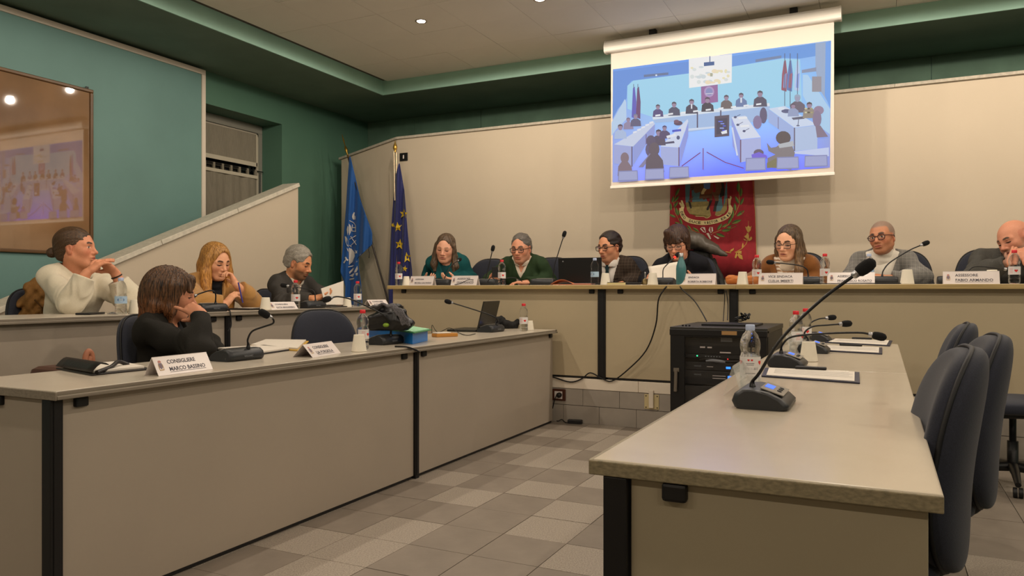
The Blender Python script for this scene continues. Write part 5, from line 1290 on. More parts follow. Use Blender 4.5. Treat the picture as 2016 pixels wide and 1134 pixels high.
for j in range(NYy):
    for i in range(NX): q = o + j * (NX + 1) + i; ifc.append((q, q + 1, q + NX + 2, q + NX + 1))
ipoly([(80, 420), (525, 362), (525, 432), (190, 476), (165, 505), (160, 580), (110, 640), (78, 700)], '5f96ea'); ipoly([(780, 330), (1270, 255), (1270, 330), (1180, 345), (1080, 340), (780, 392)], '62a0f0')
ipoly([(200, 474), (525, 432), (780, 392), (1080, 345), (1180, 350), (1190, 620), (320, 690), (165, 640), (165, 505)], 'a4e0ff')
ipoly([(72, 720), (150, 582), (158, 600), (160, 700), (100, 760), (72, 800)], 'c0dcfc'); ipoly([(1196, 440), (1225, 440), (1355, 640), (1355, 790), (1290, 740), (1196, 560)], 'b4dcff')
ipoly([(1270, 255), (1345, 246), (1355, 620), (1290, 520), (1270, 400)], '9db4d8'); ipoly([(1330, 250), (1362, 240), (1358, 640), (1325, 560)], '6aa8fa')
irect(1250, 450, 1305, 540, '9a96a4'); ipoly([(1190, 412), (1275, 396), (1275, 420), (1190, 430)], '8c98b8')
irect(262, 440, 406, 454, '6076a4', -14); iell(335, 443, 6, 5, 'eaf4ff'); irect(918, 350, 1070, 366, '7088b4', -24)
ipoly([(526, 345), (780, 318), (778, 486), (528, 518)], 'fdfeff')
for k in range(26): iell(545 + (k * 53) % 225, 400 + (k * 37) % 95 + 8 * math.sin(k), 9 + k % 4 * 3, 6 + k % 3 * 3, ('f4ecc4', 'e4ecec', 'd8e4ea', 'f8e8c8')[k % 4])
irect(652, 430, 666, 450, 'b0b4a0'); iline((650, 330), (650, 368), 5, '24508c'); ipoly([(615, 368), (676, 362), (676, 384), (615, 390)], '2c5c9c')
ipoly([(598, 510), (696, 498), (698, 600), (600, 612)], '9a66a6'); iell(646, 540, 30, 32, 'b49cd0'); iell(646, 540, 20, 22, '8890c8'); iline((625, 552), (668, 550), 5, 'd8d4e8')
# dais table
ipoly([(312, 682), (1000, 606), (1003, 626), (316, 706)], 'e4f0ff'); ipoly([(316, 704), (1003, 624), (1000, 700), (780, 740), (520, 778), (520, 712), (330, 722)], 'aac8f4')
for x in (577, 714): irect(x - 4, 664 - (x - 577) * .11, x + 4, 752, '5a5678')
ipoly([(500, 758), (690, 742), (690, 752), (500, 772)], 'd8e6ff')
def pers(x, y, s, c, hc='4a4058', sk='a08aa8'):
    ipoly([(x - 36 * s, y + 52 * s), (x - 32 * s, y + 12 * s), (x - 14 * s, y - 2 * s), (x + 14 * s, y - 2 * s), (x + 34 * s, y + 14 * s), (x + 38 * s, y + 50 * s)], c); iell(x, y - 16 * s, 13 * s, 17 * s, sk); ipoly([(x - 15 * s, y - 14 * s), (x - 13 * s, y - 30 * s), (x, y - 36 * s), (x + 13 * s, y - 30 * s), (x + 15 * s, y - 14 * s), (x + 9 * s, y - 24 * s), (x - 9 * s, y - 24 * s)], hc)
for a in ((345, 644, .85, '524a86'), (440, 632, .95, '4a5070'), (543, 618, 1, '40405e'), (636, 606, 1, '3a3850'), (747, 592, .95, '6e6468'), (834, 580, .95, '6a82b4'), (945, 572, 1.1, '4e4c6a')): pers(*a)
iline((543, 612), (543, 640), 8, 'e6ecf8'); iline((834, 575), (834, 605), 10, 'e4ecf8')
for k in range(9): irect(330 + k * 74, 676 - k * 8.2, 360 + k * 74, 686 - k * 8.2, 'f4f8ff', -4)
# rack
ipoly([(678, 684), (764, 676), (764, 800), (678, 808)], '584e66'); irect(690, 700, 752, 790, '3c3c5c', -6)
for k, c in enumerate(('6078ff', '88a0ff', '5060f0', 'a0b8ff', '4858e8')): irect(700 + (k * 13) % 30, 712 + k * 13, 726 + (k * 9) % 20, 718 + k * 13, c)
ipoly([(715, 776), (750, 764), (752, 784), (722, 790)], 'f4f8ff')
# flags
for x0, c in ((205, '5c5cc8'), (230, '6a4078')): ipoly([(x0 - 6, 520), (x0 + 4, 510), (x0 + 14, 600), (x0 + 12, 700), (x0 - 14, 690), (x0 - 10, 600)], c); iline((x0 - 2, 495), (x0 - 2, 520), 3, '5a5a7a')
for x0, c, cc in ((1090, 'a0506c', '8c98d0'), (1122, '5c7ac0', 'b06078'), (1165, 'bcd4fc', '8ca8f4')): ipoly([(x0 - 4, 360), (x0 + 6, 355), (x0 + 16, 440), (x0 + 10, 540), (x0 - 20, 530), (x0 - 16, 440)], c); ipoly([(x0 - 4, 440), (x0 + 12, 430), (x0 + 6, 520), (x0 - 10, 516)], cc); iline((x0, 315), (x0, 630), 4, '58607e')
# left desks
ipoly([(88, 850), (320, 714), (328, 730), (200, 862)], 'd4def8'); ipoly([(88, 852), (195, 862), (195, 984), (88, 960)], 'aab4ea'); ipoly([(200, 862), (328, 730), (326, 790), (276, 850), (200, 975)], '9aa8ea'); irect(190, 862, 197, 980, '6a5c7c'); irect(274, 790, 279, 850, '7468a0')
ipoly([(360, 862), (520, 700), (524, 715), (470, 868)], 'dce6ff'); ipoly([(360, 864), (466, 868), (466, 978), (366, 968)], 'b0bcf0'); ipoly([(474, 868), (524, 718), (524, 800), (476, 978)], '98a4ee'); irect(466, 866, 473, 978, '74587c')
for a in ((125, 766, 1.0, 'b4c8ee', '584860'), (172, 720, .8, '988cb0', '7c6c90'), (215, 700, .85, '5e5e84', '7880a0')): pers(*a)
pers(350, 800, 1.1, '584e6a', '453a52'); pers(385, 770, .9, '564c78', '50467a'); iell(310, 880, 38, 48, '665c80'); iell(305, 830, 28, 34, '5e5474')
irect(430, 765, 482, 778, '4458d4', -6); ipoly([(395, 800), (445, 786), (455, 800), (400, 815)], 'f0f4ff'); ipoly([(380, 838), (440, 830), (444, 842), (384, 848)], '4c4a70'); iell(465, 725, 26, 14, '5c4464'); iell(455, 715, 16, 10, '7c5870'); iell(465, 810, 10, 12, '505a88')
for k in range(5): irect(200 + k * 24, 775 - k * 14, 222 + k * 24, 786 - k * 14, 'eef2ff', -6)
# right desks
ipoly([(778, 690), (860, 682), (950, 808), (832, 820)], 'e2eaff'); ipoly([(832, 822), (950, 810), (952, 930), (834, 956)], 'b6c0f2'); ipoly([(778, 692), (830, 822), (832, 956), (784, 860)], '98a6f0'); irect(828, 822, 835, 956, '7a5c78'); iline((782, 750), (812, 915), 10, 'dce6ff')
for (x, y) in ((800, 690), (815, 735), (852, 772)): iell(x, y, 9, 7, '4c5480'); iline((x, y), (x + 30, y - 16), 3, '4c5480')
for (x, y) in ((838, 695), (850, 742)): ipoly([(x - 22, y - 4), (x + 30, y - 8), (x + 34, y + 4), (x - 18, y + 8)], 'f6f8ff')
ipoly([(995, 640), (1090, 625), (1282, 735), (1146, 752)], 'd8e6ff'); ipoly([(1146, 754), (1282, 737), (1282, 876), (1148, 890)], 'bcd0f4'); ipoly([(995, 642), (1146, 754), (1148, 890), (1052, 760), (995, 720)], 'a8bef2'); irect(1144, 752, 1151, 888, '6a607c'); irect(1050, 690, 1054, 760, '7a74a0')
iell(1100, 655, 30, 12, '58608c'); iell(1070, 640, 20, 9, 'e8f0ff'); ipoly([(1130, 694), (1200, 685), (1206, 700), (1140, 706)], '5a5c78'); iline((1168, 738), (1172, 700), 4, '5c6488'); iell(1168, 740, 10, 4, '5c6488')
iell(965, 680, 22, 48, '625a7e'); iell(930, 720, 26, 40, '8a7ca8')
pers(1165, 600, 1.25, '6a6278', '9ab0cc', 'a0a4c4'); pers(1140, 640, .9, '9aa8d0', '5c5068'); pers(1235, 640, 1.1, '9a9088', '4c444e'); iell(1290, 650, 30, 26, '9a86a4'); iell(1280, 700, 26, 50, '8c7c9c'); ipoly([(1270, 740), (1300, 740), (1345, 805), (1280, 810)], '8a7a92')
for k in range(14): iell(1212 + (k * 17) % 50, 640 + (k * 23) % 46, 6, 5, ('d8d4b0', '5c5648', 'b0a880')[k % 3])
# floor, rope, foreground people and chairs
iline((612, 872), (612, 1000), 7, '8a6a9c'); iline((596, 898), (486, 978), 6, '7e4a78'); iline((632, 895), (740, 955), 6, '7e4a78'); iline((740, 955), (850, 990), 6, '7e4a78')
ipoly([(1148, 892), (1350, 868), (1350, 920), (1150, 905)], 'd0dcff'); ipoly([(232, 985), (310, 890), (318, 905), (260, 985)], '8c88b0')
def kid(x, y, s, c): ipoly([(x - 44 * s, y + 90 * s), (x - 40 * s, y + 30 * s), (x - 18 * s, y), (x + 18 * s, y), (x + 42 * s, y + 32 * s), (x + 50 * s, y + 90 * s)], c); iell(x, y - 22 * s, 26 * s, 34 * s, c)
kid(152, 950, .95, '8a7684'); kid(325, 905, 1.2, '665a6a')
ipoly([(985, 840), (1010, 870), (1040, 865), (1060, 850), (1130, 850), (1150, 900), (1130, 1000), (985, 985), (990, 930), (1035, 910), (995, 890)], '8a8288'); iell(1082, 812, 44, 40, '5e5258'); ipoly([(1050, 850), (1140, 830), (1146, 860), (1060, 872)], 'c0c4cc'); ipoly([(985, 960), (1040, 930), (1060, 985), (985, 990)], '868060')
iell(938, 900, 30, 22, '6e6278'); ipoly([(895, 910), (940, 895), (985, 915), (990, 935), (900, 935)], '7c6ae8')
for (x0, y0, x1, y1) in ((115, 1006, 228, 1068), (272, 994, 382, 1060), (414, 982, 528, 1050), (862, 930, 978, 1008), (1045, 925, 1172, 998), (1208, 916, 1340, 985)): ipoly([(x0, y0), (x1, y0 - 4), (x1 + 3, y1 - 6), (x0 - 3, y1)], '8f94c8'); ipoly([(x0 + 5, y0 + 6), (x1 - 5, y0 + 2), (x1 - 3, y1 - 12), (x0 + 2, y1 - 8)], 'acb2de')
me = bpy.data.meshes.new('projected_picture'); me.from_pydata(iv, [], ifc); at_ = me.color_attributes.new('Col', 'FLOAT_COLOR', 'POINT')
at_.data.foreach_set('color', np.hstack([np.array(ic), np.ones((len(ic), 1))]).astype(np.float32).ravel()); me.materials.append(M_img)
io = bpy.data.objects.new('projected_picture', me); COL.objects.link(io); io.parent = scr; io['label'] = 'projected blue-tinted view of the council room'

# ---------------------------------------------------------------- red banner with the crest
M_red = pm('red_banner_cloth', '8e1420', .75, noise=(30, .10), bump=(260, .1), sheen=.2); M_gold = pm('gold_thread', 'b08a3c', .45, noise=(120, .2)); M_crm = pm('cream_ribbon', 'd8c48c', .6); M_lf1 = pm('leaf_green', '3c5a26', .6); M_lf2 = pm('leaf_light_green', '6a8038', .6); M_sky = pm('shield_teal', '4c7480', .6); M_grd = pm('shield_gold', '8c7c44', .6, noise=(40, .2)); M_hrs = pm('horse_brown', '6a432a', .6, noise=(50, .15)); M_hdk = pm('horse_black', '1a110c', .6); M_sad = pm('saddle', '7c3c20', .6); M_blu = pm('rider_blue', '5a7ab4', .6); M_rib = pm('white_ribbon', 'd8d0c0', .6)
BY = 7.02
def z8(x, y): return (1310 + x / 6.672, 350 + y / 6.672)
def wave(px): return .006 * math.sin((px - 1310) * .12) + .003 * math.sin((px - 1310) * .31 + 1)
def bpt(x, y, lay=0): px, py = z8(x, y); p = onY(px, py, BY); return Vector((p.x, wave(px) - .0012 * lay, p.z))
ban = thing('banner', 'red embroidered banner with a horse crest hanging on the cream wall', 'banner', (0, BY, 0), 0)
def cl(u, v): py = 290 + v * 258; xa = 1321 - v * 5; xb = 1483 + v * 7; px = xa + u * (xb - xa); p = onY(px, py, BY); return (p.x, wave(px), p.z)
MB().grid(cl, 40, 6).build('cloth', M_red, ban, solid=.003)
def bpoly(name, pts, mat, lay=2, th=.0): b = MB(); b.add([bpt(x, y, lay) for x, y in pts], [tuple(range(len(pts)))]); return b.build(name, mat, ban)
def bline(name, pts, w, mat, lay=2):
    L_ = []; R_ = []; P = [Vector((x, y, 0)) for x, y in pts]
    for i in range(len(P)):
        d = (P[min(i + 1, len(P) - 1)] - P[max(i - 1, 0)]).normalized(); n = Vector((-d.y, d.x, 0)) * (w[i] if isinstance(w, list) else w) / 2; L_.append(P[i] + n); R_.append(P[i] - n)
    b = MB(); vs = [bpt(p.x, p.y, lay) for q in zip(L_, R_) for p in q]; b.add(vs, [(2 * i, 2 * i + 1, 2 * i + 3, 2 * i + 2) for i in range(len(P) - 1)]); return b.build(name, mat, ban)
sh = [(262, -140), (262, 60), (266, 300), (285, 420), (320, 475), (400, 500), (500, 505), (545, 528), (590, 505), (690, 495), (770, 470), (805, 420), (812, 300), (808, 60), (806, -140)]
bpoly('shield_border', [(545 + (x - 545) * 1.022, y + (8 if y > 300 else 0)) for x, y in sh], M_crm, 1); bpoly('shield', sh, M_sky, 2)
bpoly('shield_ground', [(266, 330), (300, 322), (450, 310), (560, 312), (680, 290), (811, 270), (805, 420), (770, 470), (690, 495), (590, 505), (545, 528), (500, 505), (400, 500), (320, 475), (285, 420)], M_grd, 3)
bpoly('horse_tail', [(735, 60), (770, 70), (778, 140), (772, 235), (720, 260), (715, 190), (740, 130)], M_hdk, 4)
bpoly('horse', [(330, 100), (340, 60), (400, 20), (470, -10), (560, 30), (690, 50), (730, 70), (738, 130), (722, 200), (700, 240), (700, 310), (660, 310), (640, 250), (620, 215), (620, 300), (590, 300), (575, 262), (520, 280), (470, 268), (440, 290), (435, 360), (405, 360), (402, 270), (340, 300), (330, 320), (302, 310), (320, 280), (385, 225), (375, 160), (358, 165), (340, 170), (328, 150)], M_hrs, 5)
for pts in ([(302, 308), (330, 318), (345, 372), (350, 400), (330, 405), (318, 370)], [(405, 358), (435, 358), (428, 440), (420, 485), (392, 485), (398, 440)], [(585, 298), (622, 298), (585, 380), (568, 425), (536, 428), (545, 395), (570, 360)], [(660, 306), (700, 306), (672, 380), (668, 440), (632, 442), (640, 390)]): bpoly('horse_leg', pts, M_hdk, 6)
bpoly('saddle', [(470, 190), (540, 90), (630, 80), (640, 150), (600, 215), (500, 228)], M_sad, 6); bpoly('rider_tunic', [(500, 40), (600, 45), (590, 140), (575, 150), (510, 150)], M_blu, 7); bpoly('rider_leg', [(505, 135), (545, 155), (515, 190), (510, 215), (478, 220), (470, 205), (478, 180)], M_crm, 8); bline('rein', [(345, 130), (400, 150), (470, 130)], 5, M_hdk, 7); bline('bridle', [(375, 50), (385, 110), (350, 165), (330, 130), (375, 118)], 6, M_hdk, 7)
ribp = [(215, 400), (218, 450), (250, 520), (320, 565), (430, 588), (520, 592), (620, 582), (730, 548), (810, 505), (850, 450), (862, 390)]
rp = [(p.x, p.y) for p in bez([(x, y, 0) for x, y in ribp], 50)]
bline('ribbon', rp, 58, M_crm, 6); bpoly('ribbon_end', [(180, 335), (200, 322), (222, 352), (206, 300), (228, 298), (256, 370), (244, 420), (195, 420), (212, 385)], M_crm, 7); bpoly('ribbon_end', [(826, 330), (824, 268), (842, 280), (852, 238), (876, 254), (862, 300), (856, 350), (884, 395), (836, 420)], M_crm, 7)
# motto bent along the ribbon
cum = [0]
for a, b2 in zip(rp, rp[1:]): cum.append(cum[-1] + math.hypot(b2[0] - a[0], b2[1] - a[1]))
for word, w0, w1 in (('DEO', .05, .185), ('DUCE', .245, .43), ('VICTOR', .475, .70), ('ERIS', .745, .93)):
    for k_, ch_ in enumerate(word):
        me = text_mesh(ch_, 44, 'LEFT', 0, bold=.8); xs_ = [v.co.x for v in me.vertices]; x0_ = min(xs_); cw_ = (w1 - w0) / len(word); sx_ = cw_ * .84 / max(max(xs_) - x0_, 12 if ch_ == 'I' else 1)
        for v in me.vertices:
            s_ = cum[-1] * (w0 + cw_ * k_ + (v.co.x - x0_) * sx_ + (cw_ * .3 if ch_ == 'I' else 0)); i = max(0, min(len(rp) - 2, next((q for q in range(len(cum) - 1) if cum[q + 1] >= s_), len(rp) - 2))); f_ = (s_ - cum[i]) / (cum[i + 1] - cum[i] + 1e-6)
            x = rp[i][0] + (rp[i + 1][0] - rp[i][0]) * f_; y = rp[i][1] + (rp[i + 1][1] - rp[i][1]) * f_; i2 = min(i + 2, len(rp) - 1); i1 = max(i - 1, 0); dx, dy = rp[i2][0] - rp[i1][0], rp[i2][1] - rp[i1][1]; L = math.hypot(dx, dy); hgt = (v.co.y - 15) * 1.05
            v.co = bpt(x + dy / L * hgt, y - dx / L * hgt, 8)
        me.materials.clear(); me.materials.append(M_hdk); o = bpy.data.objects.new('letter', me); COL.objects.link(o); o.parent = ban
def leaf(x, y, ang, ln=88, wd=30):
    a = math.radians(ang); d = (math.cos(a), -math.sin(a)); n = (d[1], -d[0]); pr = [(0, 0), (.2, .36), (.5, .5), (.8, .3), (1, 0)]
    up_ = [(x + d[0] * ln * t + n[0] * wd * s_, y + d[1] * ln * t + n[1] * wd * s_) for t, s_ in pr]; lo_ = [(x + d[0] * ln * t - n[0] * wd * s_, y + d[1] * ln * t - n[1] * wd * s_) for t, s_ in pr[1:-1]]
    b = MB(); b.add([bpt(*p, 3) for p in up_], [tuple(range(5))], 0); b.add([bpt(*p, 3) for p in [up_[0]] + lo_ + [up_[-1]]], [tuple(range(5))], 1); b.build('leaf', [M_lf1, M_lf2], ban)
for a in ((130, 240, 62, 120), (85, 330, 75, 95), (110, 320, 50, 110), (75, 430, 95, 100), (110, 390, 55, 100), (135, 520, 155, 95), (155, 490, 100, 110), (170, 500, 85, 80), (225, 625, 110, 110), (215, 635, 150, 110), (345, 690, 130, 90), (440, 710, 145, 100),
          (960, 190, 90, 140), (990, 250, 85, 120), (965, 340, 115, 110), (985, 360, 65, 110), (920, 440, 95, 110), (935, 505, 35, 130), (875, 540, 80, 120), (870, 600, 20, 140), (820, 610, 60, 120), (800, 655, 10, 140), (735, 695, 5, 125), (680, 690, 55, 110), (665, 735, -18, 125), (740, 650, 35, 90)): leaf(*a, wd=max(26, a[3] * .34))
bline('stem', [(245, 640), (180, 560), (120, 440), (110, 330), (150, 180)], 5, M_gold, 2); bline('stem', [(245, 640), (330, 680), (440, 715), (540, 745)], 5, M_gold, 2); bline('stem', [(620, 730), (720, 690), (830, 610), (920, 480), (975, 340), (965, 130)], 6, M_gold, 2)
for pts in ([(455, 670), (480, 648), (520, 650), (535, 720), (500, 715)], [(568, 690), (585, 648), (625, 650), (632, 700), (600, 728)], [(540, 730), (570, 725), (605, 800), (590, 812)], [(570, 725), (590, 735), (712, 792), (690, 805)]): bpoly('bow', pts, M_rib, 5)
for pts in ([(470, 662), (490, 655), (528, 705), (515, 712)], [(592, 652), (608, 652), (612, 712), (598, 718)]): bpoly('bow_stripe', pts, M_red, 6)
bline('gold_sprig', [(790, 970), (850, 985), (930, 975), (1010, 930), (1060, 870), (1085, 800), (1092, 700), (1090, 565)], [10, 9, 8, 8, 7, 6, 5, 3], M_gold, 3)
for pts in ([(1050, 640), (1070, 650), (1090, 625), (1112, 650), (1132, 630), (1118, 690), (1100, 715), (1078, 712), (1062, 680)], [(1085, 820), (1035, 770), (1060, 755), (1075, 720), (1095, 750), (1100, 810)], [(1085, 825), (1125, 770), (1142, 790), (1130, 815), (1100, 830)], [(1080, 825), (1025, 800), (1040, 822)], [(920, 985), (975, 960), (1005, 960), (1000, 1000), (960, 990)], [(960, 990), (1010, 1020), (1020, 1075), (975, 1060), (950, 1020)], [(935, 985), (950, 1010), (930, 1062), (912, 1050), (922, 1010)], [(840, 978), (860, 945), (905, 922), (898, 950), (870, 970)], [(1005, 935), (1010, 880), (1022, 850), (1030, 890), (1020, 925)]): bpoly('gold_leaf', pts, M_gold, 4)
bline('gold_edging', [(1148, 20), (1160, 150), (1165, 300), (1178, 420), (1185, 600), (1195, 900), (1198, 1300)], 5, M_gold, 2)

# ---------------------------------------------------------------- flags
def flag_surface(L_, R_, Y0, amp, ny=30, nx=18, fr=9, ph=0):
    """L_, R_: outline polylines of photo pixels from top to bottom"""
    def interp(P, t):
        n = len(P) - 1; i = min(n - 1, int(t * n)); f = t * n - i; return P[i][0] + (P[i + 1][0] - P[i][0]) * f, P[i][1] + (P[i + 1][1] - P[i][1]) * f
    def dy(px, py): return amp * math.sin((px * .9 + py * .06) * fr / 40 + ph) + amp * .5 * math.sin(px * fr / 17 + py * .02 + 2 + ph)
    def fn(u, v):
        a, b2 = interp(L_, v), interp(R_, v); px, py = a[0] + (b2[0] - a[0]) * u, a[1] + (b2[1] - a[1]) * u; return onY(px, py, Y0 + dy(px, py) * min(1, v * 4 + .2))
    def pt(px, py): return onY(px, py, Y0 + dy(px, py) - .007)
    return fn, pt
def flagdecal(name, pts, mat, par, pt, org): b = MB(); b.add([pt(*p) - org for p in pts], [tuple(range(len(pts)))]); return b.build(name, mat, par)
M_fblue = pm('royal_blue_flag', '0e4e94', .7, bump=(300, .08), sheen=.2); M_fdark = pm('navy_flag', '181e5a', .7, bump=(300, .08), sheen=.2); M_fwhite = pm('flag_white', 'c8c4c0', .7); M_star = pm('flag_yellow', 'c8a824', .6)
FY = 6.90
org = Vector((onY(745, 560, FY).x, FY, P2Z))
unf = thing('flag', 'blue flag with a white globe and laurel emblem on a slanting pole', 'flag', org, 0, 'flags on poles')
LU = [(688, 308), (684, 360), (681, 410), (677, 460), (673, 505), (670, 535), (676, 552), (680, 565), (679, 585), (678, 615)]
RU = [(690, 308), (700, 350), (710, 395), (722, 428), (733, 458), (733, 482), (706, 503), (706, 525), (711, 560), (715, 615)]
fn, pt = flag_surface(LU, RU, FY, .028, 40, 24, 7)
MB().grid(lambda u, v: fn(u, v) - org, 26, 44).build('cloth', M_fblue, unf, solid=.002)
p0, p1 = onY(673, 264, FY + .03), onY(766, 600, FY + .03); dpl = (p1 - p0) / (p1.z - p0.z); pe = p0 + dpl * (P2Z + .02 - p0.z)
M_brass = pm('brass', 'a8853c', .3, metal=.9); M_pole = pm('dark_pole', '2a2018', .4)
MB().tube([p0 + (p1 - p0) * .13 - org, pe - org], .011, 10).build('pole', M_pole, unf)
MB().tube([p0 - org, p0 + (p1 - p0) * .04 - org, p0 + (p1 - p0) * .07 - org, p0 + (p1 - p0) * .085 - org, p0 + (p1 - p0) * .10 - org, p0 + (p1 - p0) * .115 - org, p0 + (p1 - p0) * .14 - org], [.002, .009, .005, .016, .018, .008, .012], 10).build('finial', M_brass, unf)
MB().lathe([(.12, 0), (.12, .012), (.03, .03), (.02, .10), (.012, .10)], 20, Matrix.Translation((pe.x - org.x, pe.y - org.y, 0))).build('foot', M_brass, unf)
def z7(x, y): return (665 + x / 5.15, 380 + y / 5.15)
for nm, P in (('emblem_dove', [(145, 240), (150, 215), (165, 193), (172, 200), (168, 222), (180, 240), (178, 268), (160, 272), (150, 260)]), ('emblem_leaf', [(112, 310), (130, 330), (140, 360), (132, 400), (115, 432), (112, 400)]), ('emblem_leaf', [(90, 370), (100, 330), (108, 345), (106, 400), (98, 430)]), ('emblem_leaf', [(70, 440), (85, 440), (105, 480), (110, 545), (95, 535), (78, 490)]), ('emblem_leaf', [(112, 555), (140, 565), (170, 600), (172, 640), (150, 700), (115, 730)]), ('emblem_leaf', [(90, 555), (105, 570), (108, 600), (98, 580)]), ('emblem_leaf', [(115, 800), (150, 765), (168, 758), (150, 790), (120, 822)]), ('emblem_leaf', [(170, 790), (198, 735), (203, 770), (190, 800), (165, 808)]), ('emblem_leaf', [(115, 840), (160, 815), (205, 808), (200, 835), (150, 850)]), ('emblem_leaf', [(115, 870), (170, 860), (160, 875), (120, 886)]), ('letter', [(70, 655), (80, 645), (108, 678), (100, 690), (88, 680), (65, 715), (55, 705), (78, 672)])):
    flagdecal(nm, [z7(*q) for q in P], M_fwhite, unf, pt, org)
def seg(a, b2, w=7): 
    d = Vector((b2[0] - a[0], b2[1] - a[1], 0)).normalized(); n = Vector((-d.y, d.x, 0)) * w / 2; return [(a[0] + n.x, a[1] + n.y), (b2[0] + n.x, b2[1] + n.y), (b2[0] - n.x, b2[1] - n.y), (a[0] - n.x, a[1] - n.y)]
for a, b2 in (((118, 280), (160, 300)), ((160, 300), (180, 330)), ((148, 320), (142, 385)), ((180, 330), (180, 390)), ((140, 350), (182, 352)), ((140, 385), (184, 390)), ((118, 470), (185, 430)), ((130, 440), (188, 525)), ((185, 480), (125, 540)), ((118, 530), (140, 548)), ((175, 580), (195, 610)), ((195, 585), (178, 612)), ((105, 750), (150, 740)), ((150, 740), (198, 690))): flagdecal('globe_line', [z7(*q) for q in seg(a, b2)], M_fwhite, unf, pt, org)
MB().tube([pt(*z7(320, 540)) - org, pt(*z7(312, 580)) - org, pt(*z7(322, 610)) - org, pt(*z7(316, 660)) - org], .004, 6).build('cord', M_black, unf)
EY = 6.82
org = Vector((onY(781, 560, EY).x, EY, DZ))
euf = thing('flag', 'dark blue flag with yellow stars on an upright pole', 'flag', org, 0, 'flags on poles')
LE = [(785, 322), (779, 345), (776, 375), (773, 410), (770, 450), (768, 490), (766, 530), (764, 560), (764, 580), (768, 625)]
RE = [(787, 322), (791, 345), (796, 375), (799, 410), (802, 450), (806, 490), (811, 530), (812, 552), (806, 580), (800, 625)]
fn, pt = flag_surface(LE, RE, EY, .022, fr=13, ph=1)
MB().grid(lambda u, v: fn(u, v) - org, 26, 36).build('cloth', M_fdark, euf, solid=.002)
pz = onY(780, 300, EY + .02); MB().tube([Vector((pz.x, EY + .02, pz.z)) - org, Vector((pz.x, EY + .02, DZ + .02)) - org], .010, 10).build('pole', pm('pale_metal_pole', 'b8a68a', .3, metal=.8), euf)
MB().tube([Vector((pz.x, EY - .025, pz.z)) - org, Vector((onY(780, 395, EY).x, EY - .025, onY(780, 395, EY).z)) - org], .007, 10).build('pole_sleeve', pm('pale_metal_pole', 'b8a68a', .3, metal=.8), euf)
MB().lathe([(.006, 0), (.014, .004), (.008, .012), (.020, .035), (.024, .055), (.018, .08), (.008, .1), (.001, .135)], 10, Matrix.Translation(Vector((pz.x, EY, pz.z - .005)) - org)).build('finial', pm('gilt', 'c09a48', .3, metal=.8), euf)
MB().lathe([(.12, 0), (.12, .012), (.03, .03), (.02, .10), (.012, .10)], 20, Matrix.Translation((pz.x - org.x, .02, 0))).build('foot', M_brass, euf)
for (x, y, r, rot) in ((795, 421, 9, 5), (783, 447, 9.5, -5), (787, 481, 10, 8), (801, 507, 10, -6), (773, 443, 4.5, 20), (797, 529, 6, 10)):
    flagdecal('star', [(x + (r if k % 2 == 0 else r * .42) * math.sin(math.radians(36 * k + rot)) * .95, y - (r if k % 2 == 0 else r * .42) * math.cos(math.radians(36 * k + rot)) * 1.1) for k in range(10)], M_star, euf, pt, org)
sp_ = onY(795, 309, WY - .004); sgn = thing('wall_plate', 'small black wall plate with a white mark beside the gilt finial', 'wall plate', (sp_.x, WY, sp_.z), 0)
MB().box((-.052, -.010, -.045), (.052, -.0, .045)).build('plate', M_black, sgn, bevel=.003); MB().box((-.007, -.013, -.02), (.007, -.009, .02)).build('switch', M_plate, sgn)

# ---------------------------------------------------------------- framed picture on the left wall
px0 = XCL + .0; pyR = onX(180, 178, px0).y; pzT = onX(180, 178, px0).z; pzB = onX(0, 496, px0).z; pyL = pyR - 2.0
pic = thing('framed_picture', 'large glazed picture in a narrow brown wooden frame on the green wall', 'picture', (px0, (pyL + pyR) / 2, pzB), 0); w_, h_ = (pyR - pyL) / 2, pzT - pzB
M_fr = pm('brown_wood_frame', '5c4020', .4, noise=(30, .2), stretch=(1, .2, .2))
for lo_, hi_ in (((0, -w_, 0), (.03, w_, .028)), ((0, -w_, h_ - .028), (.03, w_, h_)), ((0, -w_, .028), (.03, -w_ + .028, h_ - .028)), ((0, w_ - .028, .028), (.03, w_, h_ - .028))): MB().box(lo_, hi_).build('frame', M_fr, pic, bevel=.006)
M_art = pm('old_brown_print', '866648', .025, noise=(1.4, .30), spec=.8, ior=1.75)
MB().box((.002, -w_ + .02, .02), (.014, w_ - .02, h_ - .02)).build('glazed_print', M_art, pic)
_ = MB().box((.012, w_ - .06, h_), (.016, w_ - .05, h_ + .02)).box((.012, w_ - .045, h_), (.016, w_ - .035, h_ + .02)).build('hanger', M_black, pic)

# ---------------------------------------------------------------- equipment rack
M_pane = lensmat(); M_pane.name = 'smoked_glass'; M_pane.node_tree.nodes['Mix Shader'].inputs[0].default_value = .03
rx0, rx1 = -1.125, -.578; ry0, ry1 = 4.45, 5.20; rzt = .808
rk = thing('equipment_rack', 'black equipment cabinet with a dark glass door on the floor before the dais', 'cabinet', (rx0, ry0, 0), 0)
w_ = rx1 - rx0; d_ = ry1 - ry0
M_rk = pm('rack_black', '0e0e10', .4); M_rkg = pm('rack_grey_side', '2a2825', .5)
MB().box((0, .06, .02), (.018, d_, rzt - .03)).box((w_ - .018, .06, .02), (w_, d_, rzt - .03)).box((0, d_ - .015, .02), (w_, d_, rzt - .03)).box((0, .02, .02), (w_, d_, .045)).build('body', M_rkg, rk, bevel=.003)
MB().box((-.004, 0, rzt - .03), (w_ + .004, d_ + .004, rzt)).build('top_panel', pm('rack_top', '26241f', .4), rk, bevel=.004)
MB().box((-.004, -.008, rzt - .05), (w_ + .004, .06, rzt - .012)).build('top_rim', M_rk, rk, bevel=.004)
dz0, dz1 = .03, rzt - .045
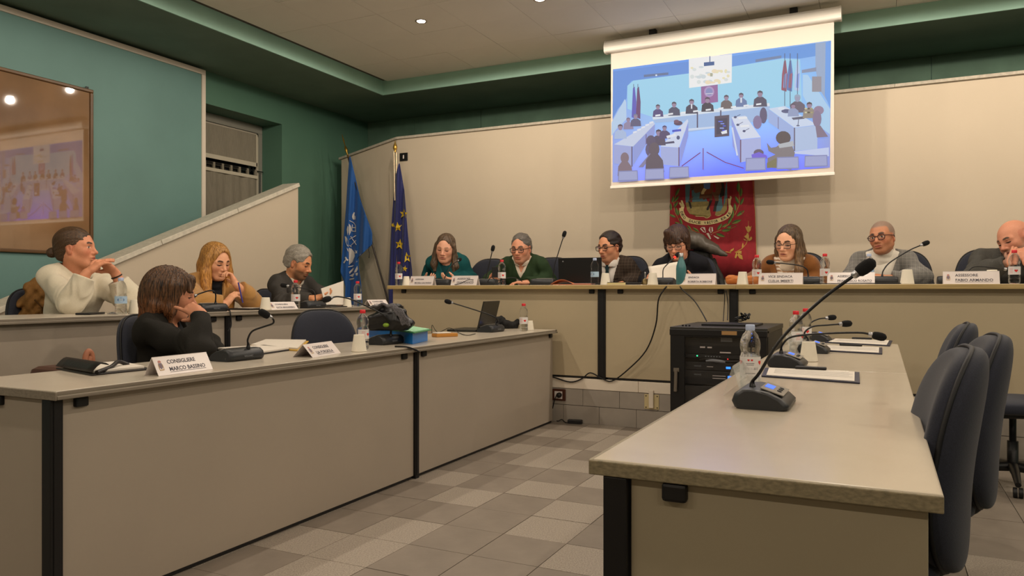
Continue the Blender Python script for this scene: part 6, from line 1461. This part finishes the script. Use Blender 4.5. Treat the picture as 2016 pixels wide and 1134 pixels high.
dor = MB().box((0, -.004, dz0), (.085, .016, dz1)).box((w_ - .045, -.004, dz0), (w_, .016, dz1)).box((.085, -.004, dz0), (w_ - .045, .016, dz0 + .03)).box((.085, -.004, dz1 - .012), (w_ - .045, .016, dz1)).build('door', M_rk, rk, bevel=.002)
MB().box((.085, .002, dz0 + .03), (w_ - .045, .006, dz1 - .012)).build('pane', M_pane, dor)
hx = .038; hz = onY(1337, 745, ry0).z
MB().tube([(hx - .004, -.018, hz - .075), (hx, -.02, hz + .05)], .010, 8).tube([(hx - .004, -.018, hz - .07), (hx - .004, .0, hz - .07)], .009, 8).box((hx - .016, -.014, hz + .04), (hx + .016, .0, hz + .062)).build('handle', pm('handle_grey', '6a6258', .35), dor)
MB().box((.30, -.010, rzt - .040), (.385, -.007, rzt - .018)).build('badge', pm('brass_badge', 'c8a070', .3, metal=.7), rk)
zz = dz1 + .037
LEDG = pm('green_led', '20a060', .4, emit='30e090', estr=3); LEDR = pm('red_led', 'a02020', .4, emit='ff3030', estr=2.5); LEDB = pm('blue_screen', '1040a0', .4, emit='2a78ff', estr=3.2)
un_ = []
for (z1_, z0_, nm) in ((zz - .055, zz - .15, 'patch_unit'), (zz - .152, zz - .175, 'mixer_unit'), (zz - .20, zz - .245, 'receiver_unit'), (zz - .25, zz - .33, 'amplifier_unit'), (zz - .34, zz - .60, 'drawer_unit')):
    un_.append(MB().box((.03, .045, z0_), (w_ - .03, .35, z1_)).build(nm, pm('rack_unit', '0d0e10', .5), rk, bevel=.003))
fy = .0445
def tagp(par, x, z, w, h, m, nm): MB().box((x, fy - .002, z), (x + w, fy, z + h)).build(nm, m, par)
tagp(un_[0], .285, zz - .075, .065, .035, M_inkw, 'white_label'); tagp(un_[0], .165, zz - .115, .03, .009, M_plate, 'white_label'); tagp(un_[0], .208, zz - .115, .026, .008, M_plate, 'white_label'); tagp(un_[0], .41, zz - .125, .02, .009, M_plate, 'white_label')
tagp(un_[0], .280, zz - .142, .062, .008, M_plate, 'white_label'); tagp(un_[1], .145, zz - .166, .007, .007, LEDG, 'led'); tagp(un_[1], .322, zz - .178, .006, .005, LEDR, 'led')
for k in range(6): tagp(un_[1], .195 + k * .016, zz - .166, .007, .005, M_inkw, 'switch')
tagp(un_[2], .315, zz - .232, .026, .012, LEDB, 'display'); tagp(un_[2], .205, zz - .225, .036, .0025, M_plate, 'slot'); tagp(un_[3], .325, zz - .305, .05, .032, LEDB, 'display'); tagp(un_[3], .238, zz - .277, .075, .003, M_plate, 'slot'); tagp(un_[3], .238, zz - .292, .075, .003, M_plate, 'slot')
for u_, z_ in ((2, zz - .226), (3, zz - .276)): text_obj('logo', 'tecno)', .016, M_inkw, un_[u_], Matrix.Translation((.13, fy - .001, z_)) @ Matrix.Rotation(math.pi / 2, 4, 'X'))
MB().tube(bez([(.20, .05, zz - .192), (.24, .04, zz - .187), (.28, .045, zz - .190), (.31, .05, zz - .193)], 16), [.006 + .004 * math.sin(i / 16 * 3.1) for i in range(len(bez([(.20, .05, 0), (.24, .04, 0), (.28, .045, 0), (.31, .05, 0)], 16)))], 8).build('cable_tie', M_inkw, rk)
MB().tube(bez([(.16, .06, zz - .185), (.22, .05, zz - .178), (.33, .05, zz - .188), (.42, .06, zz - .182), (.47, .08, zz - .178)], 30), .006, 6).build('cable_bundle', M_rkg, rk)
MB().box((.30 - .16, .20, rzt), (.46, .5, rzt + .012)).build('tray', M_black, rk, bevel=.002)
b = MB(); rg = random.Random(4); cc = Vector((.345, .42, rzt + .03)); pts = [cc + Vector((rg.uniform(-.05, .05), rg.uniform(-.04, .04), rg.uniform(-.01, .05))) for _ in range(22)]; b.tube(bez(pts, 140), .004, 6); b.build('cable_knot', M_black, rk)
for k in range(3): MB().lathe([(.006, 0), (.006, .008)], 8, Matrix.Translation((.05 + .02 * k, .1, rzt))).build('screw', M_plast, rk)
MB().lathe([(.009, -.004), (.009, .004)], 12, Matrix.Translation((w_ + .001, .25, rzt - .13)) @ Matrix.Rotation(math.pi / 2, 4, 'Y')).build('side_lock', M_silver, rk)

# ---------------------------------------------------------------- cables, socket, brackets
M_cable = pm('black_cable', '0c0c0d', .5)
def cable(label, pts, r=.0045): c = bez(pts, 60); o0 = Vector(c[-1]); b = MB().tube([p - o0 for p in c], r, 6); o = b.build('cable', M_cable); o.location = o0; tag(o, label, 'cable', 'black cables'); return o
cy_ = HTY - .015
cable('black cable drooping from the head table to the dais skirting', [onY(1318, 556, HTY + .10), onY(1313, 563, HTY + .0), onY(1306, 572, cy_), onY(1296, 592, cy_), onY(1291, 640, cy_ + .03), onY(1272, 690, cy_ + .04), onY(1236, 728, cy_ + .045), onY(1205, 750, RY - .02), onY(1185, 745, RY - .02), onY(1162, 734, RY - .02), onY(1145, 746, RY - .02), onY(1122, 752, RY - .02), onY(1088, 742, RY - .02)], .0052)
cable('black cable from the head table to the equipment rack', [onY(1332, 556, HTY + .10), onY(1338, 563, HTY + .0), onY(1345, 572, cy_), onY(1365, 590, 5.30), onY(1380, 612, 5.15), onY(1391, 632, 5.0)])
cable('thin black cable hanging behind the rack tray, left one', [onY(1427, 572, HTY + .02), onY(1426, 600, HTY - .02), onY(1424, 632, 5.05)], .003)
cable('thin black cable hanging behind the rack tray, right one', [onY(1430, 572, HTY + .02), onY(1433, 600, HTY - .02), onY(1432, 630, 5.03)], .003)
cable('looped black cable behind the microphone of the blonde woman', [ptX(438, R2X - .12, Z2 + .012), ptX(450, R2X - .02, Z2 + .006), onX(453, 614, R2X + .015), onX(455, 640, R2X + .02), onX(449, 652, R2X + .015)], .004)
cable('black cable from the front-row microphone over the desk edge', [onZ(778, 682, Z1 + .006), onZ(800, 683, Z1 + .006), onX(816, 688, R1X + .012), onX(826, 693, R1X + .02)], .005)
cable('thin cable crossing the second nameplate of the head table', [ptY(946, HTY + .12, ZH + .03), ptY(925, HTY + .0, ZH + .045), ptY(905, HTY - .002, ZH + .012), ptY(890, HTY + .03, ZH + .004)], .0028)
cable('tangle of black cable beside the man in green sweater', [ptY(960, HTY + .10, ZH + .03), ptY(968, HTY + .05, ZH + .065), ptY(978, HTY + .03, ZH + .02), ptY(982, HTY + .03, ZH + .012), ptY(992, HTY + .1, ZH + .05), ptY(1012, HTY + .13, ZH + .06), ptY(1028, HTY + .10, ZH + .03)], .0035)
cable('black cable lying along the right part of the head table', [ptY(1600, HTY + .12, ZH + .005), ptY(1615, HTY + .012, ZH + .005), ptY(1660, HTY + .006, ZH + .004), ptY(1710, HTY + .008, ZH + .005), ptY(1760, HTY + .02, ZH + .005), ptY(1840, HTY + .1, ZH + .005)], .003)
cable('curled thin cables behind the laptop on the front-row desk', [onZ(850, 655, Z1 + .004), onZ(851, 640, Z1 + .02), onZ(862, 654, Z1 + .004), onZ(885, 646, Z1 + .02), onZ(905, 656, Z1 + .004), onZ(920, 660, Z1 + .004), onZ(936, 657, Z1 + .004)], .0025)
sk_ = onY(1101, 777, RY - .006); so = thing('wall_socket', 'brown framed power socket with a black plug on the dais riser', 'socket', (sk_.x, RY - .004, sk_.z), 0)
MB().box((-.055, -.012, -.045), (.055, 0, .045)).build('frame', pm('brown_bakelite', '4a2414', .35), so, bevel=.004); MB().box((-.035, -.014, -.03), (.03, -.011, .028)).build('insert', M_plate, so); MB().lathe([(.02, 0), (.02, .02), (.014, .032), (.001, .033)], 14, Matrix.Translation((.008, -.014, 0)) @ Matrix.Rotation(math.pi / 2, 4, 'X')).build('plug', M_black, so)
cable('power lead from the socket to the adapter on the floor', [onY(1096, 777, RY - .03), onY(1091, 790, RY - .03), onZ(1087, 815, .05), onZ(1093, 824, .01), onZ(1098, 829, .006), onZ(1106, 826, .02), onZ(1112, 831, .006), onZ(1118, 833, .012)], .0035)
ad = onZ(1132, 834, .0); ado = MB().box((-.055, -.022, 0), (.055, .022, .03)).build('power_adapter', M_plast, bevel=.004); ado.location = ad; ado.rotation_euler.z = .15; tag(ado, 'black power adapter on the floor before the dais', 'adapter')
bk = onY(1283, 791, RY - .006); bko = thing('floor_box', 'cream metal bracket plate on the grey dais riser', 'bracket', (bk.x, RY - .004, bk.z), 0)
MB().box((-.055, -.006, -.055), (.055, 0, .055)).build('plate', pm('cream_metal', 'c8b88c', .4), bko, bevel=.003); MB().box((-.017, -.024, -.045), (.017, -.006, .085)).build('duct', M_strip, bko, bevel=.003)
for sx in (-1, 1):
    for sz_ in (-1, 1): MB().lathe([(.005, 0), (.004, .003)], 8, Matrix.Translation((sx * .042, -.006, sz_ * .042)) @ Matrix.Rotation(math.pi / 2, 4, 'X')).build('screw', M_pole, bko)

# ---------------------------------------------------------------- papers, folders, laptops, bags
M_paper = pm('white_paper', 'd8d0c4', .7); M_blkp = pm('black_leather', '1a1514', .45, bump=(120, .1)); M_navy = pm('navy_folder', '24263a', .45); M_yel = pm('yellow_folder', 'c29a3c', .6); M_blue = pm('blue_cardboard', '1a74c4', .35)
def slab_obj(name, parent, mat, corners, z0, z1, org, bevel=0):
    P = [Vector((c[0], c[1], 0)) - Vector((org[0], org[1], 0)) for c in corners]
    ar = sum(P[i].x * P[(i + 1) % 4].y - P[(i + 1) % 4].x * P[i].y for i in range(4))
    if ar < 0: P = P[::-1]
    return MB().prism([(p.x, p.y) for p in P], z0, z1).build(name, mat, parent, bevel=bevel)
def clipboard(label, px, z=Z1, name='clipboard'):
    c = [onZ(x, y, z) for x, y in px]; o = sum(c, Vector()) / 4; t = thing(name, label, 'clipboard', (o.x, o.y, z), 0, 'clipboards on the right desk')
    slab_obj('board', t, M_navy, c, 0, .005, o, .001); q = [o + (p - o) * .9 for p in c]; slab_obj('paper', t, M_paper, q, .0055, .007, o)
    m_ = (c[0] + c[1]) / 2 * .5 + (c[0] + c[1]) / 2 * .5 - o; d_ = (c[1] - c[0]).normalized(); a_ = math.atan2(d_.y, d_.x); Mx = Matrix.Translation((m_.x * .93, m_.y * .93, 0)) @ Matrix.Rotation(a_, 4, 'Z')
    MB().box((-.055, -.014, .006), (.055, .014, .018), Mx).build('clip', M_plast, t, bevel=.004)
    for k in range(6):
        f0 = .18 + k * .1; a1 = q[0] * (1 - f0) + q[3] * f0; b1 = q[1] * (1 - f0) + q[2] * f0; L = .06 if k % 3 == 0 else .02
        e = [a1 * .92 + b1 * .08, a1 * (L) + b1 * (1 - L)]; dn = (q[3] - q[0]).normalized() * .0022
        slab_obj('text_line', t, M_txt if False else M_inkw, [e[0], e[1], e[1] + dn, e[0] + dn], .0071, .0074, o)
clipboard('navy clipboard with a printed sheet, nearest us on the right desk', [(1506, 726), (1692, 735), (1693, 756), (1499, 742)])
clipboard('navy clipboard with a sheet behind the white cup', [(1616, 681), (1737, 686), (1737, 698), (1608, 691)])
clipboard('navy clipboard with a sheet at the far end of the right desk', [(1640, 668), (1757, 672), (1752, 682), (1624, 675)])
M_acr = pm('clear_acrylic', 'd8dcd8', .05, trans=0, alpha=.28)
for lb, px in (('clear acrylic tent behind the large foreground microphone', [(1424, 779), (1462, 787), (1500, 748), (1470, 742)]), ('clear acrylic tent beside the bottle pair on the right desk', [(1535, 697), (1560, 702), (1575, 690), (1555, 686)])):
    c = [onZ(x, y, Z1) for x, y in px]; o = sum(c, Vector()) / 4; t = thing('acrylic_stand', lb, 'stand', (o.x, o.y, Z1), 0, 'acrylic stands'); a1, b1 = (c[0] + c[1]) / 2 - o, (c[2] + c[3]) / 2 - o
    a1.z = b1.z = .09
    for s_ in ((c[0] - o, c[3] - o), (c[1] - o, c[2] - o)):
        MB().add([s_[0] + Vector((0, 0, .001)), s_[1] + Vector((0, 0, .001)), b1, a1], [(0, 1, 2, 3)]).build('sheet', M_acr, t, solid=.002)
# open leather folder nearest us
def folder(label, px, z, mat, paper, sc=.9, name='folder', flap=False, th=.006):
    c = [onZ(x, y, z) for x, y in px]; o = sum(c, Vector()) / 4; t = thing(name, label, 'folder', (o.x, o.y, z), 0); slab_obj('cover', t, mat, c, 0, th, o, .002)
    if paper: slab_obj('paper', t, paper, [o + (p - o) * sc for p in c], th + .0005, th + .009, o, .001)
    return t, c, o
t, c, o = folder('dark leather folder lying open with white sheets, nearest the left edge', [(110, 727), (240, 716), (297, 728), (180, 740)], Z1, M_blkp, M_paper, .86)
a1, b1 = c[0] - o, c[3] - o
MB().grid(lambda u, v: (a1 + (b1 - a1) * u) + Vector((.10 * (v - .0) * .6, .12 * v * .2, .012 + .035 * math.sin(v * 2.2))), 6, 6).build('flap', M_blkp, t, solid=.003)
MB().tube(bez([b1 + Vector((.0, .02, .01)), b1 * .6 + Vector((.02, .04, .02)), b1 * .2 + Vector((.02, .05, .03)), b1 * .1 + Vector((.03, .08, .015))], 16), .008, 6).build('strap', M_blkp, t)
folder('yellow folder of white papers behind the front-row microphone', [(487, 684), (520, 672), (608, 673), (590, 692)], Z1, M_yel, M_paper, .9)
t, c, o = folder('black folder with loose white sheets beside the front-row nameplate', [(425, 690), (520, 684), (572, 690), (505, 700)], Z1 , M_blkp, M_paper, .95)
# blue box folder with things on it
bxc = [onZ(x, y, Z1) for x, y in ((722, 664), (812, 678), (842, 671), (765, 655))]; o = sum(bxc, Vector()) / 4
bf = thing('box_folder', 'bright blue cardboard box folder with a green strap on the front-row desk', 'folder', (o.x, o.y, Z1), 0); slab_obj('box', bf, M_blue, bxc, 0, .062, o, .002)
slab_obj('flap', bf, M_blue, [o + (p - o) * 1.01 for p in bxc[:2]] + [o + (bxc[1] * .8 + bxc[2] * .2 - o) * 1.01, o + (bxc[0] * .8 + bxc[3] * .2 - o) * 1.01], .025, .064, o, .001)
gs = [onZ(x, y, Z1 + .066) for x, y in ((688, 652), (822, 656), (828, 650), (720, 645))]; go = sum(gs, Vector()) / 4
gf = thing('green_folder', 'thin green folder on top of the blue box folder', 'folder', (o.x, o.y, Z1 + .0645), 0); slab_obj('cover', gf, pm('green_plastic', '2c7a48', .4), [o + (p - o) * 1.12 for p in bxc], 0, .005, o, .001); slab_obj('paper', gf, pm('mint_paper', '9ad0a8', .6), [o + (p - o) * 1.05 for p in bxc], .0052, .009, o)
# black padded coat and scarf on the folder
def blob(name, mat, parent, org, prims, res=.007, wr=(40, .008, 1), cuts=()):
    pts = np.array([p[0] for p in prims] + [p[1] for p in prims]); rmax = max(max(p[2], p[3]) for p in prims); S = SDF(pts.min(0) - rmax - .05, pts.max(0) + rmax + .05, res)
    for a, b2, ra, rb in prims: S.cap(a, b2, ra, rb, .02)
    S.warp(wob(wr[0], wr[2], wr[1])); S.warp(wob(wr[0] * 2.3, wr[2] + 5, wr[1] * .4))
    for c in cuts: S.fn(lambda X, Y, Z, c=c: c - Z, op='i')
    return sdf_obj(name, S, mat, parent, org, rl=1)
co = onZ(770, 652, Z1 + .074); zc = Z1 + .076; M_puff = pm('black_padded_nylon', '0e0e10', .38, noise=(60, .2), spec=.5)
ct_ = thing('coat', 'black padded coat heaped on the blue folder with a grey scarf', 'coat', (co.x, co.y, zc), 0)
X_ = lambda px, py, dd=0: A3(at(px, py, depth(co) + dd))
blob('padding', M_puff, ct_, (co.x, co.y, zc), [(X_(735, 632), X_(760, 622), .045, .05), (X_(752, 615), X_(780, 612, .1), .035, .04), (X_(785, 625), X_(805, 638), .05, .03), (X_(740, 638), X_(800, 640), .04, .035), (X_(770, 640, .1), X_(790, 636, .1), .05, .04)], wr=(38, .009, 2), cuts=(zc + .002,))
scf = bez([X_(735, 607), X_(755, 600, -.03), X_(775, 604, -.05), X_(790, 620, -.06), X_(800, 640, -.05)], 30)
b = MB()
for k in range(5): b.tube([Vector(p) + Vector((.008 * (k - 2), .004 * (k - 2), .006 * math.sin(i * .9 + k))) - Vector((co.x, co.y, zc)) for i, p in enumerate(scf)], .007, 6)
b.build('scarf', pm('grey_scarf', '5c5a5e', .9, noise=(150, .5)), ct_)
MB().ellipsoid(Vector(X_(760, 640, -.05)) - Vector((co.x, co.y, zc)), (.018, .018, .012)).build('tag', pm('lime_tag', '7a9a2c', .5), ct_)
yn = thing('notebook', 'orange wooden-looking notebook beside the blue folder', 'notebook', onZ(868, 663, Z1), math.radians(62)); MB().box((-.05, -.035, 0), (.11, .035, .022)).build('block', pm('ochre_cover', 'b87c30', .6), yn, bevel=.004); MB().box((-.045, -.03, .0225), (.06, .03, .03)).build('pad', M_paper, yn, bevel=.002)
# laptop seen from behind on the front-row desk
lp = onZ(972, 652, Z1) + Vector((-.07, 0, 0)); M_lap = pm('graphite_laptop', '26241f', .4)
lt = thing('laptop', 'open dark grey laptop seen from behind on the front-row desk', 'laptop', lp, math.radians(-84)); 
MB().box((-.16, -.24, 0), (.16, -.01, .016)).build('base', M_lap, lt, bevel=.004)
Ml = Matrix.Translation((0, 0, .014)) @ Matrix.Rotation(math.radians(-14), 4, 'X'); MB().box((-.16, -.005, 0), (.16, .005, .215), Ml).build('lid', M_lap, lt, bevel=.003); MB().box((-.15, -.0065, .012), (.15, -.0052, .205), Ml).build('display', pm('dark_display', '0c0d10', .2), lt)
bg = onZ(995, 648, Z1); bgt = thing('bag', 'black cloth bag slumped behind the laptop', 'bag', (bg.x, bg.y + .08, Z1), 0); X_ = lambda px, py, dd=.1: A3(at(px, py, depth(bg) + dd))
blob('cloth', pm('black_cloth', '0c0b0b', .8), bgt, (bg.x, bg.y + .08, Z1), [(X_(962, 645), X_(1012, 645), .04, .03), (X_(972, 634, .14), X_(984, 632, .14), .04, .045), (X_(996, 637, .08), X_(1006, 640, .1), .035, .03), (X_(1010, 640), X_(1020, 634), .02, .02)], wr=(38, .006, 3), cuts=(Z1 + .002,))
# brown loop of a bag behind the first desk
lb_ = onX(176, 715, -2.78); bgl = thing('handbag_handle', 'small tan leather strap loop rising behind the nearest left desk', 'strap', (lb_.x, lb_.y, .70), 0)
L0 = lambda px, py: onX(px, py, -2.86) - Vector((lb_.x, lb_.y, .70))
MB().tube(bez([L0(160, 735), L0(166, 718), L0(169, 700), L0(174, 691), L0(180, 697), L0(182, 715), L0(184, 735)], 24), .011, 8).build('strap', pm('tan_leather', '9a6248', .5), bgl); MB().tube(bez([L0(174, 735), L0(175, 710), L0(178, 702)], 8), .013, 8).build('keeper', pm('tan_leather', '9a6248', .5), bgl)
MB().box((-.30, -.06, -.34), (-.06, .10, .02)).build('bag_body', pm('brown_leather', '4a2e22', .55), bgl, bevel=.03)
# rear row things
ph = ptX(178, R2X - .25, Z2); o = thing('phone', 'black phone lying before the man in cream sweatshirt', 'phone', ph, .5); MB().box((-.04, -.085, 0), (.04, .085, .011)).build('case', M_plast, o, bevel=.004)
gl = ptX(222, R2X - .16, Z2); o = thing('key_bunch', 'bunch of silver keys beside the round-labelled bottle', 'keys', gl, .3)
for k in range(3): MB().box((-.03 + k * .012, -.008, .002 + k * .003), (.03 + k * .012, .008, .005 + k * .003), Matrix.Rotation(k * .7, 4, 'Z')).build('key', M_silver, o)
rf = ptX(500, R2X - .22, Z2); o = thing('folder', 'black folder before the blonde woman on the rear desk', 'folder', rf, 0); MB().box((-.12, -.16, 0), (.12, .16, .01)).build('cover', M_blkp, o, bevel=.002); MB().box((-.05, -.10, .0102), (.08, .0, .012)).build('paper', M_paper, o)
rf = ptX(655, R2X - .15, Z2); o = thing('folder', 'thin black folder under the booklet of the grey-haired man', 'folder', rf, 0); MB().box((-.09, -.13, 0), (.09, .13, .008)).build('cover', M_blkp, o, bevel=.002)
bk0 = [onX(632, 568, -3.97), onX(676, 553, -3.99), onX(676, 600, -3.93), onX(640, 600, -3.92)]; oo = bk0[2]
bo_ = thing('booklet', 'open white booklet held up by the grey-haired man', 'booklet', (oo.x, oo.y, Z2 + .01), 0); org_ = Vector((oo.x, oo.y, Z2 + .01))
MB().add([p - org_ for p in bk0], [(0, 1, 2, 3)]).build('page', M_paper, bo_, solid=.004)
for k in range(5):
    c0 = bk0[0] * .35 + bk0[1] * .3 + bk0[2] * .2 + bk0[3] * .15; n_ = 9; rr0 = .02 + k * .011
    ux = (bk0[1] - bk0[0]).normalized(); vz = (bk0[3] - bk0[0]).normalized()
    MB().tube([c0 + Vector((.006, -.004, -.03)) + ux * rr0 * math.cos(1.2 + q * .22) * -1 - vz * rr0 * math.sin(1.2 + q * .22) - org_ for q in range(n_)], .0012, 4).build('drawing_line', M_txt, bo_)
pn_ = [WX(469, 556, -4.08), WX(478, 596, -4.06)]; o = MB().tube([Vector(pn_[0] - pn_[1]), Vector((0, 0, 0))], .005, 8).build('pen', pm('violet_pen', '3c3a8c', .3)); o.location = Vector(pn_[1]); tag(o, 'violet pen in the hand of the blonde woman', 'pen')
# head table things
lp = ptY(1142, HTY + .20, ZH); lt = thing('laptop', 'open black laptop on the head table, its lid towards us', 'laptop', lp, math.radians(4)); lw = .178; M_lb = pm('black_laptop', '0d0d0f', .35)
MB().box((-lw, .0, 0), (lw, .26, .018)).build('base', M_lb, lt, bevel=.004); Ml = Matrix.Translation((0, .004, .016)) @ Matrix.Rotation(math.radians(4), 4, 'X'); MB().box((-lw, -.004, 0), (lw, .004, .20), Ml).build('lid', M_lb, lt, bevel=.003)
MB().lathe([(.006, 0), (.006, .001)], 10, Ml @ Matrix.Translation((-lw + .04, -.0045, .172)) @ Matrix.Rotation(math.pi / 2, 4, 'X')).build('emblem', M_inkw, lt)
MB().box((-lw + .01, .0045, .012), (lw - .01, .006, .19), Ml).build('display', pm('laptop_glow', '203040', .3, emit='a8c0e0', estr=.5), lt)
of = ptY(1128, HTY + .09, ZH); o = thing('folder', 'salmon orange folder with bent cover before the black laptop', 'folder', of, 0); M_org = pm('salmon_card', 'c0714c', .6)
MB().grid(lambda u, v: (-.17 + .30 * u, -.05 + .10 * v, .004 + .038 * max(0, math.sin(min(1, u * 1.55) * 3.14)) * (1 - .5 * v)), 20, 4).build('cover', M_org, o, solid=.002); MB().box((-.15, -.045, 0), (.16, .05, .006)).build('back', M_org, o); MB().box((.02, -.04, .0065), (.17, .045, .012)).build('papers', pm('pink_paper', 'c89484', .6), o)
nb_ = ptY(1228, HTY + .08, ZH); o = thing('notebook', 'cream notebook on a black agenda between two cups', 'notebook', nb_, 0); MB().box((-.02, -.05, 0), (.13, .09, .018)).build('agenda', M_blkp, o, bevel=.003); MB().box((-.11, -.06, .0), (.03, .06, .016)).build('block', pm('cream_pages', 'd8c890', .6), o, bevel=.003); MB().box((-.11, -.06, .0165), (.02, .06, .02)).build('cover', M_blkp, o, bevel=.001)
be = ptY(1270, HTY + .06, ZH); o = thing('hand_bell', 'small hand bell beside the cup of the reading woman', 'bell', be, 0); MB().lathe([(.03, 0), (.031, .004), (.024, .02), (.02, .035), (.012, .045), (.005, .048)], 18).build('bell', pm('old_brass', '6a5a3a', .3, metal=.8), o); MB().lathe([(.005, .046), (.006, .06), (.0045, .08), (.007, .09), (.001, .096)], 12).build('handle', M_silver, o)
sb = ptY(1341, HTY + .05, ZH); o = thing('steel_bottle', 'teal steel bottle before the reading woman', 'bottle', sb, 0); MB().lathe([(.033, 0), (.036, .004), (.036, .115), (.034, .135), (.025, .165), (.0175, .186), (.0160, .20)], 28).build('body', pm('teal_enamel', '3f7478', .35, spec=.6), o); MB().lathe([(.0175, .20), (.0175, .226), (.016, .228)], 20).build('cap', M_silver, o)
sh_ = [W(1276, 525, 6.0), W(1335, 515, 5.98), W(1352, 556, 5.92), W(1284, 558, 5.93)]; o0 = Vector(sh_[3]); so_ = thing('paper_sheet', 'white sheets held up by the reading woman', 'paper', (o0.x, o0.y, ZH), 0); og = Vector((o0.x, o0.y, ZH))
for k, dz in ((0, 0), (1, .012)):
    q = [Vector(p) + Vector((.02 * k, .01 * k, -dz)) - og for p in sh_]
    MB().grid(lambda u, v: (q[0] * (1 - u) + q[1] * u) * (1 - v) + (q[3] * (1 - u) + q[2] * u) * v + Vector((0, .012 * math.sin(u * 3.1), 0)), 8, 6).build('sheet', M_paper, so_, solid=.0008)
orp = ptY(1450, HTY + .13, ZH); o = thing('snack_bag', 'small orange paper bag behind the cup below the banner', 'bag', orp, 0)
blob('bag', pm('orange_paper', 'b4682a', .6), o, orp, [(A3(orp) + A3((-.04, 0, .03)), A3(orp) + A3((.12, .02, .03)), .034, .03)], wr=(60, .006, 4), cuts=(ZH + .001,))
for lb, px, py, Y in (('phone held by the woman in teal', 861, 549, 6.03), ('black phone held by the man in green sweater', 976, 542, 6.0)):
    p = onY(px, py, Y); o = thing('phone', lb, 'phone', p, .1); MB().box((-.036, -.075 if px < 900 else -.006, -.004 if px < 900 else -.02), (.036, .02 if px < 900 else .006, .005 if px < 900 else .075)).build('case', M_plast if px > 900 else M_lap, o, bevel=.003)
# puffer jacket over the chair of the reading woman
cp = onY(1385, 500, 6.62); pj = thing('padded_jacket', 'dark padded jacket with spread collar hung over the reading woman\'s chair', 'jacket', (cp.x, 6.62, DZ), 0); K = lambda px, py, Y: W(px, py, Y)
blob('padding', pm('olive_black_nylon', '4a433a', .38, spec=.5), pj, (cp.x, 6.62, DZ), [(K(1318, 484, 6.60), K(1345, 470, 6.62), .05, .085), (K(1345, 470, 6.62), K(1375, 476, 6.62), .09, .075), (K(1375, 476, 6.62), K(1405, 490, 6.60), .072, .045), (K(1405, 490, 6.60), K(1430, 502, 6.58), .042, .010)], wr=(26, .005, 6), res=.006)
blob('lining', pm('black_lining', '14140f', .6), pj, (cp.x, 6.62, DZ), [(K(1330, 510, 6.66), K(1390, 505, 6.66), .07, .06), (K(1390, 505, 6.66), K(1408, 560, 6.64), .05, .06), (K(1330, 520, 6.68), K(1340, 560, 6.68), .08, .08), (K(1406, 512, 6.62), K(1420, 562, 6.6), .02, .026)], wr=(30, .006, 7), res=.008)
# coat on the chair of the man with the bun
cp = WX(60, 585, -4.78); cj = thing('coat', 'tan coat hung over the chair behind the young man with a bun', 'coat', (cp[0], cp[1], P2Z), 0); K = WX
blob('cloth', pm('tan_wool', '7c5626', .85, noise=(120, .12), bump=(200, .2)), cj, (cp[0], cp[1], P2Z), [(K(64, 576, -4.80), K(100, 558, -4.80), .055, .06), (K(60, 590, -4.80), K(54, 660, -4.80), .06, .06), (K(85, 575, -4.76), K(84, 650, -4.74), .055, .06), (K(75, 585, -4.92), K(110, 640, -4.92), .09, .09), (K(50, 600, -4.92), K(60, 660, -4.92), .06, .06)], wr=(34, .012, 8), res=.008)
for a1, b1 in (((68, 590), (82, 604)), ((82, 604), (78, 640))): MB().tube([Vector(WX(*a1, -4.69) - A3((cp[0], cp[1], P2Z))), Vector(WX(*b1, -4.68) - A3((cp[0], cp[1], P2Z)))], .005, 6).build('seam', pm('dark_tan', '5a3c18', .9), cj)
# ---------------------------------------------------------------- chairs people sit on
for lb, x, y, z, fc in (('dark chair behind the woman in teal, showing to her right', onY(952, 540, 6.62).x, 6.42, DZ, -98), ('dark chair behind the man in green, showing at his right shoulder', onY(1080, 540, 6.62).x, 6.40, DZ, -92), ('dark chair behind the man in plaid jacket', onY(1228, 540, 6.62).x, 6.42, DZ, -92), ('chair under the padded jacket of the reading woman', onY(1362, 540, 6.62).x, 6.34, DZ, -92),
        ('chair hidden behind the woman in caramel jacket', onY(1570, 540, 6.62).x, 6.42, DZ, -92), ('dark chair behind the man in white turtleneck', onY(1768, 540, 6.62).x, 6.42, DZ, -92), ('dark chair behind the bald man', onY(1948, 540, 6.62).x, 6.42, DZ, -92)):
    chair_at(chA, x, y, z, fc, lb).scale = (1.03, 1.03, 1.03)
for lb, x, y, z, fc in (('chair under the tan coat behind the young man with a bun', -4.60, onX(85, 600, -4.8).y + .0, P2Z, 0), ('chair hidden behind the blonde woman', -4.62, onX(420, 600, -4.7).y, P2Z, -8), ('black chair showing left of the grey-haired man', -4.62, onX(545, 600, -4.8).y, P2Z, -4)): chair_at(chA, x - .05, y, z, fc, lb).scale = (.9, .9, .9)
chair_at(chA, -3.12, onX(284, 660, -3.4).y + .02, 0, 10, 'dark chair behind the woman with the brown bob')
